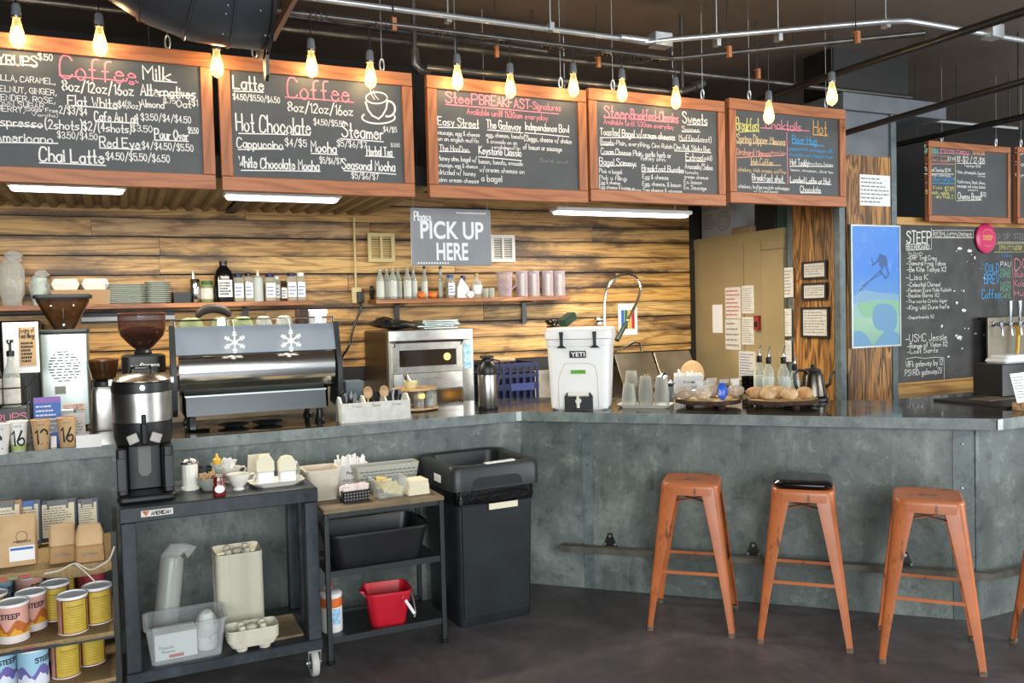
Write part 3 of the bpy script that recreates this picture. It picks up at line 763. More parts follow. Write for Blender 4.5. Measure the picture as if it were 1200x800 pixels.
# ================================================================== MENU BOARDS
def board(label, x0, x1, z0, z1, Y, texts, view, lines=(), fw=.074, group='hanging chalkboard menus', art=None, wires=None, hmul=1.0, name='menu_board', pw=.0078):
    cx = (x0+x1)/2; w = x1-x0; h = z1-z0; t = thing(name, label, 'menu board', (cx, Y, z0), 0, group)
    for nm_, zz, L, rot, lx in (('rail', 0, w, 0, 0), ('rail', h-fw, w, 0, 0)):
        obj('frame_'+nm_, MB().rbox(0, 0, 0, L, .045, fw, .004, .003, 2), M_redwood, t, 20, (0, 0, zz))
    sw = fw-.016
    for sx in (-1, 1):
        obj('frame_stile', MB().rbox(0, 0, 0, h-2*fw-.002, .043, sw, .004, .003, 2), M_redwood, t, 20, (sx*(w/2-sw) if sx > 0 else -w/2, 0, h/2), (0, pi/2, 0))
    obj('slate', MB().box(-w/2+sw-.004, w/2-sw+.004, -.006, .012, fw-.004, h-fw+.004), M_slate, t, 0)
    ox, oy, s = view; mb = MB(); ys = Y-.0075
    for tx in texts:
        txt, a, b, c, hz, colr = tx[:6]
        p = onY(ox+a/s, oy+b/s, ys); q = onY(ox+c/s, oy+b/s, ys); hh = hz/s*sc(p)*hmul*.92
        mb.m = CHK.index(colr)
        k = max(.0022, min(pw, hh*.13))
        ribbons(mb, strokes(txt, q.x-p.x, hh, .035), k, flat_map((p.x-cx, ys-Y, p.z-z0)))
    for ln in lines:
        a, b, c, d, colr = ln; p = onY(ox+a/s, oy+b/s, ys); q = onY(ox+c/s, oy+d/s, ys); mb.m = CHK.index(colr)
        mb2 = [[(p.x-cx, p.z-z0), ((p.x+q.x)/2-cx, (p.z+q.z)/2-z0+.001), (q.x-cx, q.z-z0)]]
        ribbons(mb, mb2, pw*.8, lambda u, v: Vector((u, ys-Y-.0003, v)))
    if art: art(mb, lambda px, py: (lambda p: (p.x-cx, p.z-z0))(onY(ox+px/s, oy+py/s, ys)), ys-Y)
    obj('chalk_lettering', mb, CHM, t, 0)
    for sx in (-.32, .34) if wires is None else wires:
        mb = MB(); X = sx*w
        loop = [(X+.012*cos(k*pi/6), 0, h+.036+.034*sin(k*pi/6)) for k in range(12)]; mb.tube(loop, .0045, 6, True)
        mb.cyl((X, 0, h-.001), (X, 0, h+.012), .006, .004, 6); mb.cyl((X, 0, h+.068), (X, 0, 3.62-z0), .002, None, 5)
        obj('hanging_clip', mb, M_galv, t)
    return t
BY = 4.6
# leftmost board
b1 = [("SYRUPS", -40, 245, 145, 42, 'w'), ("$.50", 150, 232, 205, 26, 'w'), ("VANILLA, CARAMEL,", -60, 308, 215, 24, 'w'), ("HAZELNUT, GINGER,", -60, 352, 220, 24, 'w'),
 ("LAVENDER, ROSE,", -60, 385, 215, 24, 'w'), ("BROWN SUGAR,", -50, 410, 180, 22, 'w'), ("CHERRY,", -30, 432, 95, 22, 'w'), ("(Sugar Free", 100, 432, 225, 18, 'w'), ("Vanilla)", 125, 452, 225, 13, 'w'),
 ("2/$3/$4", 232, 442, 340, 30, 'w'), ("Coffee", 235, 303, 530, 88, 'p'), ("8oz/12oz/16oz", 245, 352, 520, 44, 'w'), ("Flat White", 265, 408, 458, 40, 'w'), ("$4(8oz)", 462, 420, 548, 28, 'w'),
 ("Cafe Au Lait", 370, 470, 540, 40, 'w'), ("$3.50/$4/$4.50", 552, 468, 745, 27, 'w'), ("Espresso", -30, 488, 165, 38, 'w'), ("(2shots)", 178, 500, 320, 38, 'w'), ("$2/(4shots)", 325, 508, 512, 36, 'w'), ("$3.50", 515, 512, 595, 27, 'w'),
 ("Pour Over", 605, 542, 735, 44, 'w'), ("$5.50", 735, 520, 775, 24, 'w'), ("Americano", -20, 548, 205, 40, 'w'), ("$3.50/$4.50", 225, 538, 380, 26, 'w'), ("Red Eye", 390, 572, 545, 42, 'w'), ("$4/$4.50/$5.50", 555, 580, 755, 28, 'w'),
 ("Chai Latte", 155, 627, 405, 55, 'w'), ("$4.50/$5.50/$6.50", 415, 622, 662, 30, 'w'), ("Milk", 560, 307, 665, 55, 'w'), ("Alternatives", 550, 370, 762, 46, 'w'), ("Almond", 550, 417, 640, 32, 'w'), ("$.75", 640, 402, 685, 22, 'w'), ("Oat", 690, 417, 745, 32, 'w'), ("$1", 750, 412, 772, 25, 'w')]
l1 = [(-20, 250, 142, 256, 'w'), (232, 294, 540, 322, 'p'), (278, 412, 458, 426, 'w'), (372, 474, 540, 482, 'w'), (-20, 490, 166, 494, 'w'), (0, 556, 225, 560, 'w'), (390, 578, 550, 584, 'w'), (155, 635, 412, 646, 'w'), (603, 547, 735, 552, 'w'), (603, 316, 690, 322, 'w'), (568, 372, 758, 374, 'w')]
xl = -.80; x1r = onY(250, 140, BY).x
board('leftmost coffee board listing syrups and milk alternatives', xl, x1r, 2.338, 3.03, BY, b1, (0, 0, 3.333), l1)
def cup_art(mb, P, y):
    m = lambda u, v: Vector((u, y, v)); mb.m = 0
    def el(cx, cy, rx, ry, a0, a1, n=20): return [P(cx+rx*cos(a0+(a1-a0)*k/n), cy+ry*sin(a0+(a1-a0)*k/n)) for k in range(n+1)]
    ribbons(mb, [el(895, 243, 56, 30, 0, 2*pi)], .007, m)
    ribbons(mb, [[P(838, 265), P(850, 305), P(872, 335), P(905, 352)], [P(952, 258), P(945, 300), P(925, 335), P(905, 352)]], .009, m)
    ribbons(mb, [el(955, 300, 36, 40, -pi*.55, pi*.6)], .011, m)
    ribbons(mb, [el(905, 345, 86, 32, -.3, pi+.5)], .009, m)
    ribbons(mb, [[P(862, 200), P(868, 225), P(884, 250)], [P(878, 205), P(886, 230), P(905, 252)]], .004, m)
b2 = [("Latte", 148, 192, 305, 72, 'w'), ("$4.50/$5.50/$6.50", 148, 250, 390, 32, 'w'), ("Coffee", 432, 240, 750, 108, 'p'), ("8oz/12oz/16oz", 435, 310, 770, 52, 'w'), ("Hot Chocolate", 165, 413, 550, 95, 'w'), ("$4.50/$5.50", 568, 382, 730, 32, 'w'),
 ("Steamer", 715, 445, 928, 78, 'w'), ("$4/$5", 930, 418, 1000, 28, 'w'), ("Cappuccino", 168, 498, 405, 52, 'w'), ("$4/$5", 420, 492, 530, 38, 'w'), ("Mocha", 555, 522, 685, 60, 'w'), ("$5/$6/$7", 690, 495, 842, 34, 'w'), ("Herbal Tea", 845, 540, 975, 50, 'w'), ("$3.50", 970, 497, 1015, 20, 'w'),
 ("White Chocolate Mocha", 180, 602, 595, 58, 'w'), ("$5/$6/$7", 600, 582, 712, 32, 'w'), ("Seasonal Mocha", 715, 612, 990, 56, 'w'), ("$5/$6/$7", 765, 662, 905, 32, 'w')]
l2 = [(152, 207, 305, 214, 'w'), (420, 238, 775, 266, 'p'), (178, 428, 548, 437, 'w'), (705, 456, 930, 472, 'w'), (175, 512, 410, 509, 'w'), (555, 532, 690, 539, 'w'), (838, 545, 985, 553, 'w'), (190, 620, 600, 626, 'w'), (725, 622, 995, 641, 'w')]
board('second coffee board with a chalk cup and saucer drawing', onY(257, 140, BY).x, onY(483, 150, BY).x, 2.335, 3.028, BY, b2, (240, 60, 4.446), l2, art=cup_art)
b3 = [("SteeP", 178, 250, 335, 55, 'p'), ("BREAKFAST", 345, 262, 592, 50, 'p'), ("-Signatures", 592, 282, 745, 36, 'p'), ("Available until 11:30am everyday", 283, 310, 680, 32, 'p'), ("Easy Street", 140, 362, 340, 42, 'w'), ("sausage, egg & cheese", 135, 408, 345, 24, 'w'), ("on an english muffin", 140, 440, 340, 24, 'w'),
 ("The HooDoo", 148, 490, 290, 32, 'w'), ("Honey cinn. bagel w/", 140, 537, 330, 27, 'w'), ("sausage, egg & cheese", 140, 568, 335, 22, 'w'), ("drizzled w/ honey", 145, 606, 325, 26, 'w'), ("cinn cream cheese", 145, 642, 340, 24, 'w'), ("The Gateway", 380, 378, 548, 42, 'w'), ("egg, cheese, tomato", 378, 420, 560, 24, 'w'),
 ("& avocado on an", 382, 452, 530, 22, 'w'), ("english muffin", 418, 480, 545, 20, 'w'), ("Keystone Classic", 342, 506, 550, 42, 'w'), ("bacon, tomato, avocado", 342, 553, 558, 25, 'w'), ("w/cream cheese on", 345, 593, 565, 26, 'w'), ("a bagel", 355, 640, 455, 32, 'w'),
 ("Independence Bowl", 572, 386, 785, 40, 'w'), ("(2)eggs, cheese w/ choice", 565, 440, 798, 28, 'w'), ("of bacon or sausage", 560, 482, 750, 27, 'w'), ("Sold out", 640, 545, 780, 18, 'd')]
l3 = [(178, 262, 735, 310, 'p'), (142, 375, 340, 381, 'w'), (385, 388, 558, 403, 'w'), (568, 402, 785, 422, 'w'), (148, 494, 298, 498, 'w'), (340, 520, 552, 540, 'w')]
board('breakfast signatures board above the pick up sign', onY(500, 150, BY).x, onY(686, 160, BY).x, 2.337, 3.03, BY, b3, (480, 60, 4.21), l3)
b4 = [("Steep", 133, 268, 270, 66, 'p'), ("Breakfast-Classics", 280, 278, 540, 60, 'p'), ("Available until 11:30am everyday", 130, 305, 515, 30, 'p'), ("Toasted Bagel w/cream cheese:", 110, 366, 520, 42, 'w'), ("Bagels-Plain, everything, Cinn Raisin", 110, 416, 508, 28, 'w'), ("Cream Cheese: Plain, garlic herb or", 115, 470, 500, 34, 'w'),
 ("honey cinn.", 335, 505, 470, 26, 'w'), ("Bagel Sammy:", 105, 530, 305, 40, 'w'), ("Pick a bagel:", 105, 576, 230, 25, 'w'), ("Pick a filling:", 105, 612, 255, 26, 'w'), ("Egg & cheese", 105, 636, 220, 22, 'w'), ("Egg cheese & bacon or", 105, 662, 300, 22, 'w'), ("Sausage", 255, 675, 335, 18, 'w'),
 ("Breakfast Burrito:", 340, 565, 570, 38, 'w'), ("Egg & cheese", 343, 607, 485, 26, 'w'), ("Egg, cheese, & bacon", 343, 645, 555, 26, 'w'), ("Egg cheese & sausage", 348, 680, 560, 25, 'w'), ("Sweets", 565, 300, 700, 60, 'w'), ("Scones", 560, 345, 655, 28, 'w'), ("Muffins(asst)", 545, 395, 722, 32, 'w'), ("Cinn Roll, Sticky Bun", 518, 446, 715, 30, 'w'),
 ("Extras", 582, 506, 670, 40, 'w'), ("(add)", 675, 505, 725, 26, 'w'), ("Avocado/Salsa", 578, 552, 728, 32, 'w'), ("tomato", 578, 580, 650, 20, 'w'), ("cream cheese", 575, 606, 705, 22, 'w'), ("Ex. bacon", 572, 635, 670, 23, 'w'), ("Ex. Sausage", 572, 665, 695, 23, 'w')]
l4 = [(130, 270, 540, 300, 'p'), (110, 382, 505, 385, 'w'), (112, 423, 185, 424, 'w'), (118, 474, 275, 478, 'w'), (105, 540, 308, 536, 'w'), (340, 572, 560, 570, 'w'), (590, 310, 700, 316, 'w'), (560, 350, 660, 352, 'w'), (548, 400, 668, 403, 'w'), (520, 455, 720, 466, 'w'), (580, 512, 690, 514, 'w')]
board('breakfast classics board with a sweets and extras column', onY(689, 170, BY).x, onY(848, 180, BY).x, 2.35, 3.05, BY, b4, (680, 80, 4.706), l4)
b5 = [("Breakfast", 108, 338, 232, 76, 'y'), ("Cocktails", 270, 330, 465, 55, 'p'), ("Hot", 532, 360, 605, 76, 'o'), ("Spring Dipper Mimosa", 110, 405, 375, 48, 't'), ("Orchard Mimosa", 110, 475, 295, 40, 's'), ("mimosa/juice", 298, 470, 380, 20, 's'), ("Irish Coffee", 190, 530, 308, 38, 't'), ("whiskey, irish cream, coffee", 115, 566, 380, 25, 't'),
 ("Breakfast shot", 195, 616, 365, 36, 'w'), ("whiskey, butterscotch schnapps", 118, 658, 400, 22, 'w'), ("w/ OJ and bacon", 205, 682, 338, 18, 'w'), ("Bear Hug", 415, 410, 550, 45, 'b'), ("peppermint schnapps with", 398, 450, 640, 24, 'b'), ("chocolate and whipped cream", 398, 482, 640, 22, 'b'), ("Hot Toddy", 405, 530, 505, 35, 'w'), ("bourbon, honey", 508, 530, 640, 18, 'w'),
 ("lemon, cinnamon, clove tea", 408, 566, 640, 18, 'w'), ("Loaded Latte or Hot", 405, 630, 625, 38, 'w'), ("Chocolate", 460, 680, 572, 35, 'w')]
l5 = [(120, 352, 232, 346, 'y'), (240, 328, 510, 346, 'p'), (530, 366, 610, 372, 'o'), (110, 412, 370, 420, 't'), (112, 492, 370, 480, 's'), (185, 533, 352, 535, 't'), (195, 628, 375, 632, 'w'), (415, 414, 590, 428, 'b'), (402, 540, 640, 542, 'w'), (405, 626, 630, 641, 'w'), (462, 686, 575, 688, 'w'), (385, 355, 392, 638, 'p')]
board('cocktail board with yellow, pink and blue chalk beside the pillar', onY(853, 180, BY).x, onY(989, 185, BY).x, 2.375, 3.078, BY, b5, (840, 80, 4.706), l5)
YR = 4.95
b6 = [("Smoothies", 455, 430, 525, 36, 'g'), ("Pizza Menu", 540, 435, 680, 36, 'p'), ("Breakfast", 703, 425, 765, 26, 'o'), ("Served Daily", 703, 440, 765, 18, 's'), ("Berry Sunrise", 485, 452, 590, 14, 's'), ("Strawberry, banana", 465, 475, 575, 16, 's'), ("$7.99", 575, 475, 612, 18, 'w'), ("10'-$12 / 12'-$15", 622, 482, 765, 32, 'w'), ("Toppings-$1.50", 660, 506, 745, 14, 'w'),
 ("Tropical Sunrise $7.99", 458, 528, 590, 20, 'w'), ("mango, pineapple", 480, 552, 590, 13, 'w'), ("Ham, pineapple, bacon", 624, 540, 768, 18, 'w'), ("olives", 730, 560, 768, 12, 'w'), ("Blue Trail $7.99", 500, 578, 612, 22, 'b'), ("blueberry", 540, 596, 600, 12, 'b'), ("Mushrooms, black olives,", 624, 590, 768, 18, 'w'), ("sausage, red onion, bacon", 624, 612, 768, 18, 'w'), ("peppers", 680, 630, 730, 12, 'w'),
 ("Kale", 500, 620, 545, 16, 'y'), ("$7.99", 560, 632, 605, 24, 'y'), ("Spinach, apple", 460, 645, 580, 20, 'y'), ("any fruit 2", 515, 668, 600, 22, 'y'), ("Cheesy Bread", 628, 672, 745, 34, 'w'), ("$10", 745, 660, 772, 24, 'w')]
l6 = [(455, 436, 528, 440, 'g'), (532, 436, 690, 444, 'p'), (703, 444, 765, 446, 'o'), (462, 492, 608, 494, 's'), (622, 490, 765, 492, 'w'), (455, 544, 605, 546, 'w'), (460, 590, 612, 594, 'b'), (622, 682, 748, 680, 'w'), (614, 450, 612, 678, 'y')]
board('small pizza and smoothie menu above the beer board', onY(1086, 220, YR).x, onY(1182, 220, YR).x, onY(1134, 261, YR).z, onY(1134, 169, YR).z, YR, b6, (980, 80, 4.4), l6, fw=.052, pw=.006)
xr = onY(1190, 220, YR).x
board('menu board cut off by the right edge of the picture', xr, xr+.95, onY(1190, 262, YR).z, onY(1190, 172, YR).z, YR, [("Specials", 925, 440, 1200, 40, 'w'), ("Soup of the day", 925, 500, 1200, 24, 'w'), ("Grilled cheese", 925, 560, 1200, 24, 'w')], (980, 80, 4.4), fw=.052, wires=(-.42,), pw=.006)
# pick up sign, hung on two wires under the breakfast boards
YS = 5.0
a, b = onY(480.5, 243, YS), onY(576, 312, YS); cx = (a.x+b.x)/2; w = b.x-a.x; z0 = b.z+.004; h = a.z-z0
t = thing('pickup_sign', 'grey hanging sign reading PICK UP HERE', 'sign', (cx, YS, z0))
obj('sign_panel', MB().rbox(0, 0, 0, w, .012, h, .004, .002), M_signgrey, t, 20)
mb = MB(); U = lambda px: (px/4.615+420-480.5)/95.5*w-w/2; V = lambda py: h-((py/4.615+200-243)/69.5)*h
vv = lambda py, px: h*(1-(py-195-(px-285)*.02)/(325.))
blocktext(mb, 'PICK UP', U(328), U(676), vv(372, 400), vv(270, 400), -.0075)
blocktext(mb, 'HERE', U(412), U(587), vv(492, 400), vv(392, 400), -.0075)
ribbons(mb, strokes('Please', U(385)-U(298), .055, .02), .0075, flat_map((U(298), -.0075, vv(268, 298))))
for k in range(13): x = U(532)+(U(686)-U(532))*k/12; zz = vv(225, 600); mb.box(x-.005, x+.005, -.0085, -.006, zz-.005, zz+.005)
for k in range(12): x = U(314)+(U(474)-U(314))*k/11; zz = vv(507, 390); mb.box(x-.005, x+.005, -.0085, -.006, zz-.005, zz+.005)
obj('lettering', mb, M_white, t, 0)
for s in (-.46, .46):
    mb = MB().cyl((s*w, 0, h-.01), (s*w, 0, (2.4395 if s < 0 else 3.6)-z0), .002, None, 5); mb.lathe([(.006, -.009), (.006, -.006)], s*w, 0, h-.015, 8, 'y'); obj('hanging_wire', mb, M_galv, t)
# ================================================================== BEER BOARD on the partition
YB = YP-.03
a, b = onY(1054, 258, YB), onY(1200, 452, YB)
zt, zb = onY(1060, 259, YB).z, .892; xL = 5.452; xR = 7.9
t = thing('beer_board', 'wide beer board in yellow pine frame on the partition beside the pillar', 'chalkboard', ((xL+xR)/2, YB+.015, zb))
cx = (xL+xR)/2; h = zt-zb; w = xR-xL
obj('frame_rail', MB().rbox(0, 0, 0, w, .03, .10, .003, .002, 2), M_pine, t, 20, (0, 0, 0))
obj('frame_rail', MB().rbox(0, 0, 0, w, .03, .065, .003, .002, 2), M_pine, t, 20, (0, 0, h-.03))
for s in (-1, 1): obj('frame_stile', MB().rbox(0, 0, 0, h-.132, .028, .045, .003, .002, 2), M_pine, t, 20, (-w/2 if s < 0 else w/2-.045, 0, (h+.07)/2), (0, pi/2, 0))
obj('slate', MB().box(-w/2+.04, w/2-.04, .0, .0145, .095, h-.02), M_slate2, t, 0)
mb = MB(); ox, oy, s = 1040, 250, 3.6375; ys = YB+.0125
PB = lambda x, y: onY(ox+x/s, oy+y/s, ys)
def btx(txt, x, y, x1, hz, c, pw=.004):
    p, q = PB(x, y), PB(x1, y); mb.m = CHK.index(c); hh = hz/s*sc(p)*.92
    ribbons(mb, strokes(txt, q.x-p.x, hh, .03), min(pw*1.35, hh*.13), flat_map((p.x-cx, ys-YB-.015, p.z-zb)))
def bln(x, y, x1, y1, c, pw=.004):
    p, q = PB(x, y), PB(x1, y1); mb.m = CHK.index(c); ribbons(mb, [[(p.x-cx, p.z-zb), (q.x-cx, q.z-zb)]], pw, lambda u, v: Vector((u, ys-YB-.0155, v)))
btx('STEEP', 82, 125, 185, 52, 'w', .008); btx('BEERBOARD', 80, 152, 178, 24, 'w', .005)
for q in ((187, 62, 187, 152), (187, 152, 80, 158), (190, 72, 365, 72), (365, 72, 367, 104), (367, 104, 190, 104)): bln(*q, 'w')
btx('Ball Bat, Lemon Meringue', 194, 88, 358, 14, 'w'); btx('Peach Berliner $3.75 Pint', 194, 101, 358, 12, 'w')
rows = [('On Draft:', 88, 175, 150, 12), ('-KRP Trail Crew', 85, 197, 210, 20), ('-Samurai Frog Taboo', 82, 220, 248, 20), ('-Be Kite Tatiya X2', 82, 248, 250, 22), ('-Lisa K', 80, 283, 172, 26), ('-Celestial Clones!', 85, 312, 225, 20), ('-Mexican Euro Mule Kolsch', 80, 335, 272, 18), ('-Beskie Barns X2', 80, 358, 220, 18),
        ('-The monte Cristo lager', 80, 382, 255, 16), ('-King wild Dune hefe', 82, 410, 262, 20), ('-Departments X2', 85, 450, 198, 15), ('-USMC Jessie', 78, 548, 252, 34), ('-Range of Vision X2', 85, 575, 255, 22), ('-Lost Saints', 85, 598, 215, 20), ('WIFI: gateway by 12', 78, 655, 235, 26), ('PSWRD: gateway23', 75, 692, 230, 26)]
for r in rows: btx(r[0], r[1], r[2], r[3], r[4], 'w')
for q in ((80, 620, 120, 612), (120, 612, 160, 618), (160, 618, 200, 612), (200, 612, 240, 615), (240, 615, 242, 705)): bln(*q, 'w')
btx('COLD', 418, 250, 475, 38, 'b', .008); btx('BREW', 412, 298, 475, 42, 'b', .008); btx('Coffee', 402, 362, 478, 40, 'b', .007)
bln(395, 205, 408, 222, 'b'); bln(392, 235, 408, 235, 'b'); bln(470, 380, 480, 365, 'b'); bln(485, 365, 495, 385, 'b')
for k, (tx, y) in enumerate((('PAU', 225), ('HANA', 250), ('COFFEE', 272), ('MOSS', 310), ('PEAKY', 332), ('CAFE', 360))): btx(tx, 482, y, 525, 20, 'w' if k == 0 else 'g', .005)
bln(530, 190, 540, 372, 'p'); btx('DG', 542, 240, 600, 50, 'p', .006); btx('Bubble', 542, 270, 610, 24, 'p'); btx('Kolsch', 542, 310, 610, 28, 'p'); btx('Hula', 542, 350, 600, 24, 'p')
btx('O  SIP  STEEP  SIT', 468, 107, 640, 24, 'd'); bln(468, 123, 640, 123, 'w')
for q in ((455, 165, 640, 163), (455, 130, 640, 129), (478, 130, 478, 164), (528, 130, 528, 164), (582, 129, 582, 163)): bln(*q, 'y', .003)
for k, (tx, x) in enumerate((('PINT', 484), ('TASTER', 533), ('FLIGHT', 586))): btx(tx, x, 155, x+40, 18, 'y')
btx('Nitro', 490, 185, 530, 16, 'b')
obj('chalk_lettering', mb, CHM, t, 0)
R = random.Random(4); mb = MB()
for px, py in ((295, 160), (308, 150), (350, 160), (358, 175), (372, 188), (340, 205), (365, 215), (285, 330), (315, 328), (325, 330), (295, 380), (300, 520), (318, 575), (312, 535), (232, 480), (345, 490), (375, 512), (412, 518), (325, 413), (260, 610), (412, 275), (262, 708), (275, 707), (295, 520), (330, 490), (306, 528)):
    p = PB(px, py); q = .004+R.random()*.012; L = q if R.random() < .6 else q*2.2
    mb.add([(p.x-cx+L*cos(a)*(.7+.5*R.random()), ys-YB-.0158, p.z-zb+q*sin(a)*(.7+.5*R.random())) for a in [2*pi*i/7 for i in range(7)]], [tuple(range(7))])
obj('chipped_paint', mb, M_paper, t, 0)
p = onY(1157, 279, YB-.02); r = 17.5*sc(p)
t = thing('disc', 'bright pink golf disc stuck on the top edge of the beer board', 'disc', (p.x, YB-.003, p.z))
obj('disc_shell', MB().lathe([(0, .022), (r*.55, .022), (r*.85, .018), (r*.98, .008), (r, 0), (r*.94, -.0), (0, .001)], seg=32, axis='y'), M_pink, t)
mb = MB(); ribbons(mb, strokes('STEEP', r*.95, r*.26, 0), .008, flat_map((-r*.48, -.0225, -r*.1)))
ribbons(mb, [[(r*.6*cos(k*pi/10), r*.6*sin(k*pi/10)) for k in range(2, 9)]], .004, lambda u, v: Vector((u, -.0222, v))); ribbons(mb, [[(r*.55*cos(-k*pi/10), r*.55*sin(-k*pi/10)) for k in range(3, 8)]], .004, lambda u, v: Vector((u, -.0222, v)))
obj('stamp', mb, CH['o'], t, 0)
# poster of a skier in the sky, on the pillar
M_sky, nt, bb = base_mat('poster_sky_print')
v = coords(nt); sx = nt.nodes.new('ShaderNodeSeparateXYZ'); link(nt, v, sx.inputs[0]); nz = noise(nt, v, 9, 4, .6)
mr = nt.nodes.new('ShaderNodeMapRange'); mr.inputs[1].default_value = 0; mr.inputs[2].default_value = .98; link(nt, sx.outputs[2], mr.inputs[0])
link(nt, mixc(nt, ramp(nt, mr.outputs[0], [(.0, '#7fae9f'), (.2, '#9fc3a6'), (.36, '#8fb7c9'), (.42, '#5f94d2'), (.6, '#4d88dc'), (1, '#5c93e0')]), '#c6d8e0', ramp(nt, nz, [(.55, 0.0), (.8, .35)])), bb.inputs['Base Color']); bb.inputs['Roughness'].default_value = .25
YQ = PY0-.004
a, b = onY(994.5, 263, YQ), onY(1053.5, 405, YQ); cx = (a.x+b.x)/2; w = b.x-a.x; h = a.z-b.z
t = thing('poster', 'tall framed blue poster of an airborne skier on the pillar', 'poster', (cx, YQ-.016, b.z))
obj('print', MB().box(-w/2+.006, w/2-.006, .0, .014, .006, h-.006), M_sky, t, 0)
mb = MB()
for x0, x1, z0_, z1_ in ((-w/2, w/2, 0, .012), (-w/2, w/2, h-.012, h), (-w/2, -w/2+.012, .012, h-.012), (w/2-.012, w/2, .012, h-.012)): mb.box(x0, x1, -.006, .014, z0_, z1_)
obj('frame', mb, M_satin, t, 0)
Mfig = pm('poster_figure_ink', '#3f5f94', .3); Mhill = pm('poster_hills_ink', '#7ea6c4', .3); Mfield = pm('poster_field_ink', '#86b893', .3); Mreflect = pm('poster_reflection_tint', '#6a9abc', .3)
Q = lambda x, y: ((x-44)/195*w-w/2, h-(y-102)/455*h)            # pixels of the zoomed poster
mb = MB()
def F(pts, y=-.001):
    o = []; n = len(pts)
    for i in range(n):
        a, b, c, d = pts[i-1], pts[i], pts[(i+1) % n], pts[(i+2) % n]
        for u in (0, .25, .5, .75): o.append(tuple(.5*(2*b[k]+(c[k]-a[k])*u+(2*a[k]-5*b[k]+4*c[k]-d[k])*u*u+(3*b[k]-a[k]-3*c[k]+d[k])*u**3) for k in (0, 1)))
    o = [(min(max(x, 50), 233), min(max(yy, 108), 551)) for x, yy in o]
    mb.add([(Q(*p)[0], y, Q(*p)[1]) for p in o], [tuple(range(len(o)))])
mb.m = 1; F([(48, 370), (90, 345), (140, 352), (190, 358), (236, 365), (236, 385), (150, 378), (48, 392)])
mb.m = 2; F([(70, 392), (150, 385), (234, 388), (234, 440), (160, 430), (100, 445)], -.0008)
mb.m = 3; F([(135, 405), (175, 395), (215, 412), (225, 470), (205, 500), (150, 492), (128, 460)], -.0012); F([(48, 500), (80, 495), (108, 520), (118, 556), (48, 556)], -.0012); F([(140, 540), (175, 500), (210, 498), (236, 520), (236, 556), (136, 556)], -.0014)  # blobby reflections on the poster, painted in as flat colour patches
mb.m = 0; W_ = lambda pts, pw: ribbons(mb, [[Q(*p) for p in pts]], pw, lambda u, v: Vector((u, -.0016, v)))
W_([(78, 345), (158, 272)], .009); W_([(82, 330), (165, 282)], .007); W_([(160, 278), (172, 250), (150, 235), (128, 252)], .014); W_([(150, 232), (160, 212), (182, 222), (186, 255)], .012); W_([(165, 280), (180, 300), (193, 285), (185, 262)], .012); W_([(132, 250), (124, 225)], .006)
F([(160, 218), (178, 216), (186, 240), (172, 262), (156, 250)], -.0017)
obj('picture_and_reflections', mb, [Mfig, Mhill, Mfield, Mreflect], t, 0)
def sheet_on(name, label, cat, wall, corners, mats, group=None, rows=8, tint=None, frame=None, seed=1, thick=.003):
    """paper fixed to a wall: wall=('y',Y) or ('x',X); corners = photo pixels top-left, bottom-right"""
    ax_, v0 = wall; (xa, ya), (xb, yb) = corners
    A = onY(xa, ya, v0) if ax_ == 'y' else onX(xa, ya, v0); B = onY(xb, yb, v0) if ax_ == 'y' else onX(xb, yb, v0)
    C = (A+B)/2; hw = abs(A.x-B.x)/2 if ax_ == 'y' else abs(A.y-B.y)/2; hh = abs(A.z-B.z)/2
    t = thing(name, label, cat, (C.x, C.y, C.z-hh), 0 if ax_ == 'y' else -pi/2, group); R = random.Random(seed)
    if frame:
        f = .016; mb = MB()
        for x0, x1, z0_, z1_ in ((-hw, hw, 0, f), (-hw, hw, 2*hh-f, 2*hh), (-hw, -hw+f, f, 2*hh-f), (hw-f, hw, f, 2*hh-f)): mb.box(x0, x1, -.018, -.001, z0_, z1_)
        obj('frame', mb, frame, t, 0); obj('print', MB().box(-hw+f-.002, hw-f+.002, -.008, -.001, f-.002, 2*hh-f+.002), mats, t, 0); hw -= f+.012; y = -.0085; zlo, zhi = f+.015, 2*hh-f-.015
    else:
        obj('paper', MB().box(-hw, hw, -thick, -.0005, 0, 2*hh), mats, t, 0); y = -thick-.0005; hw -= .012; zlo, zhi = .015, 2*hh-.015
    if rows:
        mb = MB(); scribble(mb, -hw, hw, zlo, zhi, y, rows, R, pw=(zhi-zlo)/rows*.16); obj('printed_text', mb, tint or M_greyink, t, 0)
    return t
sheet_on('notice', 'white notice on the plywood above the skier poster', 'notice', ('y', PY0-.0005), ((1007, 204), (1043, 242)), M_paper, rows=7, seed=2)
YL = PX0-.0005
sheet_on('certificate', 'topmost of three black framed certificates on the pillar side', 'certificate', ('x', YL), ((941, 307), (970, 326)), M_papermenu, 'framed certificates on the pillar', 4, frame=M_black, seed=3)
sheet_on('certificate', 'middle small black framed certificate on the pillar side', 'certificate', ('x', YL), ((941, 332), (970, 351)), M_papermenu, 'framed certificates on the pillar', 4, frame=M_black, seed=4)
sheet_on('certificate', 'lowest and largest black framed certificate on the pillar side', 'certificate', ('x', YL), ((940, 360), (973, 396)), M_papermenu, 'framed certificates on the pillar', 8, frame=M_black, seed=5)
CG = 'papers stuck on the cooler'
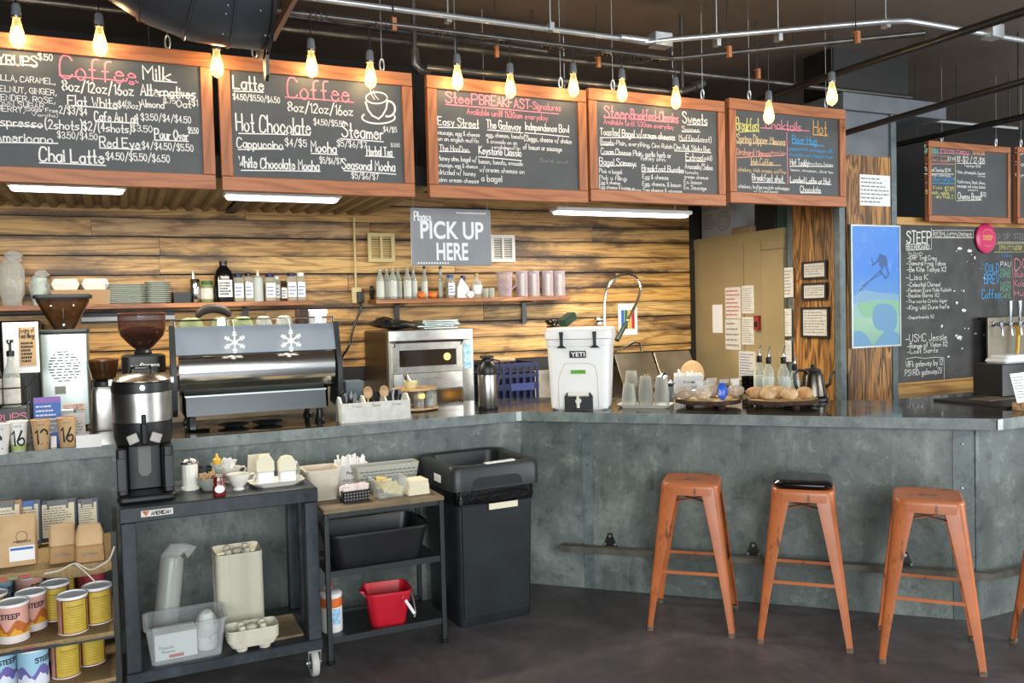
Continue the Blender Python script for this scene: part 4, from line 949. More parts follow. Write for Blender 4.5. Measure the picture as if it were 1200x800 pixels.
for (lab, cr, rows, tint) in (('narrow blank tilted paper furthest left on the cooler', ((835, 357), (847, 390)), 0, None), ('paper with red writing on the cooler', ((850, 337), (868.5, 373)), 7, M_redink), ('paper directly below the red writing sheet on the cooler', ((850, 374), (868.5, 410)), 5, None),
        ('upper list right of the red writing sheet on the cooler', ((869.5, 335), (884, 367)), 11, None), ('lower list left of the red cooler latch', ((869.5, 371.5), (884, 404)), 11, None), ('page with heading on the cooler door', ((895.5, 327), (916, 361)), 9, None),
        ('page half hidden by the pillar, high on the cooler door', ((917, 314), (930, 348)), 8, None), ('calendar sheet on the cooler door', ((905, 362), (928, 394)), 9, None), ('torn sheet below the calendar on the cooler door', ((904, 398), (928, 424)), 8, None), ('colour coded chart on the cooler behind the bottles', ((866, 411), (886, 446)), 9, M_bluelabel)):
    sheet_on('paper_sheet', lab, 'paper', ('x', CX-.0005), cr, M_papermenu if rows > 4 else M_paper, CG, rows, tint, seed=len(lab))
YV = YW-.008
sheet_on('food_chart', 'colour banded chart on the plank wall behind the tap hose', 'chart', ('y', YV), ((724, 356), (747, 392)), M_paper, rows=0, seed=9)
t = [o for o in bpy.data.objects if o.name == 'food_chart'][0]; mb = MB(); A, B = onY(724, 356, YV), onY(747, 392, YV); hw = (B.x-A.x)/2; hh = (A.z-B.z)
for k, c in enumerate(range(4)):
    mb.m = k; mb.box(-hw*.7+k*hw*.36, -hw*.7+k*hw*.36+hw*.32, -.0045, -.0032, hh*.2, hh*.8)
obj('colour_bands', mb, [M_bluelabel, M_green, M_yellowcap, M_red], t, 0)
# two wall vents
for lab, cr, m in (('ivory louvred wall vent left of the pick up sign', ((430, 273), (462.5, 307)), M_vent), ('white louvred wall vent right of the pick up sign', ((574, 275), (603, 307)), M_vent2)):
    A, B = onY(*cr[0], YV), onY(*cr[1], YV); w = B.x-A.x; h = A.z-B.z
    t = thing('wall_vent', lab, 'vent', ((A.x+B.x)/2, YV-.0, B.z), 0, 'louvred wall vents')
    mb = MB(); f = .028
    for x0, x1, a_, b_ in ((-w/2, w/2, 0, f), (-w/2, w/2, h-f, h), (-w/2, -w/2+f, f, h-f), (w/2-f, w/2, f, h-f), (-.01, .01, f, h-f)): mb.box(x0, x1, -.018, 0, a_, b_)
    obj('frame', mb, m, t, 0); mb = MB()
    for k in range(9):
        zz = f+(h-2*f)*(k+.5)/9
        for s in (-1, 1): mb.sheet((s*(w/4-.004), -.006, zz), (w/4-.012-.004, 0, 0), (0, .006, .006), .002)
    obj('louvres', mb, m, t, 0)
# ================================================================== BAR STOOLS
def leg_mb(sx, sy):
    """folded sheet leg: wide at the seat, tapering and splaying to a small foot"""
    mb = MB(); rings = []
    for z, w, out in ((.742, .088, .142), (.70, .086, .147), (.55, .070, .163), (.35, .052, .184), (.15, .038, .205), (.04, .031, .216), (.0, .03, .219)):
        # L-shaped section with a rounded outer corner
        t = .0035; o = out+.004; k = w; c = .35*w
        out_pts = [(o-k, o), (o-c, o), (o-c*.3, o-c*.3), (o, o-c), (o, o-k)]; in_pts = [(o-t, o-k), (o-t, o-c), (o-c*.3-t*.7, o-c*.3-t*.7), (o-c, o-t), (o-k, o-t)]
        rings.append([(sx*x, sy*y, z) for x, y in out_pts+in_pts])
    mb.loft(rings); return mb
def make_stool(label):
    t = thing('bar_stool', label, 'bar stool', (0, 0, 0), 0, 'orange metal bar stools along the bar')
    for sx in (-1, 1):
        for sy in (-1, 1):
            l = obj('leg', leg_mb(sx, sy), M_orange, t, 50)
            o = .2065
            obj('foot_cap', MB().rbox(sx*o, sy*o, -.0, .034, .034, .022, .009, .004), M_rust, l)
            mb = MB(); mb.loft([[(sx*(q-.0006+.0012), sy*(q-.018), z) for q, z in ((.198, .25), (.17, .55))]+[(sx*(q+.0016), sy*(q-.021), z) for q, z in ((.17, .55), (.198, .25))]]*1, True, False) if False else None
    mb = MB()
    mb.loft([mb.rr(.305, .305, .055, .700, 5), mb.rr(.302, .302, .055, .735, 5), mb.rr(.298, .298, .052, .752, 5), mb.rr(.282, .282, .046, .760, 5), mb.rr(.26, .26, .04, .7585, 5), mb.rr(.2, .2, .04, .755, 5)], False, True)
    obj('seat', mb, M_orange, t, 50)
    mb = MB()
    for k in range(14):
        a = 2*pi*k/14; mb.blob(.028*cos(a)*1.3, .018*sin(a), .7555, .006, .005, .001, k, 0, 6, 4)
    for x in (-.018, 0, .018): mb.box(x-.003, x+.003, -.006, .006, .7552, .7562)
    obj('seat_stamp', mb, M_rust, t, 0)
    mb = MB()
    for a in (0, pi/2):
        for s in (-1, 1): mb.at(rz=a).sheet((0, s*.187, .305), (.17, 0, 0), (0, 0, .008), .004)
    obj('footrest', mb, M_orange, t, 0)
    mb = MB()
    for a in (pi/4, -pi/4): mb.at(0, 0, 0, a).sheet((0, 0, .655), (.205, 0, 0), (0, .012, 0), .003)
    obj('cross_brace', mb, M_orange, t, 0)
    return t
s1 = make_stool('leftmost orange bar stool, bare seat, beside the bin'); s1.location = (2.745, 3.675, 0); s1.rotation_euler.z = radians(-42)
copy_tree(s1, 'orange bar stool carrying a black seat cushion', (3.128, 3.262, 0), radians(-44.5))
copy_tree(s1, 'bare orange bar stool right of the one with the cushion', (3.458, 2.795, 0), radians(-48))
copy_tree(s1, 'orange bar stool mostly cut off by the right edge', (4.16, 2.533, 0), radians(15))
mb = MB(); mb.loft([mb.rr(.25, .25, .05, 0, 5), mb.rr(.282, .282, .06, .012, 5), mb.rr(.285, .285, .06, .024, 5), mb.rr(.26, .26, .06, .036, 5), mb.rr(.18, .18, .05, .038, 5)])
one('seat_cushion', 'black vinyl cushion lying on the second bar stool', 'cushion', mb, M_blackgloss, (3.128, 3.262, .7605), radians(-44.5), ang=60)
# ================================================================== THINGS ON THE COUNTERS
TZ = 1.0702
def P3(px, py, z=TZ): p = onZ(px, py, z); return p, sc(p)
def paper_cup(px, py, label, mats, text, band=False, h=.138, r0=.031, r1=.043):
    p, s = P3(px, py-3); t = thing('paper_cup', label, 'cup', p, 0, 'sample cups along the counter edge')
    mb = MB().lathe([(r0-.003, .004), (r0, 0), (r1, h), (r1+.003, h+.002), (r1+.003, h+.006), (r1-.001, h+.007), (r1-.003, h), (r0-.002, .008), (0, .008)], seg=24)
    b = obj('cup_body', mb, mats, t)
    f = lambda a, z: cyl_map(0, 0, 0, r0+(r1-r0)*z/h+.0008, -.3)(a, z)
    if band:
        q = MB(); rr_ = lambda z: r0+(r1-r0)*z/h+.0005; q.lathe([(rr_(.003), .003), (rr_(.035), .035)], seg=24); q.f = q.f[:24]; q.fm = q.fm[:24]; obj('green_band', q, pm('pale_green_print', '#a9b870', .6), t)
    q = MB(); rb = random.getstate()
    ribbons(q, strokes(text, .052 if len(text) > 1 else .03, .066, .02), .0085, lambda a, z: f(a-.01, z+.03)); obj('marker_number', q, M_ink, t, 0)
    q = MB(); ribbons(q, strokes('LUCKY GO', .03, .006, .0), .0012, lambda a, z: f(a, z+.118)); obj('small_print', q, M_greyink, t, 0)
paper_cup(1, 535, 'white paper cup marked with a 2, cut by the left edge', M_paper, '2')
paper_cup(22, 531, 'white paper cup marked 16 with a pale green base', M_paper, '16', True)
paper_cup(49, 529, 'kraft cup marked 12 in the sample cup row', M_kraftlt, '12')
paper_cup(79, 526, 'kraft cup marked 16 in front of the steel grinder', M_kraftlt, '16')
# cards
def standing_card(name, label, cat, px0, px1, ytop, ybot, m, z=TZ, rows=0, tint=None, lean=.12, th=.004, stripe=None, seed=2):
    p, s = P3((px0+px1)/2, ybot, z); w = (px1-px0)*s; h = (ybot-ytop)*s
    t = thing(name, label, cat, p); c = MB().at(0, 0, 0, 0, -lean); c.box(-w/2, w/2, 0, th, 0, h); obj('card', c, m, t, 0)
    q = MB().at(0, 0, 0, 0, -lean)
    if stripe:
        for (za, zb, mm) in stripe: q2 = MB().at(0, 0, 0, 0, -lean).box(-w/2, w/2, -.0012, -.0002, h*za, h*zb); obj('printed_band', q2, mm, t, 0)
    if rows: scribble(q, -w*.42, w*.42, h*.12, h*.85, -.0018, rows, random.Random(seed), pw=h*.7/rows*.18); obj('printed_text', q, tint or M_greyink, t, 0)
    f = MB().box(-w*.4, w*.4, th+lean*h*.1, .05, 0, .006); obj('easel_foot', f, m, t, 0)
    return t
standing_card('flyer', 'blue and violet flyer propped against the steel grinder', 'flyer', 43, 71, 465, 521, M_bluelabel, rows=8, tint=M_paper, stripe=[(.88, 1, pm('violet_print', '#8a5fae', .5)), (.25, .55, pm('tan_print', '#8d9aa8', .5))])
standing_card('flyer', 'white printed leaflet low on the front of the steel grinder', 'flyer', 72, 99, 484, 516, M_papermenu, rows=7, stripe=[(.0, .1, M_redink)])
standing_card('tent_card', 'small blank white card right of the 16 cup', 'card', 91, 118, 509, 524, M_paper, lean=.3)
standing_card('tent_card', 'small white card between the two kraft cups', 'card', 60, 66, 511, 524, M_paper, lean=.3)
# black chalk box with pink lettering and syrup rack, far left
p = onY(14, 490, 4.86); t = thing('sign_box', 'dark box with pink chalk lettering at the far left of the counter', 'box', (p.x-.06, 4.88, TZ))
obj('box_body', MB().rbox(0, 0, 0, .26, .16, .19, .008, .004), M_slate, t)
q = MB(); ribbons(q, strokes('SYRUPS', .2, .035, .05), .005, flat_map((-.07, -.0815, .13))); ribbons(q, strokes('ICED TEA', .22, .035, .05), .005, flat_map((-.09, -.0815, .075))); obj('chalk_lettering', q, CH['p'], t, 0)
bx = t.location.copy()
def pump_bottle(loc, label, col, s=1.0):
    t = thing('syrup_bottle', label, 'bottle', loc, 0, 'syrup pump bottles')
    obj('bottle_body', MB().lathe([(.03, 0), (.036, .004), (.037, .15), (.034, .18), (.018, .215), (.0145, .25), (.0145, .262)], seg=18), col, t)
    obj('label_band', MB().lathe([(.0375, .02), (.0378, .025), (.0378, .14), (.0375, .145)], seg=18), M_papermenu, t) if col is not M_satin else None
    q = MB().lathe([(.017, .255), (.018, .28), (.012, .284), (.006, .285), (.006, .325)], seg=12); q.tube([(0, 0, .325), (.0, -.0, .333), (.0, -.045, .335), (0, -.06, .32)], .006, 8); q.box(-.014, .014, -.012, .018, .322, .338); obj('pump', q, M_black, t)
pump_bottle((bx.x+.065, bx.y-.01, bx.z+.1902), 'amber syrup bottle with black pump on the chalk box', M_jar)
pump_bottle((bx.x-.015, bx.y+.0, bx.z+.1902), 'second syrup bottle with pump, cut by the left edge', M_amber)
q = MB()
for z in (.02, .1):
    q.tube([(-.15, -.06, z), (.07, -.06, z), (.07, .06, z), (-.15, .06, z)], .0035, 6, True)
for x, y in ((-.15, -.06), (.07, -.06), (.07, .06), (-.15, .06)): q.cyl((x, y, .002), (x, y, .1), .0035, None, 6)
q.tube([(.07, -.06, .1), (.11, -.02, .16), (.11, .02, .16), (.07, .06, .1)], .0035, 6)
one('wire_rack', 'black wire rack around the syrup bottles', 'rack', q, M_blackmetal, (bx.x+.065, bx.y-.01, bx.z+.1902))
# allergy notice and the black machine behind it
p = onZ(22, 480, .9152); Yb = 6.05
a, b = onY(-8, 374, Yb-.25), onY(50, 470, Yb-.25)
t = thing('brewing_machine', 'black brewing machine on the back counter at the far left', 'coffee machine', ((a.x+b.x)/2, Yb, .9152)); w = b.x-a.x
obj('tower', MB().rbox(0, .08, 0, w, .32, .76, .03, .01), M_black, t); obj('head', MB().rbox(0, -.08, .6, w, .36, .18, .05, .02), M_blackgloss, t); obj('base_tray', MB().rbox(0, -.08, 0, w, .36, .05, .02, .006), M_black, t)
p = onZ(32, 505, TZ); yy = 5.2; a, b = onY(2, 378, yy), onY(47, 436, yy)
t = thing('allergy_notice', 'white standing notice with tan panel about food allergy', 'notice', ((a.x+b.x)/2, yy, TZ)); w = b.x-a.x; zb, zt_ = b.z-TZ, a.z-TZ
obj('post', MB().box(-.012, .012, .0, .012, 0, zb), M_black, t, 0); obj('foot', MB().rbox(0, 0, 0, .16, .1, .008, .02, .002), M_black, t)
obj('board', MB().rbox(0, 0, zb, w, .008, zt_-zb, .004, .001), M_paper, t, 20)
q = MB().box(-w*.05, w*.42, -.0055, -.0042, zb+(zt_-zb)*.14, zb+(zt_-zb)*.9); obj('tan_panel', q, M_kraftlt, t, 0)
q = MB()
for k, tx in enumerate(('Aware of', 'Food Allergy')): ribbons(q, strokes(tx, w*.42, .026), .003, flat_map((-w*.03, -.006, zb+(zt_-zb)*(.8-.11*k))))
scribble(q, -w*.0, w*.38, zb+(zt_-zb)*.2, zb+(zt_-zb)*.62, -.006, 6, random.Random(3), pw=.006); obj('printed_text', q, M_ink, t, 0)
# ---- steel bulk grinder
p, s = P3(79, 503); W_ = .245; t = thing('coffee_grinder', 'tall steel bulk coffee grinder with brown funnel hopper', 'coffee grinder', (p.x, p.y+.15, TZ))
H = .53
obj('body', MB().rbox(0, 0, .015, W_, .26, H, .012, .006), M_satin, t)
obj('top_cap', MB().rbox(0, 0, H+.0155, W_+.012, .27, .022, .014, .006), M_darkgrey, t)
for sx in (-1, 1):
    for sy in (-1, 1): obj('foot', MB().cyl((sx*.09, sy*.1, 0), (sx*.09, sy*.1, .0145), .014, .012, 10), M_black, t)
q = MB().loft([q2 for q2 in [MB().rr(.10, .10, .02, H+.038), MB().rr(.13, .12, .03, H+.06), MB().rr(.27, .2, .03, H+.2), MB().rr(.275, .205, .03, H+.215)]])
obj('hopper', q, M_amber, t)
q = MB(); q.loft([q.rr(.295, .225, .03, H+.2155), q.rr(.3, .23, .03, H+.222), q.rr(.3, .23, .03, H+.232), q.rr(.28, .21, .03, H+.238)]); hp = obj('hopper_lid', q, M_darkgrey, t)
q = MB()
for x in (-.06, .055): q.blob(x, -.098, H+.17, .007, .006, .007, 1, 0, 8, 6)
obj('hopper_screw', q, M_chrome, t)
q = MB().cyl((0, -.083, H+.06), (0, -.094, H+.16), .004, None, 6); q.blob(0, -.078, H+.06, .014, .014, .012, 1, 0, 10, 7); obj('shutoff_rod', q, M_chrome, t)
q = MB(); R = random.Random(8)
for k in range(11):
    zz = H*.52+k*.0165; half = .082*sqrt(max(0, 1-((k-5)/5.6)**2)); x = -half
    while x < half-.01:
        L = R.choice((.022, .03, .014)); q.box(x, min(x+L, half), -.1312, -.1298, zz-.0032, zz+.0032); x += L+.009
obj('vent_slots', q, M_ink, t, 0)
obj('badge', MB().box(-.055, -.0, -.1325, -.1302, H*.38, H*.38+.045), M_greyink, t, 0); obj('warning_label', MB().box(-.02, .1, -.1325, -.1302, H*.19, H*.27), M_papermenu, t, 0)
q = MB(); scribble(q, -.015, .095, H*.195, H*.265, -.1332, 4, random.Random(4), pw=.0022); obj('label_print', q, M_redink, t, 0)
obj('chute', MB().rbox(.0, -.155, H*.03, .09, .048, .1, .01, .004), M_satin, t)
# ---- small hopper grinder
p, s = P3(124, 505); t = thing('coffee_grinder', 'small steel grinder with dark cup hopper between two bigger grinders', 'coffee grinder', (p.x, p.y+.07, TZ))
obj('body', MB().loft([MB().rr(.13, .14, .03, 0), MB().rr(.135, .145, .03, .01), MB().rr(.125, .135, .03, .22), MB().rr(.11, .12, .03, .245)]), M_brushed, t)
obj('collar', MB().lathe([(.052, .2455), (.058, .25), (.058, .272), (.05, .276)], seg=20), M_black, t)
h_ = obj('hopper', MB().lathe([(.04, .2765), (.06, .29), (.076, .36), (.078, .385)], seg=22), M_amber, t); obj('lid', MB().lathe([(.079, .3855), (.08, .388), (.078, .395), (.03, .404), (0, .405)], seg=22), M_hopper, h_)
# ---- espresso grinder behind the big one, hopper full of beans
p, s = P3(172, 500); t = thing('espresso_grinder', 'black espresso grinder with a round hopper of beans, left of the espresso machine', 'coffee grinder', (p.x, p.y+.16, TZ))
obj('body', MB().loft([MB().rr(.2, .24, .05, 0), MB().rr(.2, .24, .05, .03), MB().rr(.15, .2, .05, .05), MB().rr(.16, .22, .05, .3), MB().rr(.235, .26, .05, .305), MB().rr(.235, .26, .05, .40), MB().rr(.2, .22, .05, .408)]), M_black, t)
q = MB(); ribbons(q, strokes('fiorenz', .1, .018), .004, flat_map((-.02, -.1305, .345))); obj('badge_lettering', q, M_white, t, 0)
obj('neck', MB().lathe([(.045, .4085), (.05, .42), (.04, .44)], seg=18), M_darkgrey, t)
hp = obj('hopper', MB().lathe([(.04, .4405), (.06, .455), (.118, .52), (.128, .56), (.13, .635)], seg=26), M_hopper, t); obj('beans', MB().lathe([(.035, .445), (.055, .462), (.108, .52), (.116, .555), (.06, .572), (0, .575)], seg=20), M_beans, hp)
obj('hopper_lid', MB().lathe([(.132, .6355), (.134, .64), (.134, .648), (.12, .654), (0, .656)], seg=26), M_hopper, hp)
# ---- espresso machine, its polished back to the room
p, s = P3(305, 502); ex = thing('espresso_machine', 'wide polished espresso machine with two snowflakes hung on its back', 'coffee machine', (.70, 5.03, TZ)); EW = .86
fy = -.17
obj('chassis', MB().rbox(0, .075, .075, EW-.06, .32, .44, .02, .008), M_blackgloss, ex)
q = MB().loft([[(-EW/2, fy-.005, .415), (EW/2, fy-.005, .415), (EW/2, fy+.045, .565), (-EW/2, fy+.045, .565)], [(-EW/2, fy+.02, .41), (EW/2, fy+.02, .41), (EW/2, fy+.06, .565), (-EW/2, fy+.06, .565)]])
obj('upper_panel', q, pm('blue_grey_steel', '#a3adb8', .3, .35), ex, 0)
prof = [(fy+.0, .408), (fy-.02, .385), (fy-.032, .345), (fy-.032, .30), (fy-.02, .255), (fy+.005, .215), (fy+.05, .195), (fy+.06, .21), (fy+.06, .405)]
obj('curved_panel', MB().prism([(u, v) for u, v in prof], -EW/2+.012, EW/2-.012, 'yz'), pm('mirror_steel', '#cdcdcb', .14, 1), ex, 25)
q = MB().loft([[(-.39, fy-.03, .085), (.36, fy-.03, .085), (.36, fy-.01, .185), (-.39, fy-.01, .185)], [(-.39, fy+.1, .085), (.36, fy+.1, .085), (.36, fy+.1, .185), (-.39, fy+.1, .185)]]); obj('drip_box', q, pm('dark_steel_box', '#575c5e', .3, .4), ex, 0)
obj('box_cap', MB().box(-.395, .365, fy-.02, fy+.05, .186, .194), M_satin, ex, 0)
for sx in (-1, 1):
    o = [(fy+.04, .08), (fy-.02, .12), (fy-.035, .22), (fy-.04, .34), (fy-.005, .44), (fy+.03, .575), (fy+.07, .575), (fy+.1, .4), (fy+.2, .1)]
    obj('side_cheek', MB().prism(o, sx*(EW/2+.001), sx*(EW/2+.028), 'yz'), M_darkgrey, ex, 25)
for sx in (-.36, .33):
    for sy in (fy+.02, .2): obj('foot', MB().lathe([(.028, 0), (.03, .01), (.018, .03), (.018, .0745)], sx, sy, 0, 14), M_black, ex)
q = MB().tube([(-EW/2, .22, .60), (-EW/2, fy+.05, .60), (EW/2, fy+.05, .60), (EW/2, .22, .60)], .005, 6)
for x in (-EW/2, -.16, .34, EW/2): q.cyl((x, fy+.05, .565), (x, fy+.05, .60), .005, None, 6)
obj('cup_rail', q, M_chrome, ex); obj('cup_shelf', MB().box(-EW/2+.01, EW/2-.01, fy+.065, .24, .518, .53), M_brushed, ex, 0)
for x in (-.19, .345):
    obj('rail_plate', MB().box(x-.02, x+.022, fy+.043, fy+.048, .567, .605), M_satin, ex, 0)
q = MB(); q.lathe([(.055, .0), (.06, .012), (.05, .014)], -.33, fy-.0, .0, 18); q.box(-.375, -.345, fy-.03, fy-.01, .015, .075); obj('steam_tap', q, M_blackgloss, ex)
for k, x in enumerate((-.14, .04)): 
    p4 = Vector((ex.location.x+x, ex.location.y+fy+.07, TZ)); one('saucer', 'dark saucer under the espresso machine, %s one' % ('left' if k == 0 else 'right'), 'saucer', MB().lathe([(.04, 0), (.05, .004), (.085, .016), (.088, .019), (.08, .018), (.04, .008), (0, .007)], seg=24), M_darkgrey, p4, group='saucers under the espresso machine')
for px, py, lab in ((275, 401, 'left white snowflake hung on the espresso machine'), (341, 399, 'right white snowflake hung on the espresso machine')):
    Yf = ex.location.y+fy-.045; a = onY(px, py, Yf); r = 13*sc(a); t = thing('snowflake_ornament', lab, 'ornament', a, 0, 'snowflakes on the espresso machine'); q = MB(); q2 = MB()
    for k in range(6):
        g = k*pi/3+pi/6; d = Vector((cos(g), 0, sin(g))); n = Vector((-sin(g), 0, cos(g)))
        q.sheet(d*r*.5, d*r*.5, n*r*.075, .004+.0004*k)
        for f_, L in ((.55, .27), (.8, .2)):
            for sg in (-1, 1): q.sheet(d*r*f_+(d*.7+n*sg*.75)*r*L*.5, (d*.7+n*sg*.75)*r*L*.5, (n*.7-d*sg*.75)*r*.065, .0026+.0002*k+.0001*sg)
    q.lathe([(r*.26, -.0035), (r*.26, .0035)], 0, 0, 0, 6, 'y'); obj('flake', q, M_white, t, 0)
    top_z = TZ+.60-a.z; obj('thread', MB().tube([(0, 0, r), (0, .02, top_z*.7), (0, .05+.0, top_z-.002)], .0012, 5), M_white, t)
# cups on the machine
cz = TZ+.5302
def bowl(px, w, h, m, label, y):
    a = onY(px, 380, y); s = sc(a); r = w*s/2*.88
    one('cup', label, 'cup', MB().lathe([(r*.98, 0), (r, .005), (r*.95, h*.5), (r*.75, h*.88), (r*.5, h*.97), (r*.48, h), (r*.42, h), (0, h*.97)], seg=22), m, (a.x, y, cz), group='cups on the espresso machine')
for px, w, m, lab in ((224, 34, M_sage, 'sage green upturned cup at the left end of the machine top'), (258, 26, M_sage, 'narrower sage upturned cup on the machine top'), (284, 30, M_sage, 'sage upturned cup above the left snowflake'), (309, 23, M_greyglaze, 'grey upturned cup left of centre on the machine top'), (333, 23, M_greyglaze, 'grey upturned cup above the right snowflake')):
    bowl(px, w, .085, m, lab, 5.02)
a = onY(354, 380, 5.02); one('jar', 'brown speckled glass tumbler on the machine top', 'jar', MB().lathe([(.036, 0), (.04, .01), (.04, .12), (.037, .12), (.036, .008), (0, .008)], seg=18), M_beans, (a.x, 5.02, cz))
a = onY(376, 380, 5.04); t = thing('plastic_tub', 'white lidded tub at the right end of the machine top', 'tub', (a.x-.02, 5.075, cz)); t.scale = (.85, .85, 1)
obj('tub_body', MB().loft([MB().rr(.12, .12, .025, 0), MB().rr(.14, .14, .03, .09)]), M_white, t); obj('lid', MB().loft([MB().rr(.15, .15, .03, .0905), MB().rr(.152, .152, .03, .11), MB().rr(.13, .13, .03, .116)]), M_white, t)
a = onY(249, 372, 5.1); q = MB(); q.tube([(.085*cos(pi*k/10)*1.0, 0, .05*sin(pi*k/10)) for k in range(11)], [.012, .02, .024, .026, .027, .027, .027, .026, .024, .02, .012], 10)
one('brush', 'dark brown curved brush lying over the sage cups', 'brush', q, pm('dark_brown_rubber', '#241a14', .6), (a.x, 5.035, cz+.0845))
# grey box, caddy, cutlery
a = onY(415, 470, 5.05); s = sc(a); t = one('grey_box', 'slate grey box standing right of the espresso machine', 'box', MB().rbox(0, 0, 0, 21*s, .1, .21, .006, .004), pm('slate_blue', '#5d6b70', .5), (a.x, 5.08, TZ))
p, s = P3(439, 493); cw = .405; t = thing('cutlery_caddy', 'white painted wooden caddy full of black cutlery', 'caddy', (p.x+.01, p.y+.058, TZ), 0)
mb = MB(); d = .14; h = .125; th = .01
mb.box(-cw/2, cw/2, -d/2, -d/2+th, 0, h*.88); mb.box(-cw/2, cw/2, d/2-th, d/2, 0, h*.88); mb.box(-cw/2+.001, cw/2-.001, -d/2+th, d/2-th, 0, th)
M_whitewood = pm('whitewashed_wood', '#d9d8d0', .6, var='#c4c2b8', vscale=20)
for x in (-cw/2, -cw/6, cw/6-th, cw/2-th): mb.prism([(-d/2+th, th), (d/2-th, th), (d/2-th, h*.9), (.02, h*1.15), (-.02, h*1.15), (-d/2+th, h*.9)], x, x+th, 'yz')
obj('box_frame', mb, M_whitewood, t, 0); q = MB()
for tx, x in (('Forks', -cw*.34), ('Spoons', -cw*.06), ('Knives', cw*.24)): ribbons(q, strokes(tx, .05, .013), .0018, flat_map((x, -d/2-.0006, h*.68)))
obj('burnt_lettering', q, M_greyink, t, 0); cad = t.location.copy()
q = MB().loft([[(-.006, -.0015, 0), (.006, -.0015, 0), (.006, .0015, 0), (-.006, .0015, 0)], [(-.004, -.0015, .08), (.004, -.0015, .08), (.004, .0015, .08), (-.004, .0015, .08)], [(-.009, -.0015, .115), (.009, -.0015, .115), (.009, .0015, .115), (-.009, .0015, .115)], [(-.007, -.0015, .15), (.007, -.0015, .15), (.007, .0015, .15), (-.007, .0015, .15)]])
R = random.Random(12); c0 = None
for k in range(27):
    i = k % 3; x = cad.x-cw/3+i*cw/3+R.uniform(-.035, .035); y = cad.y+R.uniform(-.03, .03)
    if c0 is None: c0 = one('plastic_cutlery', 'black plastic utensil standing in the white wooden caddy', 'cutlery', q, M_blackgloss, (x, y, TZ+.0105), group='black cutlery in the caddy'); o = c0
    else: o = c0.copy(); COL.objects.link(o); o.location = (x, y, TZ+.0105)
    o.rotation_euler = (R.uniform(-.12, .12), R.uniform(-.14, .14), R.uniform(-.4, .4)); o.scale = (1.35, 1.5, R.uniform(.95, 1.1))
for px, lab in ((430, 'left pale wooden spoon head in the caddy'), (449, 'right pale wooden spoon head in the caddy')):
    a = onY(px, 458, cad.y); q = MB().loft([[(.005*cos(2*pi*k/8), .003*sin(2*pi*k/8), 0) for k in range(8)], [(.005*cos(2*pi*k/8), .003*sin(2*pi*k/8), .12) for k in range(8)]]); q.blob(0, 0, .15, .028, .01, .036, 1, 0, 14, 9)
    one('spoon', lab, 'spoon', q, M_lightwood, (a.x, cad.y-.02, TZ+.0105), group='wooden spoons in the caddy')
# two tier wooden stand with jars
p, s = P3(494, 482); t = thing('tiered_stand', 'two tier round wooden stand holding jars, beside the cutlery caddy', 'stand', (p.x, p.y+.13, TZ))
obj('lower_tier', MB().lathe([(.13, .006), (.15, .008), (.152, .014), (.15, .02), (0, .02)], seg=30), M_lightwood, t); obj('stem', MB().cyl((0, 0, .0), (0, 0, .125), .012, None, 12), M_lightwood, t)
obj('foot_ring', MB().lathe([(.08, 0), (.085, .0), (.085, .0055), (.08, .0055)], seg=24), M_lightwood, t)
obj('upper_tier', MB().lathe([(.135, .125), (.145, .127), (.146, .134), (.144, .138), (0, .138)], seg=30), M_lightwood, t); sl = t.location.copy()
for dx, dy, c, lab in ((-.1, -.03, M_offwhite, 'pale jar on the left of the wooden stand'), (-.005, -.1, M_honey, 'dark jam jar at the front of the wooden stand'), (.075, -.075, M_greyglaze, 'clear jar of creamers at the front right of the wooden stand'), (.115, .0, M_lightwood, 'jar on the right of the wooden stand')):
    j = thing('jar', lab, 'jar', (sl.x+dx, sl.y+dy, TZ+.0202), 0, 'jars on the wooden stand'); obj('glass', MB().lathe([(.028, 0), (.032, .004), (.032, .07), (.026, .08), (.026, .088)], seg=16), M_jar, j)
    obj('contents', MB().lathe([(.027, .003), (.0295, .006), (.0295, .055), (0, .056)], seg=14), c, j); obj('lid', MB().lathe([(.028, .0885), (.029, .09), (.029, .098), (0, .099)], seg=16), M_satin, j)
tz = TZ+.1382; bb_ = thing('bowl', 'cream bowl on the upper tier of the wooden stand', 'bowl', (sl.x-.03, sl.y-.02, tz)); obj('bowl_body', MB().lathe([(.03, 0), (.033, .004), (.048, .04), (.05, .045), (.047, .045), (.03, .008), (0, .007)], seg=20), M_cream2, bb_)
q = MB().at(ry=-.5, x=.0, z=.035).lathe([(.0, 0), (.02, .001), (.022, .03), (.018, .05), (.02, .055), (.017, .055), (.015, .03), (0, .03)], seg=16); one('milk_jug', 'little steel jug lying in the cream bowl', 'jug', q, M_chrome, (sl.x-.035, sl.y-.02, tz+.006))
# thermos
p, s = P3(573, 481); t = thing('airpot', 'tall steel thermos with black pump lid, left of the white cooler', 'thermos', (p.x+.02, p.y+.06, TZ)); r = .058
obj('base_ring', MB().lathe([(r+.004, 0), (r+.006, .004), (r+.006, .022), (r, .024)], seg=24), M_black, t); obj('steel_body', MB().lathe([(r-.002, .0245), (r, .028), (r, .215), (r-.002, .22)], seg=28), M_brushed, t)
obj('lid', MB().lathe([(r+.002, .2205), (r+.003, .225), (r+.003, .262), (r-.01, .285), (r-.022, .3), (r-.022, .312), (.02, .318), (0, .32)], seg=24), M_black, t)
q = MB().rbox(-.0, -.0, .3185, .09, .03, .018, .012, .005); q.cyl((-.045, 0, .3), (-.075, 0, .292), .012, .008, 10); obj('pump_lever', q, M_black, t); q = MB().tube([(.04, 0, .31), (.085, 0, .3), (.095, 0, .22), (.062, 0, .12), (.0605, 0, .1)], .005, 8); obj('carry_strap', q, M_darkgrey, t)
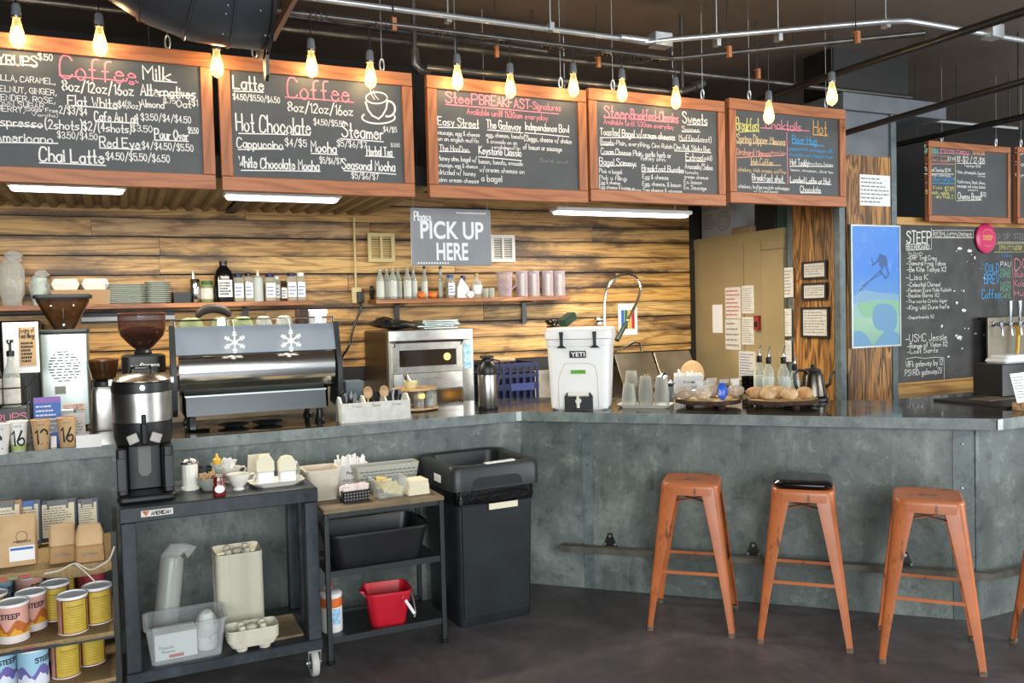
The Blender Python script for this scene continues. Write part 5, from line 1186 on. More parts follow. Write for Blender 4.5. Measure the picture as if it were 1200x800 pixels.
# ================================================================== BACK COUNTER
OY = 5.98; OZ = .9155
a = onY(455, 388, 5.72); b = onY(556, 470, 5.72); w = b.x-a.x; H = a.z-OZ
ov = thing('toaster_oven', 'stainless countertop oven with a lit lower chamber, black cloth on top', 'oven', ((a.x+b.x)/2, 6.03, OZ)); f = -.31
side = .135*w
mb = MB(); mb.box(-w/2, w/2, f+.03, .31, H-.04, H); mb.box(-w/2, -w/2+.03, f+.03, .31, .03, H-.04); mb.box(w/2-side, w/2, f+.03, .31, .03, H-.04); mb.box(-w/2+.03, w/2-side, f+.1, .31, .2, H-.04); mb.box(-w/2+.03, w/2-side, .26, .31, .03, .2); mb.box(-w/2, w/2, f+.03, .31, .0, .03)
obj('casing', mb, M_stain2, ov, 0)
obj('left_panel', MB().box(-w/2-.004, -w/2-.0005, f+.05, .31, .01, H-.01), pm('browned_side_panel', '#3b2c17', .4, .3), ov, 0)
obj('top_fascia', MB().rbox(0, f+.015, H-.075, w, .03, .075, .004, .003), M_brushed, ov, 20)
obj('control_column', MB().rbox(w/2-side/2, f+.015, .03, side, .028, H-.108, .004, .003), M_brushed, ov, 20)
obj('control_sticker', MB().box(w/2-side*.88, w/2-side*.16, f-.002, f+.0005, H*.55, H*.83), M_cyanprint, ov, 0)
dw = w-side-.03; dx = -side/2+.015-.0; dz0, dz1 = H*.53, H-.09
mb = MB()
for x0, x1, z0_, z1_ in ((-dw/2, dw/2, dz0, dz0+.045), (-dw/2, dw/2, dz1-.05, dz1), (-dw/2, -dw/2+.045, dz0+.045, dz1-.05), (dw/2-.045, dw/2, dz0+.045, dz1-.05)): mb.box(dx+x0, dx+x1, f, f+.03, z0_, z1_)
dr = obj('oven_door', mb, M_brushed, ov, 0); obj('door_glass', MB().box(dx-dw/2+.044, dx+dw/2-.044, f+.008, f+.014, dz0+.044, dz1-.049), M_window, dr, 0)
obj('lamp_glow', MB().lathe([(0, .004), (.018, .003), (.026, .0)], dx+dw*.28, f+.0075, (dz0+dz1)/2, 16, 'y'), M_ovenglow, dr)
q = MB().tube([(dx-dw/2+.01, f-.001, dz1-.02), (dx-dw/2+.005, f-.035, dz1+.012), (dx+dw/2-.005, f-.035, dz1+.012), (dx+dw/2-.01, f-.001, dz1-.02)], .008, 8); obj('door_handle', q, M_chrome, dr)
obj('middle_panel', MB().rbox(dx, f+.015, .22, dw, .028, dz0-.222, .003, .002), M_brushed, ov, 20)
q = MB(); ribbons(q, strokes('turbofire', dw*.28, .012), .0025, flat_map((dx-dw*.1, f-.0008, dz0-.05))); obj('badge', q, M_greyink, ov, 0)
obj('lower_shelf', MB().box(dx-dw/2+.02, dx+dw/2+.03, f-.05, f+.2, .032, .042), M_brushed, ov, 0)
obj('chamber_lamp', MB().lathe([(0, .012), (.018, .009), (.024, .0), (0, -.004)], dx+dw*.25, .24, .115, 14, 'y'), M_ovenglow, ov)
for sx in (-1, 1):
    obj('top_trim', MB().box(sx*w/2-.006 if sx > 0 else -w/2, sx*w/2 if sx > 0 else -w/2+.006, f-.0005, f+.03, .03, H-.075), M_satin, ov, 0)
ovl = ov.location.copy()
mb = MB(); mb.blob(-.08, 0, .035, .25, .2, .036, 5, .12, 22, 8); mb.blob(-.2, .02, .06, .11, .14, .035, 2, .15, 16, 8)
one('black_cloth', 'black oven cloth heaped on top of the steel oven', 'cloth', mb, M_black, (ovl.x-.08, ovl.y+.02, OZ+H+.0045), ang=60)
R = random.Random(2); tr0 = None
for k in range(5):
    q = MB().rbox(0, 0, 0, .3, .22, .012, .02, .003)
    o = one('baking_tray', 'thin steel tray in the small stack on the oven top', 'tray', q, M_satin, (ovl.x+.14+R.uniform(-.03, .03), ovl.y+.06, OZ+H+.001+.0135*k), R.uniform(-.1, .1), 'trays stacked on the oven') if tr0 is None else tr0.copy()
    if tr0 is None: tr0 = o
    else: COL.objects.link(o); o.location = (ovl.x+.17+R.uniform(-.03, .03), ovl.y+.08, OZ+H+.001+.0135*k); o.rotation_euler = (0, 0, R.uniform(-.1, .1))
# move cloth left of the trays
bpy.data.objects['black_cloth'].location.x = ovl.x-.12; bpy.data.objects['black_cloth'].scale = (.62, .9, 1)
# blue glass rack crate with a glove on it
a, b = onY(556, 427, 6.0), onY(624, 462, 6.0); w = b.x-a.x; h = a.z-OZ
t = thing('dish_crate', 'deep blue plastic glass crate right of the oven', 'crate', ((a.x+b.x)/2+.02, 6.1, OZ)); mb = MB(); d = .36
for z0_, z1_ in ((0, .05), (h*.42, h*.55), (h*.68, h*.76), (h-.03, h)):
    for y in (-d/2, d/2-.014): mb.box(-w/2, w/2, y, y+.014, z0_, z1_)
    for x in (-w/2, w/2-.014): mb.box(x, x+.014, -d/2+.0145, d/2-.0145, z0_, z1_)
for k in range(9):
    x = -w/2+.001+(w-.022)*k/8
    for y in (-d/2+.002, d/2-.014): mb.box(x, x+.02, y, y+.011, .0, h-.001)
mb.box(-w/2+.02, w/2-.02, -d/2+.03, d/2-.03, 0.001, h*.8); obj('lattice', mb, M_blue, t, 0); obj('label_plate', MB().box(w*.0, w*.42, -d/2-.004, -d/2-.0005, h*.4, h*.56), pm('light_blue_plate', '#3d4785', .5), t, 0); crl = t.location.copy()
q = MB(); q.tube([(-.1, 0, .02), (-.03, 0, .024), (.04, .0, .022), (.09, .01, .016)], [.02, .024, .02, .012], 10)
one('oven_glove', 'tan work glove lying on the blue crate', 'glove', q, M_kraftlt, (crl.x-.01, crl.y-.1, OZ+h+.0035))
# pre-rinse hose tap and small spout over the sink
WYF = YW-.02
b0 = onY(701, 376, WYF); t = thing('prerinse_tap', 'chrome spring hose tap arching over the white cooler', 'tap', (b0.x, WYF, b0.z))
pts = [(709, 395, 6.2), (708.5, 375, 6.2), (708.5, 355, 6.2), (711, 340, 6.2), (718, 328, 6.2), (728, 322.5, 6.2), (739, 322, 6.2), (747, 327, 6.19), (750.5, 337, 6.18), (748, 350, 6.16), (742, 363, 6.14), (735, 376, 6.12)]
W3 = [onY(*q_)-t.location for q_ in pts]
def dens(P_, n=6):
    o = []
    for i in range(len(P_)-1):
        a_ = P_[max(i-1, 0)]; b_ = P_[i]; c_ = P_[i+1]; e_ = P_[min(i+2, len(P_)-1)]
        for k in range(n): u = k/n; o.append(.5*(2*b_+(c_-a_)*u+(2*a_-5*b_+4*c_-e_)*u*u+(3*b_-a_-3*c_+e_)*u**3))
    return o+[P_[-1]]
hp_ = dens(W3, 8); q = MB().tube(hp_, [.011+(.0035 if i % 2 else 0) for i in range(len(hp_))], 8); obj('spring_hose', q, M_chrome, t)
q = MB().tube([W3[-1], W3[-1]+(W3[-1]-W3[-2])*.5, W3[-1]+(W3[-1]-W3[-2])*1.7], [.012, .02, .022], 10); obj('spray_head', q, pm('dark_green_grip', '#2a3a30', .4), t)
q = MB().lathe([(.04, -.0), (.04, -.012), (.018, -.016), (.018, -.06)], 0, 0, 0, 16, 'y'); q = MB().cyl((0, .015, 0), (0, -.02, 0), .035, .03, 14); q.cyl((0, -.02, 0), (W3[1].x, W3[1].y, 0), .012, None, 8); q.cyl((W3[0].x, W3[0].y, W3[0].z-.12), W3[1], .014, None, 8); obj('riser', q, M_chrome, t)
a = onY(722, 409, 6.2); t = thing('spout_tap', 'low chrome spout tap right of the white cooler', 'tap', (a.x-.05, WYF, a.z))
pt = [onY(722, 411, 6.22), onY(744, 400.5, 6.12), onY(750, 402, 6.1), onY(751.5, 412, 6.1)]
obj('spout', MB().tube([p_-t.location for p_ in pt], .010, 8), M_chrome, t); p_ = pt[0]-t.location; obj('wall_union', MB().cyl((0, .02, p_.z), (0, -.02, p_.z), .03, .024, 12).cyl((0, -.02, p_.z), p_, .014, .012, 8), M_chrome, t)
# steel prep table, lids, round board and mixer behind the bar
t = thing('prep_table', 'steel prep table with hinged lids in front of the cooler', 'prep table', (4.26, 6.02, 0))
obj('cabinet', MB().rbox(0, 0, .0, 1.04, .62, .93, .006, .004), M_stain2, t, 20); obj('pan_rail', MB().rbox(0, -.2, .931, 1.04, .2, .05, .006, .004), M_brushed, t, 20); q = MB()
for k in range(7): q.cyl((-.45+k*.15, -.26, .981), (-.45+k*.15, -.2, .986), .01, .008, 8)
obj('pan_handle', q, M_black, t)
for x in (-.26, .14): obj('lid', MB().at(x, -.02, .985, 0, radians(62)).rbox(0, .17, 0, .38, .34, .014, .01, .004), M_stain2, t)
a = onY(806, 424, 5.84); r = 17*sc(a); one('round_board', 'round tan pizza board leaning against the cooler', 'board', MB().at(rx=radians(-8)).lathe([(r-.004, .012), (r, .009), (r, .003), (r-.004, 0)], 0, 0, r, 36, 'y', sx=.82), M_kraftlt, (a.x-.0, 5.78, .982), -.55)
a = onZ(735, 452, .9155); a = onY(735, 425, 6.0); t = thing('stand_mixer', 'small black countertop machine behind the plastic cups', 'mixer', (3.56, 6.0, OZ)); obj('base', MB().rbox(0, 0, 0, .16, .26, .07, .03, .01), M_black, t); obj('column', MB().rbox(.0, .08, .0705, .1, .08, .12, .03, .008), M_black, t); obj('head', MB().rbox(0, -.01, .191, .13, .28, .1, .05, .03), M_blackgloss, t)
# ================================================================== RIGHT BAR TOP
# white drinks cooler
A45 = radians(-37); c = Vector((2.577, 4.545)); W_, D_, H_ = .385, .30, .50
t = thing('drinks_cooler', 'big white insulated drinks cooler with black latches and a spigot', 'cooler', (c.x, c.y, TZ), A45)
q = MB()
for z, g in ((0, -.02), (.006, -.008), (.05, .0), (.28, .006), (.39, .012), (.40, .012)): pass
R_ = lambda z, g, r=.04: MB().rr(W_*.93+2*g, D_*.93+2*g, r, z, 6)
obj('body', MB().loft([R_(0, -.018), R_(.012, -.006), R_(.03, -.003), R_(.25, .006), R_(.388, .012), R_(.39, .016), R_(.428, .018), R_(.43, .01)]), M_white, t)
obj('lid', MB().loft([R_(.4305, .012), R_(.432, .024), R_(.47, .026), R_(.478, .022), R_(.482, .024), R_(.492, .02), R_(.498, .008)]), M_white, t)
fy = -D_*.93/2
for x in (-.095, .105):
    q = MB(); q.loft([[(x-.012, fy-.038, .475), (x+.012, fy-.038, .475), (x+.012, fy-.024, .475), (x-.012, fy-.024, .475)], [(x-.008, fy-.036, .42), (x+.008, fy-.036, .42), (x+.008, fy-.02, .42), (x-.008, fy-.02, .42)], [(x-.009, fy-.034, .385), (x+.009, fy-.034, .385), (x+.009, fy-.014, .385), (x-.009, fy-.014, .385)]])
    q.loft([[(x-.03, fy-.034, .378), (x+.03, fy-.034, .378), (x+.03, fy-.016, .378), (x-.03, fy-.016, .378)], [(x-.012, fy-.036, .392), (x+.012, fy-.036, .392), (x+.012, fy-.016, .392), (x-.012, fy-.016, .392)]]); obj('latch', q, M_black, t, 0, label='black rubber T latch')
obj('logo_plate', MB().rbox(-.0, fy-.0125, .318, .1, .006, .042, .002, .001), M_black, t, 0)
q = MB(); blocktext(q, 'YETI', -.042, .042, .326, .353, fy-.0162); obj('logo_lettering', q, M_white, t, 0)
obj('lime_sticker', MB().box(-.045, .045, fy-.0105, fy-.006, .222, .245), M_lime, t, 0); q = MB(); ribbons(q, strokes('WATER', .075, .012, 0), .002, flat_map((-.038, fy-.0112, .228))); obj('sticker_lettering', q, M_green, t, 0)
o = [(-.085, .004), (.085, .004), (.085, .085), (.07, .108), (-.07, .108), (-.085, .085)]
obj('spigot_recess', MB().prism(o, fy-.016, fy+.002, 'xz'), M_black, t, 0)
q = MB().tube([(-.062, fy-.02, .098), (.062, fy-.02, .098)], .012, 10); q.cyl((0, fy-.015, .06), (0, fy-.05, .06), .018, .016, 12); q.cyl((0, fy-.04, .062), (0, fy-.042, .02), .011, .009, 10); q.box(-.007, .007, fy-.056, fy-.046, .05, .095); obj('spigot', q, M_offwhite, t)
q = MB(); ribbons(q, [[(-.12, .0), (-.122, .15), (-.11, .2), (-.08, .265), (.06, .265), (.1, .25), (.115, .19), (.12, .0)]], .004, flat_map((0, fy-.0085, .02))); obj('arch_crease', q, M_beige, t, 0)
cm = Matrix.Translation(t.location) @ Matrix.Rotation(A45, 4, 'Z')
w = cm @ Vector((-.07, .06, .4985)); one('sponge', 'dark green folded pad lying on the white cooler lid', 'sponge', MB().at(ry=radians(-28)).rbox(.0, 0, .03, .11, .07, .05, .01, .006), pm('dark_green_pad', '#324a38', .85), w, .3)
q = MB()
for k in range(16): q.tube([(-.06+.006*k, .0, .016+.012*sin(k*1.1)), (-.055+.006*k, .03*cos(k*2.1), .03+.012*cos(k*1.7)), (-.05+.006*k, .045*sin(k*2.4), .045)], .004, 5)
q.tube([(-.07, 0, .006), (.05, 0, .006)], .006, 6)
w = cm @ Vector((-.175, .08, .4985)); one('brush', 'black bristle brush lying on the cooler lid', 'brush', q, M_black, w, .4)
# white tray with stacks of clear cups
p, s = P3(745, 478); t = one('serving_tray', 'white oblong tray carrying stacks of clear cups', 'tray', MB().tub(0, 0, 0, .30, .14, .335, .18, .02, .03, .006, 0, .006), M_offwhite, (p.x+.085, p.y+.02, TZ), A45-.1); trl = t.location.copy(); tm = Matrix.Translation(trl) @ Matrix.Rotation(A45-.1, 4, 'Z')
cup = MB().lathe([(.047, 0), (.0475, .003), (.0455, .006), (.033, .105), (.029, .108), (.0285, .1072), (.0318, .104), (.0445, .007), (.0458, .0), (.047, 0)], seg=20, caps=False); cup0 = None
def cup_stack(loc, n, where, inv=True):
    global cup0
    for k in range(n):
        L = Vector(loc)+Vector((0, 0, .0145*k)); lab = 'clear plastic cup in the upside down stack '+where
        if cup0 is None: cup0 = one('clear_cup', lab, 'cup', cup, M_cup, L, 0, 'clear cups '+where, 60)
        else: o = cup0.copy(); COL.objects.link(o); o.location = L; o['label'] = lab; o['group'] = 'clear cups '+where
cup_stack(tm @ Vector((-.1, -.012, .0075)), 3, 'nearest the white cooler')
cup_stack(tm @ Vector((.0, .012, .0075)), 6, 'in the middle of the white tray')
cup_stack(tm @ Vector((.1, -.005, .0075)), 6, 'at the right end of the white tray')
w = tm @ Vector((-.115, .175, -.0)); cup_stack((w.x, w.y, TZ), 8, 'behind the white cooler')
w = tm @ Vector((-.02, .17, 0)); t = thing('wooden_stirrers', 'brown wooden holder with stirrers behind the clear cups', 'holder', (w.x, w.y, TZ)); obj('holder', MB().tub(0, 0, 0, .06, .06, .07, .07, .12, .01, .006), M_shelf, t, 0)
q = MB()
for k in range(6): q.box(-.02+.007*k, -.016+.007*k, -.01+.004*(k % 3), -.004+.004*(k % 3), .01, .19)
obj('stirrers', q, M_lightwood, t, 0)
# box of wrapped straws, grey tub with foil
def straw_box(name, label, loc, rz, w, d, h, n=22, seed=1):
    t = thing(name, label, 'box', loc, rz); m = MB(); th = .003
    m.box(-w/2, w/2, -d/2, -d/2+th, 0, h); m.box(-w/2, w/2, d/2-th, d/2, 0, h*1.12); m.box(-w/2, -w/2+th, -d/2+th, d/2-th, 0, h); m.box(w/2-th, w/2, -d/2+th, d/2-th, 0, h); m.box(-w/2+th, w/2-th, -d/2+th, d/2-th, 0, th)
    obj('carton', m, M_paper, t, 0); q = MB(); blocktext(q, 'ProPak', -w*.2, w*.22, h*.58, h*.72, -d/2-.0012); scribble(q, -w*.32, w*.32, h*.3, h*.42, -d/2-.0012, 2, random.Random(1), pw=.0015); obj('lettering', q, pm('navy_print', '#2a3a5c', .6), t, 0)
    R = random.Random(seed); sm = None
    for k in range(n):
        x = R.uniform(-w*.42, w*.42); y = R.uniform(-d*.36, d*.36); L = h*R.uniform(1.12, 1.3)
        if sm is None: sm = MB().rbox(0, 0, 0, .011, .005, h*1.2, .002, .001, 1); o = one('wrapped_straw', '', 'straw', sm, M_paper); s0 = o
        else: o = s0.copy(); COL.objects.link(o)
        wv = Matrix.Translation(loc) @ Matrix.Rotation(rz, 4, 'Z') @ Vector((x, y, th+.003)); o.location = wv; o.rotation_euler = (R.uniform(-.1, .1), R.uniform(-.16, .16), R.uniform(0, 3)); o.scale = (1, 1, R.uniform(.92, 1.1)); o['label'] = 'white wrapped stirrer standing in the '+label.split(',')[0]; o['group'] = 'stirrers in the '+label.split(',')[0]
    return t
p, s = P3(818, 462); w = 33*s; straw_box('straw_carton', 'white stirrer carton behind the wrapped pastries, on the bar', (p.x+.01, p.y+.12, TZ), A45+.1, w, .09, .125, 12)
p, s = P3(800, 470); t = thing('grey_tub', 'grey tub holding crumpled foil left of the stirrer carton', 'tub', (p.x-.03, p.y+.16, TZ), A45); obj('tub_body', MB().tub(0, 0, 0, .1, .1, .13, .13, .09, .015, .003), pm('grey_tub_plastic', '#8b9195', .5), t)
obj('foil', MB().blob(0, 0, .11, .056, .05, .065, 3, .22, 12, 8), M_chrome, t, 0)
# two slices of tree trunk with pastries and rolls
def slab(label, px, py, rpx, dy):
    p, s = P3(px, py); r = rpx*s; t = thing('wood_slice', label, 'serving board', (p.x+dy*.66, p.y+dy*.75, TZ)); R = random.Random(px); n = 40
    ph = [R.uniform(0, 6) for _ in range(3)]; f = lambda a: 1+.03*sin(3*a+ph[0])+.02*sin(7*a+ph[1])+.012*sin(13*a+ph[2])
    rim = lambda k, z: [(r*k*f(2*pi*i/n)*cos(2*pi*i/n), r*k*f(2*pi*i/n)*sin(2*pi*i/n), z) for i in range(n)]
    obj('slice', MB().loft([rim(.95, .022), rim(.97, .046), rim(.965, .048)]), M_slab, t, 50); obj('bark', MB().loft([rim(.951, .0215), rim(.99, .024), rim(1, .035), rim(.99, .046), rim(.971, .0485), rim(.966, .0485)], False, False), M_bark, t, 50)
    for k in range(3): a = 2*pi*k/3+.5; obj('foot', MB().cyl((r*.6*cos(a), r*.6*sin(a), 0), (r*.6*cos(a), r*.6*sin(a), .0212), .025, .022, 10), M_bark, t)
    return t, r
t1, r1 = slab('slice of tree trunk carrying wrapped pastries', 829, 480, 39, .19)
t2, r2 = slab('slice of tree trunk carrying bread rolls', 916, 480, 42.5, .19)
U1 = Matrix.Translation(t1.location) @ Matrix.Rotation(radians(-43), 4, 'Z'); U2 = Matrix.Translation(t2.location) @ Matrix.Rotation(radians(-43), 4, 'Z')
for k, (x, y, lab, blue) in enumerate(((-.135, -.06, 'leftmost plastic wrapped pastry on the wood slice', 0), (-.03, -.1, 'middle plastic wrapped pastry on the wood slice', 0), (.085, -.075, 'bright blue wrapped snack on the wood slice', 1), (.01, .06, 'wrapped pastry behind the blue snack', 0), (.15, .05, 'rightmost clear wrapped pastry on the wood slice', 0))):
    wv = U1 @ Vector((x, y, .0488)); t = thing('wrapped_snack' if blue else 'wrapped_pastry', lab, 'snack' if blue else 'pastry', wv, radians(-43)+.2*k); t.scale = (.8, .8, .9)
    if blue: obj('wrapper', MB().at(0, 0, .0, .3, radians(-18), radians(12)).blob(0, 0, .06, .045, .02, .06, 3, .12), pm('blue_wrapper', '#2457c4', .25), t); obj('wrapper_end', MB().sheet((.012, .0, .122), (.035, 0, .0), (0, .006, .012), .003), M_film, t, 0)
    else:
        obj('pastry', MB().blob(0, 0, .036, .058, .045, .034, k, .06), M_bread2 if k % 2 else M_bread, t)
        q = MB(); q.blob(0, 0, .0445, .068, .054, .044, k+5, .16, 14, 8); q.loft([[(-.03, -.012, .08), (.03, -.012, .08), (.03, .012, .08), (-.03, .012, .08)], [(-.05, -.004, .13), (.045, -.006, .125), (.05, .006, .13), (-.045, .006, .128)]]); obj('clear_bag', q, M_film, t, 25)
for k, (x, y, rx, ry, rz, m) in enumerate(((-.145, -.01, .057, .05, .034, M_bread), (-.07, -.095, .05, .042, .033, M_bread2), (-.01, .01, .056, .045, .036, M_bread2), (.05, -.11, .056, .045, .036, M_bread2), (.135, -.02, .054, .048, .036, M_bread), (-.06, .115, .055, .045, .034, M_bread))):
    wv = U2 @ Vector((x, y, .0488)); labs = ['leftmost floury roll on the wood slice', 'second roll from the left, at the front of the wood slice', 'roll in the middle of the wood slice', 'long pale roll at the front right of the wood slice', 'rightmost roll on the wood slice, by the kettle', 'roll at the back of the wood slice']
    one('bread_roll', labs[k], 'bread roll', MB().blob(0, 0, rz*.96, rx, ry, rz, k, .05, 16, 10), m, wv, radians(-43)+.3*k, 'rolls on the wood slice', 60)
def pour_bottle(px, py, label, dy=.2, h=.25, r=.038):
    p, s = P3(px, py); t = thing('pour_bottle', label, 'bottle', (p.x+dy*.45, p.y+dy*.5, TZ), radians(-43), 'clear bottles with pourers on the bar')
    obj('glass', MB().lathe([(r-.004, 0), (r, .004), (r, h*.58), (r*.9, h*.68), (.0145, h*.86), (.013, h), (0, h+.001)], seg=18), M_glass, t)
    obj('label', MB().lathe([(r+.0004, h*.12), (r+.0009, h*.13), (r+.0009, h*.52), (r+.0004, h*.53)], seg=18), M_frost, t)
    obj('black_collar', MB().lathe([(.0165, h-.03), (.0175, h-.028), (.0175, h+.012), (.014, h+.016), (0, h+.0165)], seg=14), M_black, t)
    obj('pourer', MB().cyl((0, 0, h+.017), (0, 0, h+.03), .009, .007, 10).tube([(0, 0, h+.03), (.003, 0, h+.06), (.012, 0, h+.085)], [.0055, .005, .004], 8), M_chrome, t)
pour_bottle(890, 466, 'leftmost clear pour bottle, half behind its neighbour', .3); pour_bottle(901, 468, 'middle clear pour bottle with pale label behind the rolls', .22); pour_bottle(919, 468, 'right clear pour bottle with pale label behind the rolls', .22); pour_bottle(932, 466, 'pour bottle half hidden by the dark kettle', .16, .2, .03)
p, s = P3(877, 464); t = thing('black_cup', 'stack of black cups left of the pour bottles', 'cup', (p.x+.1, p.y+.12, TZ), 0)
for k in range(3): obj('cup', MB().lathe([(.03, .03*k), (.045, .03*k+.06), (.047, .03*k+.062), (.043, .03*k+.06), (.028, .03*k+.006), (0, .03*k+.004)], seg=18), M_blackgloss, t)
p, s = P3(951, 470); t = thing('kettle', 'dark steel pour over kettle on a black base by the pillar', 'kettle', (p.x+.03, p.y+.02, TZ), radians(-35))
obj('base', MB().lathe([(.09, 0), (.095, .004), (.095, .02), (.08, .026), (0, .0265)], seg=26), M_black, t); M_dksteel = pm('dark_steel', '#514c45', .22, .9)
obj('pot', MB().lathe([(.075, .027), (.082, .034), (.078, .08), (.062, .16), (.054, .185), (.05, .19)], seg=28), M_dksteel, t); obj('lid', MB().lathe([(.051, .1905), (.048, .2), (.015, .206), (.012, .21), (.014, .222), (.008, .228), (0, .229)], seg=22), M_black, t)
obj('handle', MB().tube([(-.052, -.02, .19), (-.09, -.035, .195), (-.115, -.045, .17), (-.11, -.045, .11), (-.095, -.04, .07)], .009, 8), M_black, t); obj('spout', MB().tube([(.072, .02, .08), (.11, .035, .1), (.118, .04, .15), (.14, .05, .18)], [.013, .01, .008, .006], 8), M_dksteel, t)
# right end: bar mat, menus, tap panel
a, b, c_, d_ = onZ(1094, 469.5, TZ), onZ(1180, 479, TZ), onZ(1235, 474, TZ), onZ(1150, 464.5, TZ)
cc = (a+b+c_+d_)/4; q = MB().loft([[tuple(v-cc) for v in (a, b, c_, d_)], [tuple(v-cc+Vector((0, 0, .012))) for v in (a, b, c_, d_)]])
t = thing('bar_mat', 'black rubber bar mat lying on the right end of the bar', 'mat', (cc.x, cc.y, TZ)); obj('mat_body', q, M_black, t, 0); obj('brown_napkin', MB().sheet((.06, .05, .0145), (.11, .0, 0), (0, .07, 0), .004), M_ply, t, 0)
p = onZ(1190, 481, TZ); t = thing('menu_holder', 'wooden block holding white drink menus at the right edge', 'menu holder', (p.x+.10, p.y-.015, TZ), 0); s = sc(p)
obj('wood_block', MB().rbox(0, 0, 0, .2, .07, .045, .004, .003), M_lightwood, t, 20)
for k, (x, ang) in enumerate(((-.06, .1), (.06, -.12))):
    m = MB().at(x, -.005+.012*k, .0455, ang, radians(-14)); m.box(-.065, .065, -.001, .001, 0, .16); cd = obj('menu_card', m, M_paper, t, 0)
    m = MB().at(x, -.005+.012*k, .0455, ang, radians(-14)); scribble(m, -.055, .055, .02, .145, -.0022, 8, random.Random(k+3), pw=.0022); obj('printed_text', m, M_greyink, t, 0)
p = onZ(1172, 466, TZ); t = one('napkin_box', 'black napkin box with white towel on top, at the right edge', 'box', MB().rbox(0, 0, 0, .3, .2, .2, .006, .004), M_black, (p.x+.2, p.y+.12, TZ)); nb = t.location
one('folded_towel', 'folded white towel on the black box at the right edge', 'towel', MB().rbox(0, 0, 0, .24, .15, .03, .02, .012).rbox(.01, 0, .0305, .2, .13, .02, .02, .009), M_paper, (nb.x+.04, nb.y, nb.z+.2005))
YT = 4.92; a, b = onY(1158, 372, YT), onY(1158, 436, YT)
t = thing('beer_tower', 'brushed beige steel tap panel with draught taps in front of the beer board', 'tap panel', (a.x+.45, YT, b.z)); h = a.z-b.z
obj('panel', MB().rbox(0, .01, 0, .9, .02, h, .004, .002), M_stain2, t, 20); obj('support', MB().box(-.42, .42, .0, .07, -.02-(b.z-.92)+.0, -.001).box(-.45, .45, .021, .1, h-.02, h), M_blackmetal, t, 0)
for k in range(5):
    x = -.38+.125*k; z = h-.06; fc = obj('faucet', MB().lathe([(.024, 0), (.024, .012), (.014, .016), (.014, .05), (.02, .055), (.02, .075), (0, .076)], x, 0, z, 14, 'y').tube([(x, -.06, z), (x, -.075, z-.03), (x, -.085, z-.1)], [.012, .012, .008], 10), M_chrome, t)
    if k in (1, 2): obj('handle', MB().lathe([(.008, .015), (.011, .03), (.02, .15), (.021, .2), (.012, .21), (0, .211)], x, -.065, z, 14), M_satin if k == 1 else M_chrome, fc)
q = MB().tube([(-.12, -.02, h-.05), (-.125, -.05, h-.14), (-.14, -.055, h-.28), (-.15, -.05, h-.34)], .016, 8); obj('yellow_tube', q, M_yellowcap, t, label='yellow drip tube')
bt_ = thing('tap_counter', 'low back bar counter under the beer board behind the bar', 'counter', (6.9, 4.86, 0)); obj('worktop', MB().box(-1.44, 1.5, -.28, .17, .86, .9), M_top, bt_, 0); obj('cabinet', MB().box(-1.42, 1.48, -.24, .16, 0, .859), M_black, bt_, 0)
# boxes on top of the cooler
YB2 = 5.6; zc = 2.2905
a = onX(834, 272, CX+.05)
t = thing('carton', 'white carton with blue lid band stored on top of the cooler', 'box', (CX+.2, a.y-.04, zc)); obj('carton_body', MB().rbox(0, 0, .0, .26, .42, .42, .004, .003), pm('aged_white_carton', '#a9a9a5', .7), t, 20)
obj('blue_band', MB().box(-.1315, -.1302, -.2, .2, .31, .4), M_bluelabel, t, 0); q = MB().at(-.1325, 0, 0, -pi/2)
ribbons(q, strokes('PLASTIC LIDS', .22, .03, 0), .006, flat_map((-.18, 0, .26))); scribble(q, -.18, -.0, .08, .22, 0, 6, random.Random(2), pw=.005)
for rr in (.05, .085): ribbons(q, [[(.1+rr*cos(k*pi/10), .14+rr*sin(k*pi/10)) for k in range(21)]], .006, flat_map((0, -.0003, 0)))
obj('print', q, M_greyink, t, 0)
for k, (y, w, d, h, m, lab) in enumerate(((5.72, .3, .3, .06, M_card, 'flat brown carton'), (5.62, .2, .3, .26, M_darkgrey, 'dark storage bin'), (5.37, .22, .2, .22, pm('green_carton', '#3e5a50', .7), 'dark green carton'))): one('storage_box', lab+' stored on top of the cooler', 'box', MB().rbox(0, 0, 0, w, d*.8, h, .006, .004), m, (CX+.2, (5.79, 5.543, 5.32)[k], zc))
# ================================================================== WALL SHELVES
SZ = 1.79
def wall_shelf(label, x0, x1, z, brackets):
    t = thing('wall_shelf', label, 'shelf', ((x0+x1)/2, YW-.13, z)); obj('board', MB().rbox(0, 0, -.032, x1-x0, .235, .032, .003, .002), M_shelf, t, 20)
    for x in brackets: q = MB().box(x-(x0+x1)/2-.02, x-(x0+x1)/2+.02, .105, .1175, -.22, -.0325).box(x-(x0+x1)/2-.02, x-(x0+x1)/2+.02, -.09, .1045, -.042, -.0325); obj('bracket', q, M_blackmetal, t, 0)
    return t
YF = YW-.13
xa = onY(368, 355, YF-.1).x; xb0, xb1 = onY(440, 353, YF-.1).x, onY(666, 350, YF-.1).x
wall_shelf('long redwood wall shelf above the espresso machine', -2.4, xa, SZ, (-1.2, onY(290, 365, YF).x))
wall_shelf('redwood wall shelf of bottles above the oven', xb0, xb1, SZ, (onY(470, 365, YF).x, onY(621, 370, YF).x))
SZ += .0003
def onsh(px, y=YF-.03): p = onY(px, 352, y); return (p.x, y, SZ), sc(p)
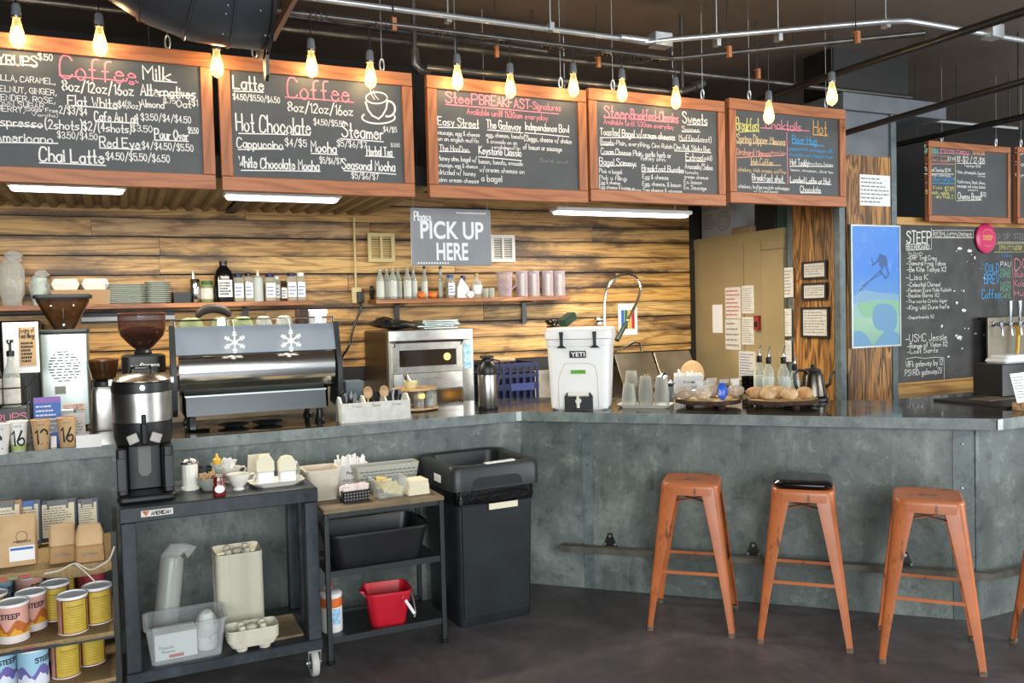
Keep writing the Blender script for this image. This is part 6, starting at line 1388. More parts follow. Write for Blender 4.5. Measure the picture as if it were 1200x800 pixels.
# left shelf
for px, w, h, lab, fill in ((14, 32, 62, 'tall bag of clear cups at the left end of the shelf', M_cup), (47, 24, 40, 'smaller bag of pale cups on the left shelf', pm('pale_green_cups', '#b9c8bd', .5))):
    L, s = onsh(px); t = thing('plastic_bag', lab, 'bag', L); r = w*s*.42; hh = h*s
    obj('cups', MB().lathe([(r*.75, 0), (r*.9, hh*.45), (r*.95, hh*.5), (r*.7, hh*.5), (r*.85, hh*.8), (0, hh*.8)], seg=18), fill, t); obj('bag_film', MB().blob(0, 0, hh*.46, r*1.1, r*1.0, hh*.46, px, .1, 18, 12).blob(.02, 0, hh*.93, r*.6, r*.3, hh*.1, px+3, .3, 12, 7), M_film, t, 60)
L, s = onsh(1); one('napkin_pack', 'pale napkin pack cut by the left edge on the shelf', 'pack', MB().rbox(0, 0, 0, .1, .15, .24, .02, .01), M_cream, (L[0]-.09, L[1], L[2]))
L, s = onsh(96); t = thing('carton_tray', 'brown open carton on the left shelf under white clamshell boxes', 'carton', L); w = 60*s; obj('tray', MB().tub(0, 0, 0, w, .17, w+.01, .18, 17*s, .004, .003), M_card, t, 0); cl_ = Vector(L)
for k, (dx, lab) in enumerate(((-.09, 'left stack of white clamshell boxes on the brown carton'), (.085, 'right stack of white clamshell boxes on the brown carton'))):
    t = thing('clamshell_box', lab, 'takeaway box', (cl_.x+dx, cl_.y, cl_.z+17*s+.0005)); w2 = 30*s
    obj('base', MB().loft([MB().rr(w2*.8, .13, .01, 0), MB().rr(w2, .15, .012, .035)]), M_offwhite, t); obj('lid', MB().loft([MB().rr(w2, .15, .012, .0355), MB().rr(w2*.8, .13, .01, .072)]), M_offwhite, t)
tray0 = None
for px, w, n, nm_ in ((148, 47, 10, 'wider'), (185, 30, 11, 'narrower')):
    L, s = onsh(px); ww = w*s*.92
    if nm_ == 'wider': sh = MB()
    q = MB(); q.loft([q.rr(ww-.05, .14, .02, 0), q.rr(ww-.03, .15, .02, .007), q.rr(ww, .18, .022, .0085), q.rr(ww, .18, .022, .0125), q.rr(ww-.014, .168, .018, .0115)]); first = None; R = random.Random(w)
    for k in range(n):
        lab = 'thin grey tray in the %s of the two tray stacks on the left shelf' % nm_; Lk = (L[0]+R.uniform(-.002, .002), L[1]+R.uniform(-.002, .002), L[2]+k*.0132)
        if first is None: first = one('stacked_tray', lab, 'tray', q, pm('grey_green_tray', '#9da294', .5), Lk, 0, nm_+' stack of grey trays')
        else: o = first.copy(); COL.objects.link(o); o.location = Lk
L, s = onsh(213); t = thing('wire_basket', 'low black basket on the left shelf', 'basket', L); q = MB().tub(0, 0, 0, 20*s, .13, 21*s, .14, 12*s, .01, .004); obj('basket_body', q, M_black, t, 0)
L, s = onsh(229); t = thing('steel_shaker', 'bright steel cylinder with tall spout on the left shelf', 'canister', L); t.scale = (1.2, 1.2, 1.18); obj('cylinder', MB().lathe([(.026, 0), (.028, .003), (.028, .135), (.026, .138), (0, .1385)], seg=18), M_chrome, t); obj('spout', MB().cyl((-.008, 0, .139), (-.008, 0, .185), .012, .006, 10), M_satin, t)
L, s = onsh(243); t = thing('spice_jar', 'squat herb jar with green lid on the left shelf', 'jar', L); t.scale = (1.15, 1.15, 1.2); obj('glass', MB().lathe([(.034, 0), (.037, .004), (.037, .095), (.03, .105)], seg=18), M_sage, t); obj('paper_label', MB().lathe([(.0375, .02), (.0378, .022), (.0378, .08), (.0375, .082)], seg=18), M_papermenu, t); obj('lid', MB().lathe([(.032, .1055), (.033, .107), (.033, .125), (0, .126)], seg=18), M_green, t)
L, s = onsh(263); t = thing('syrup_jug', 'big black syrup jug with white label on the left shelf', 'jug', L); t.scale = (1.22, 1.1, 1.18); obj('jug_body', MB().loft([MB().rr(.1, .1, .03, 0), MB().rr(.105, .105, .03, .01), MB().rr(.105, .105, .03, .15), MB().rr(.085, .085, .03, .185), MB().rr(.04, .04, .015, .215), MB().rr(.04, .04, .015, .222)]), M_blackgloss, t)
obj('cap', MB().lathe([(.022, .2225), (.022, .245), (0, .246)], seg=16), M_black, t); obj('label', MB().box(-.035, .04, -.0545, -.053, .03, .13), M_paper, t, 0); q = MB(); scribble(q, -.03, .035, .04, .12, -.0552, 5, random.Random(4), pw=.005); obj('label_print', q, M_ink, t, 0)
def spice(px, label, w=.052, h=.135, cap=M_blue, body=M_jar, lab_m=M_paper, y=YF-.03, grp='spice bottles on the left shelf'):
    w *= 1.36; h *= 1.38; L, s = onsh(px, y); t = thing('spice_bottle', label, 'bottle', L, 0, grp); obj('bottle_body', MB().loft([MB().rr(w*.92, w*.92, .012, 0), MB().rr(w, w, .014, .006), MB().rr(w, w, .014, h*.86), MB().rr(w*.8, w*.8, .014, h*.93)]), body, t)
    obj('filling', MB().rbox(0, 0, .004, w*.86, w*.86, h*.7, .01, .003), M_lightwood, t); obj('cap', MB().lathe([(w*.4, h*.9305), (w*.41, h*.94), (w*.41, h*1.04), (w*.36, h*1.06), (0, h*1.061)], seg=16), cap, t); obj('label', MB().box(-w*.42, w*.42, -w*.53, -w*.506, h*.15, h*.7), lab_m, t, 0)
    q = MB(); scribble(q, -w*.36, w*.36, h*.2, h*.6, -w*.54, 3, random.Random(px), pw=.005); obj('label_print', q, M_bluelabel, t, 0); return t
spice(280, 'blue capped spice bottle right of the black jug'); spice(292, 'narrow dark capped spice bottle left of the grey squeeze bottle', .044, .14, M_black)
L, s = onsh(303); t = thing('squeeze_bottle', 'pale grey squeeze bottle with pointed tip on the left shelf', 'bottle', L); t.scale = (1.1, 1.1, 1.15); obj('bottle_body', MB().lathe([(.032, 0), (.034, .004), (.034, .13), (.028, .15), (.012, .158)], seg=18), pm('pale_grey_squeeze', '#b5bdb9', .45), t); obj('tip', MB().lathe([(.012, .1585), (.01, .165), (.004, .195), (0, .196)], seg=12), M_offwhite, t)
spice(317, 'blue capped spice bottle right of the grey squeeze bottle', .056, .135, M_blue); spice(325, 'small pale spice bottle half hidden on the left shelf', .034, .125, M_white, y=YF+.03); L = onsh(333)[0]
spice(333, 'little dark extract bottle on the left shelf', .034, .1, M_black, M_amber, M_papermenu); spice(342, 'blue capped spice bottle with green print near the shelf end', .052, .14, M_blue); spice(353, 'white capped tall spice bottle at the end of the left shelf', .046, .14, M_white)
# bright bar under the shelf
a, b = onY(95, 374, YW-.05), onY(205, 372, YW-.05); t = thing('under_shelf_rail', 'white metal rail on the wall below the left shelf', 'rail', ((a.x+b.x)/2, YW-.035, (a.z+b.z)/2)); obj('rail_bar', MB().rbox(0, 0, -.015, b.x-a.x, .045, .03, .006, .003), M_white, t); obj('backplate', MB().box(-(b.x-a.x)/2, (b.x-a.x)/2, .0226, .03, -.03, .04), M_darkgrey, t, 0)
# outlet and black cord
a = onY(417, 346, YW-.01); t = thing('power_outlet', 'ivory wall outlet with black plug between the two shelves', 'outlet', (a.x, YW-.01, a.z-.06)); obj('outlet_box', MB().rbox(0, -.02, 0, .075, .04, .12, .006, .003), M_vent, t); obj('plug', MB().rbox(.018, -.06, .0, .05, .038, .085, .008, .004), M_black, t)
obj('riser_conduit', MB().cyl((0, -.01, .1205), (0, -.01, .655), .009, None, 8), M_vent, t)
o0 = Vector((a.x+.018, YW-.07, a.z-.06)); pts = [o0, o0+Vector((.0, -.0, -.05)), onY(414, 385, YW-.09), onY(409, 405, YW-.1), onY(401, 418, YW-.14), onY(397, 428, YW-.2)]
t = thing('appliance_cable', 'black power cord drooping from the wall outlet behind the espresso machine', 'cord', o0); obj('cord', MB().tube([p_-o0 for p_ in dens([Vector(p_) for p_ in pts], 5)], .009, 8), M_black, t)
# right shelf
def clear_bottle(px, label, y, h=.24, r=.03, m=None, cap=False):
    L, s = onsh(px, y); t = thing('glass_bottle', label, 'bottle', L, 0, 'clear bottles on the right shelf'); obj('glass', MB().lathe([(r-.003, 0), (r, .004), (r, h*.6), (r*.85, h*.68), (.012, h*.82), (.0115, h), (.009, h), (.009, h*.83), (r*.8, h*.67), (r-.003, .008), (0, .008)], seg=16), m or M_glass, t)
    obj('frosted_label', MB().lathe([(r+.0004, h*.08), (r+.0009, h*.09), (r+.0009, h*.57), (r+.0004, h*.58)], seg=16), M_frost, t)
    if cap: obj('pourer', MB().lathe([(.014, h+.0005), (.014, h+.012), (.006, h+.016), (.005, h+.04), (0, h+.041)], seg=10), M_black, t)
for k, (px, lab) in enumerate(((446, 'first clear bottle at the left end of the right shelf'), (454, 'second clear bottle from the left on the right shelf'), (461, 'third clear bottle from the left on the right shelf'), (467, 'fourth clear bottle from the left on the right shelf'), (478, 'fifth clear bottle, before the gap on the right shelf'), (485, 'sixth clear bottle, behind the orange pieces'))):
    clear_bottle(px, lab, YF-.05 if k % 2 == 0 else YF+.05)
clear_bottle(498, 'clear bottle with black pourer below the pick up sign', YF+.02, .235, .024, None, True); clear_bottle(517, 'slim clear bottle with blue label right of the orange pieces', YF+.03, .235, .018, None, True)
L, s = onsh(437); one('dark_jar', 'dark beaded jar at the very left end of the right shelf', 'jar', MB().lathe([(.018, 0), (.02, .01), (.014, .02), (.02, .035), (.014, .05), (.02, .065), (.014, .08), (.018, .1), (0, .11)], seg=14), M_black, (xb0+.02, YF+.06, SZ))
for px, lab in ((494, 'left orange scoop on the right shelf'), (507, 'right orange scoop on the right shelf')):
    L, s = onsh(px, YF-.08); one('orange_scoop', lab, 'scoop', MB().blob(0, 0, .027, .034, .03, .027, px, .1, 14, 8), M_orangepl, L)
spice(528, 'white labelled square bottle right of the slim clear bottle', .048, .125, M_bluelabel, M_jar, M_paper, YF-.04, 'bottles in the middle of the right shelf')
L, s = onsh(538, YF+.03); one('spatula', 'dark wedge shaped utensil standing behind the white funnel', 'utensil', MB().at(ry=.35).rbox(-.02, 0, .01, .04, .03, .17, .008, .006), M_blue, L)
L, s = onsh(541, YF-.05); t = thing('funnel_carton', 'white cone topped carton on the right shelf', 'carton', L); obj('box', MB().rbox(0, 0, 0, .1, .09, .075, .006, .003), M_offwhite, t); q = MB(); q.loft([q.rr(.1, .09, .006, .0755), q.rr(.012, .012, .004, .155)]); obj('cone_top', q, M_white, t, 0)
L, s = onsh(551, YF-.1); one('paper_roll', 'white paper roll lying in front of the cone topped carton', 'roll', MB().lathe([(.026, -.02), (.026, .02)], 0, 0, .026, 20, 'y'), M_paper, (L[0], L[1]+.0, L[2]))
L, s = onsh(559, YF-.0); t = thing('liquor_bottle', 'squat clear liquor bottle with cork on the right shelf', 'bottle', L); obj('glass', MB().lathe([(.04, 0), (.043, .005), (.043, .1), (.035, .125), (.016, .14), (.014, .17)], seg=18), M_glass, t); obj('label', MB().lathe([(.0435, .03), (.044, .031), (.044, .1), (.0435, .101)], seg=18), M_paper, t); obj('stopper', MB().lathe([(.013, .1705), (.017, .172), (.017, .19), (.01, .197), (0, .198)], seg=14), M_kraftlt, t)
for k, (px, dy, lab) in enumerate(((569, -.05, 'left of three little tumblers beside the lilac pitcher'), (576, -.06, 'right little tumbler beside the lilac pitcher'), (573, .03, 'back tumbler beside the lilac pitcher'))):
    L, s = onsh(px, YF+dy); one('tumbler', lab, 'glass', MB().lathe([(.02, 0), (.022, .003), (.028, .075), (.0265, .075), (.02, .008), (0, .007)], seg=16), M_jar, L, 0, 'little tumblers on the right shelf')
L, s = onsh(592); t = thing('pitcher', 'tall lilac plastic pitcher on the right shelf', 'pitcher', L); obj('jug', MB().lathe([(.052, 0), (.055, .004), (.064, .19), (.062, .19), (.052, .01), (0, .01)], seg=24), M_purple, t); obj('rim', MB().lathe([(.0645, .186), (.067, .188), (.067, .2), (.0645, .202), (.0645, .186)], seg=24, caps=False), M_purple, t); obj('handle', MB().tube([(.06, 0, .17), (.1, 0, .165), (.105, 0, .1), (.058, 0, .06)], .007, 8), M_purple, t); obj('spout', MB().loft([[(-.062, -.015, .18), (-.062, .015, .18), (-.06, .0, .16)], [(-.082, -.006, .2), (-.082, .006, .2), (-.078, 0, .195)]]), M_purple, t)
for k, (px, lab) in enumerate(((612, 'clear ribbed canister next to the lilac pitcher'), (626, 'second clear canister from the lilac pitcher'), (642, 'third clear canister from the lilac pitcher'), (656, 'clear canister at the right end of the right shelf'))):
    L, s = onsh(px, YF-.02); t = thing('clear_canister', lab, 'canister', L, 0, 'clear canisters on the right shelf'); obj('cylinder', MB().lathe([(.046, 0), (.0485, .004), (.0485, .205), (.0465, .205), (.045, .008), (0, .008)], seg=20), M_purple, t); obj('rim', MB().lathe([(.049, .2), (.0505, .202), (.0505, .211), (.049, .213), (.049, .2)], seg=20, caps=False), M_purple, t); obj('paper_core', MB().lathe([(.018, .009), (.02, .012), (.02, .19), (0, .191)], seg=12), M_frost, t)
# ================================================================== CART
KX0, KX1, KY0, KY1, KZ = -.03, .80, 3.885, 4.42, .891
ct = thing('utility_cart', 'dark blue grey steel cart on casters carrying the big black grinder', 'cart', ((KX0+KX1)/2, (KY0+KY1)/2, 0)); kw, kd = KX1-KX0, KY1-KY0
obj('cart_top', MB().rbox(0, 0, KZ-.065, kw, kd, .065, .006, .004), M_frame_blue, ct, 20); obj('cart_shelf', MB().rbox(0, 0, .135, kw, kd, .05, .006, .004), M_frame_blue, ct, 20)
for sx in (-1, 1):
    for sy in (-1, 1): obj('leg', MB().rbox(sx*(kw/2-.033), sy*(kd/2-.033), .1855, .06, .06, KZ-.066-.186, .006, .003), M_frame_blue, ct, 20)
for y in (-.06, .08): obj('side_slat', MB().box(kw/2-.03, kw/2-.012, y, y+.05, .1855, KZ-.066), M_frame_blue, ct, 0)
for sx in (-1, 1):
    for sy in (-1, 1):
        x, y = sx*(kw/2-.035), sy*(kd/2-.05); cw = thing('caster', '', '', (x, y, 0)) if False else None
        q = MB().lathe([(.03, -.016), (.058, -.016), (.062, -.01), (.062, .01), (.058, .016), (.03, .016), (.03, -.016)], x, y, .063, 26, 'x'); wl = obj('caster_wheel', q, M_rubber, ct)
        q = MB().lathe([(.012, -.02), (.03, -.012), (.03, .012), (.012, .02)], x, y, .063, 14, 'x'); obj('hub', q, M_satin, wl)
        q = MB().prism([(y-.014, .05), (y+.014, .05), (y+.03, .12), (y-.03, .12)], x-.03, x-.024, 'yz'); q.prism([(y-.014, .05), (y+.014, .05), (y+.03, .12), (y-.03, .12)], x+.024, x+.03, 'yz'); q.box(x-.03, x+.03, y-.03, y+.03, .12, .1345); q.cyl((x-.034, y, .063), (x+.034, y, .063), .008, None, 8); obj('caster_fork', q, M_satin, ct, 20)
a, b = onY(165, 597, KY0), onY(203, 602, KY0); q = MB().box(a.x-ct.location.x, b.x-ct.location.x, -kd/2-.0015, -kd/2-.0002, KZ-.045, KZ-.018); obj('maker_sticker', q, M_papermenu, ct, 0)
q = MB(); lx = a.x-ct.location.x; q.add([(lx+.002, -kd/2-.002, KZ-.02), (lx+.034, -kd/2-.002, KZ-.02), (lx+.02, -kd/2-.002, KZ-.043)], [(0, 1, 2)]); obj('orange_mark', q, M_orange, ct, 0); q = MB(); ribbons(q, strokes('AMERICAN', b.x-a.x-.05, .014, 0), .0035, flat_map((lx+.04, -kd/2-.002, KZ-.039))); obj('sticker_lettering', q, M_ink, ct, 0)
KT = KZ+.0003
def onk(px, py): p = onZ(px, py, KT); return p, sc(p)
# big batch grinder on the cart
p, s = onk(172, 586); g = thing('batch_grinder', 'big black and steel coffee dispenser standing on the cart', 'coffee dispenser', (p.x, p.y+.1, KT)); g.scale = (.88, .88, .93); r = .139
obj('base', MB().rbox(0, -.02, 0, .27, .30, .035, .03, .01), M_black, g)
q = MB(); q.rbox(-.105, -.02, .0355, .05, .26, .22, .015, .006); q.rbox(.105, -.02, .0355, .05, .26, .22, .015, .006); q.rbox(0, .06, .0355, .16, .12, .22, .01, .004); obj('stand', q, M_black, g)
for sx in (-1, 1): obj('leg_plate', MB().rbox(sx*.107, -.152, .06, .04, .006, .15, .004, .002), M_darkgrey, g)
obj('dispensing_slot', MB().prism([(-.03, .25), (-.03, .12), (-.015, .1), (.015, .1), (.03, .12), (.03, .25)], -.012, -.004, 'xz'), M_greyink, g)
obj('lower_body', MB().lathe([(.115, .256), (.13, .262), (r, .3), (r, .368)], seg=36), M_black, g); obj('steel_band', MB().lathe([(r+.0005, .3685), (r+.002, .37), (r+.002, .505), (r+.0005, .5065)], seg=40), M_chrome if False else M_brushed, g)
obj('upper_ring', MB().lathe([(r, .507), (r+.003, .51), (r+.003, .552), (r-.004, .556)], seg=40), M_black, g); q = MB().lathe([(.013, -.001), (.013, .002), (0, .0025)], 0, -r-.004, .532, 16, 'y'); obj('round_badge', q, M_satin, g)
obj('lid', MB().lathe([(r+.002, .5565), (r+.002, .562), (.11, .583), (.05, .597), (0, .6)], seg=36), pm('bronze_lid', '#7d7468', .25, .9), g)
obj('lid_handle', MB().tube([(-.05, 0, .592), (-.045, 0, .622), (.045, 0, .622), (.05, 0, .592)], .009, 8).rbox(0, 0, .612, .07, .035, .016, .008, .004), M_blackgloss, g)
for sx in (-1, 1): obj('side_clip', MB().rbox(sx*(r+.004), 0, .54, .02, .05, .03, .004, .003), M_satin, g)
q = MB().rbox(0, -r-.022, .27, .034, .04, .1, .01, .005); q.rbox(0, -r-.02, .355, .022, .03, .055, .008, .004); obj('lever', q, M_blackgloss, g)
for sx in (-1, 1): q = MB().at(sx*.052, -r-.03, .3, 0, 0, sx*.35).rbox(0, 0, -.022, .05, .012, .044, .018, .004); obj('wing_nut', q, pm('smoky_plastic', '#a9a59c', .3) if sx < 0 else bpy.data.materials['smoky_plastic'], g)
# condiments
p, s = onk(224, 575); t = thing('sugar_shaker', 'glass sugar pourer with steel cap on the cart', 'shaker', (p.x, p.y+.03, KT)); r = .037
obj('glass', MB().lathe([(r, 0), (r+.004, .004), (r+.004, .012), (r-.002, .02), (r-.002, .12)], seg=12), M_sugar, t, 20); obj('cap', MB().lathe([(r, .1205), (r+.003, .122), (r+.003, .132), (r-.008, .142), (.012, .148), (0, .1485)], seg=20), M_chrome, t)
p, s = onk(243, 574); q = MB().lathe([(.034, 0), (.04, .005), (.043, .09), (.041, .09), (.036, .008), (0, .008)], seg=18); one('tin_cup', 'dark grey cup behind the honey bear', 'cup', q, M_darkgrey, (p.x, p.y+.11, KT)); q = None
p, s = onk(246, 576); t = thing('sugar_bowl', 'grey bowl of brown sugar packets on the cart', 'bowl', (p.x, p.y+.04, KT)); obj('bowl_body', MB().lathe([(.024, 0), (.028, .003), (.05, .045), (.052, .06), (.049, .06), (.03, .01), (0, .009)], seg=22), M_greyglaze, t)
R = random.Random(3); pk = None
for k in range(9):
    L = (t.location.x+R.uniform(-.022, .022), t.location.y+R.uniform(-.022, .022), KT+.05+.004*k/2)
    if pk is None: pk = one('sugar_packet', 'brown sugar packet in the grey bowl on the cart', 'sugar packet', MB().rbox(0, 0, -.014, .036, .004, .034, .003, .001, 1), M_kraftlt, L, 0, 'brown sugar packets'); o = pk
    else: o = pk.copy(); COL.objects.link(o); o.location = L
    o.rotation_euler = (R.uniform(-.8, .8), R.uniform(-.4, .4), R.uniform(0, 3))
def honey_bear(px, py, label, cap, full, dy):
    p, s = onk(px, py); t = thing('honey_bottle', label, 'bottle', (p.x, p.y+dy, KT), 0)
    obj('bottle_body', MB().loft([MB().rr(.05, .04, .015, 0), MB().rr(.056, .046, .018, .008), MB().rr(.058, .046, .02, .05), MB().rr(.044, .038, .016, .066), MB().rr(.05, .042, .02, .085), MB().rr(.036, .032, .014, .108)]), full, t, 50)
    if cap: obj('cap', MB().lathe([(.018, .1085), (.019, .112), (.019, .13), (.008, .138), (.006, .155), (0, .156)], seg=14), M_yellowcap, t)
    else: obj('neck', MB().lathe([(.016, .1085), (.016, .118), (0, .119)], seg=14), M_jar, t)
    obj('ears', MB().blob(-.02, 0, .108, .01, .008, .01, 1, 0, 8, 6).blob(.02, 0, .108, .01, .008, .01, 1, 0, 8, 6), full, t); return t
honey_bear(257, 573, 'clear honey bear bottle with yellow cap behind the syrup bottle', True, M_jar, .06)
t = honey_bear(257, 581, 'small dark red syrup bottle with round white label on the cart', False, M_honey, -.01); t.scale = (1, 1, .82); q = MB().lathe([(.021, .021), (.021, .0245), (0, .025)], 0, 0, .045, 20, 'y'); obj('round_label', q, M_paper, t)
def teacup(px, py, label, dy, ex=.0):
    p, s = onk(px, py); t = thing('teacup', label, 'cup', (p.x, p.y+dy, KT), 0); obj('cup_body', MB().lathe([(.024, 0), (.026, .003), (.02, .012), (.035, .03), (.05, .062), (.052, .074), (.0495, .074), (.046, .06), (.032, .032), (0, .018)], seg=26), M_offwhite, t)
    obj('handle', MB().tube([(.045, 0, .066), (.066, -.004, .072), (.074, -.005, .058), (.06, -.003, .036), (.038, 0, .034)], .0045, 8), M_offwhite, t); return t
tc = teacup(281, 575, 'white footed teacup in front of the napkin tray', .03); t2_ = teacup(274, 571, 'white teacup filled with tea bags behind the front teacup', .14)
tb = None
for k in range(6):
    L = (t2_.location.x+R.uniform(-.025, .025), t2_.location.y+R.uniform(-.02, .02), KT+.075+.004*k)
    if tb is None: tb = one('tea_bag', 'white wrapped tea bag in the rear teacup', 'tea bag', MB().rbox(0, 0, -.02, .045, .005, .045, .004, .001, 1), M_paper, L, 0, 'tea bags in the rear teacup'); o = tb
    else: o = tb.copy(); COL.objects.link(o); o.location = L
    o.rotation_euler = (R.uniform(-.7, .7), R.uniform(-.5, .5), R.uniform(0, 3))
p, s = onk(327, 570); t = one('oblong_plate', 'white oblong tray of paper bags at the right end of the cart', 'tray', MB().tub(0, 0, 0, .2, .13, .25, .17, .022, .04, .005), M_offwhite, (p.x, p.y+.07, KT)); pl = t.location
for k, (dx, dy, h, lab) in enumerate(((-.055, -.03, .105, 'left glass jar of flat paper lids on the oblong tray'), (.045, -.03, .095, 'right glass jar of flat paper lids on the oblong tray'))):
    t = thing('lid_holder', lab, 'holder', (pl.x+dx, pl.y+dy, KT+.0065)); obj('white_front', MB().rbox(0, 0, 0, .075, .06, h*.62, .008, .004), M_white, t)
    q = MB(); w = .04
    for i in range(5): q.prism([(-w, h*.2), (w, h*.2), (w, h*1.05), (w*.6, h*1.3), (0, h*1.36), (-w*.6, h*1.3), (-w, h*1.05)], -.02+.011*i, -.011+.011*i, 'xz')
    obj('paper_liners', MB().prism([(-w, h*.63), (w, h*.63), (w, h*1.05), (w*.6, h*1.3), (0, h*1.36), (-w*.6, h*1.3), (-w, h*1.05)], -.022, .022, 'xz'), M_cream, t, 20)
t = one('filter_papers', 'pale paper filters standing behind the oblong tray', 'paper', MB().prism([(-.06, 0), (.06, 0), (.05, .13), (-.05, .13)], 0, .02, 'xz'), M_beige, (pl.x-.06, pl.y+.105, KT), 0)
p, s = onk(349, 560); t = thing('pepper_mill', 'small clear shaker at the right end of the oblong tray', 'shaker', (pl.x+.1, pl.y+.02, KT+.0065)); obj('glass', MB().lathe([(.018, 0), (.02, .003), (.014, .03), (.02, .05), (.012, .07)], seg=14), M_jar, t); obj('cap', MB().lathe([(.013, .0705), (.013, .085), (0, .09)], seg=12), M_chrome, t)
p, s = onk(118, 602); one('black_tray', 'small open black tin on the cart left of the black grinder', 'tin', MB().tub(0, 0, 0, .045, .12, .045, .12, .03, .008, .004), M_blackmetal, (KX0+.025, 4.30, KT), 0)
# on the cart shelf
KS = .1853
def onks(px, py): p = onZ(px, py, KS); return p, sc(p)
p, s = onks(209, 782); t = thing('clear_tub', 'clear food storage tub on the lower cart shelf', 'tub', (p.x+.042, 4.02, KS)); tw = .33; obj('tub_body', MB().tub(0, 0, 0, tw*.88, .2, tw, .235, .17, .03, .003, .008), M_clear, t); tl = t.location
t = thing('glove_box', 'white carton of disposable gloves inside the clear tub', 'box', (tl.x-.045, tl.y-.01, KS+.0065), .04); obj('carton', MB().rbox(0, 0, 0, .175, .11, .115, .004, .002), M_paper, t, 20)
q = MB(); ribbons(q, strokes('Plastic', .06, .012, 0), .0018, flat_map((-.07, -.056, .05))); ribbons(q, strokes('Sleeves', .055, .01, 0), .0016, flat_map((-.06, -.056, .033))); obj('lettering', q, M_ink, t, 0); obj('red_label', MB().box(-.03, .03, -.0565, -.0552, .008, .022), M_red, t, 0)
t = thing('plastic_bag', 'clear bag of white lids inside the clear tub', 'bag', (tl.x+.09, tl.y+.0, KS+.0065)); obj('lids', MB().lathe([(.04, 0), (.045, .01), (.045, .085), (.035, .095), (.03, .15), (.02, .16)], seg=18), M_white, t); obj('bag_film', MB().blob(0, 0, .09, .05, .05, .085, 4, .05), M_film, t, 60)
q = MB(); ax_ = Vector((.05, .06, .36)); n = 14
pts = [Vector((0, 0, .0))+ax_*(i/10) for i in range(11)]
p, s = onks(186, 742); t = thing('cup_sleeve', 'long clear plastic sleeve of cups leaning in the cart behind the clear tub', 'cup sleeve', (p.x+.02, tl.y+.19, KS+.012))
obj('cups', MB().tube(pts, [.05-.0006*i for i in range(11)], 16), pm('stacked_clear_cups', '#8f958e', .35), t); q = MB().tube([v+Vector((0, 0, 0)) for v in pts]+[pts[-1]+Vector((.015, .01, .03)), pts[-1]+Vector((.06, .01, .035)), pts[-1]+Vector((.09, .0, .01))], [.054]*11+[.04, .022, .035], 14); obj('sleeve_film', q, M_film, t, 60)
p2_, s = onks(200, 700); 
# moulded pulp cup carriers
def carrier_mb(w, d, h, wells=True):
    """four-cup carrier: square tray with four wells and a raised cross"""
    q = MB(); q.loft([q.rr(w*.82, d*.82, .02, 0), q.rr(w, d, .025, h), q.rr(w, d, .025, h+.007), q.rr(w-.0015, d-.0015, .0245, h+.0075), q.rr(w*.82-.0015, d*.82-.0015, .02, .0078)])
    if not wells: return q
    for sx in (-1, 1):
        for sy in (-1, 1): q.lathe([(.018, -.0), (.02, .004), (.012, .03), (.0, .032)], sx*w*.2, sy*d*.22, .02, 10)
    q.blob(0, 0, .03, .03, .03, .016, 1, 0, 10, 6); return q
p, s = onks(283, 738); dA = carrier_mb(.215, .2, .034, False); c0 = None; base_y = p.y+.07
for k in range(33):
    L = (p.x-.0, base_y, KS+.0003+.0105*k)
    if k == 32: one('cup_carrier', 'topmost pulp cup carrier of the tall stack on the cart shelf', 'cup carrier', carrier_mb(.215, .2, .034), M_pulp, L, 0, 'tall stack of cup carriers', 50); break
    if c0 is None: c0 = one('cup_carrier', 'grey moulded pulp cup carrier in the tall stack on the cart shelf', 'cup carrier', dA, M_pulp, L, 0, 'tall stack of cup carriers', 50)
    else: o = c0.copy(); COL.objects.link(o); o.location = L
p, s = onks(298, 762); dB = carrier_mb(.225, .13, .034, False); c1 = None
for k in range(4):
    L = (p.x+.0, p.y+.055, KS+.0205+.013*k); c_ = None
    if k == 3: one('cup_carrier', 'topmost pulp cup carrier of the short stack in front', 'cup carrier', carrier_mb(.225, .13, .034), M_pulp, L, 0, 'short stack of cup carriers', 50); break
    if c1 is None: c1 = one('cup_carrier', 'pulp cup carrier in the short stack in front of the tall stack', 'cup carrier', dB, M_pulp, L, 0, 'short stack of cup carriers', 50)
    else: o = c1.copy(); COL.objects.link(o); o.location = L
c1.location.z = KS+.0205; q = MB()
for sx in (-1, 1): q.lathe([(.02, 0), (.024, .002), (.03, .02)], sx*.05, -.03, -.0203, 12); q.lathe([(.02, 0), (.024, .002), (.03, .02)], sx*.05, .03, -.0203, 12)
obj('carrier_feet', q, M_pulp, c1)
p, s = onks(350, 740); one('cutting_board', 'thin worn plywood sheet on the right of the lower cart shelf', 'board', MB().rbox(0, 0, 0, .15, .3, .012, .006, .003), M_ply, (.655, p.y+.085, KS), 0)
# ================================================================== RACK WITH STIRRERS, TUB AND BUCKET
RX0, RX1, RY0, RY1, RZ = .862, 1.445, 4.02, 4.40, .752
rk = thing('wire_rack_stand', 'narrow black three tier stand with worn wooden top between cart and bin', 'rack', ((RX0+RX1)/2, (RY0+RY1)/2, 0)); rw, rd = RX1-RX0, RY1-RY0
obj('rack_top', MB().rbox(0, 0, RZ-.022, rw+.03, rd+.03, .022, .006, .004), M_ply, rk, 20)
for z in (.425, .105):
    q = MB().box(-rw/2, rw/2, -rd/2, rd/2, z, z+.006); q.box(-rw/2, rw/2, -rd/2-.004, -rd/2+.012, z-.006, z+.024); q.box(-rw/2, rw/2, rd/2-.012, rd/2+.004, z-.006, z+.024); obj('rack_shelf', q, M_darkgrey, rk, 0)
q = MB().box(-rw/2, rw/2, -rd/2, -rd/2+.015, RZ-.045, RZ-.0225); obj('top_rail', q, M_darkgrey, rk, 0)
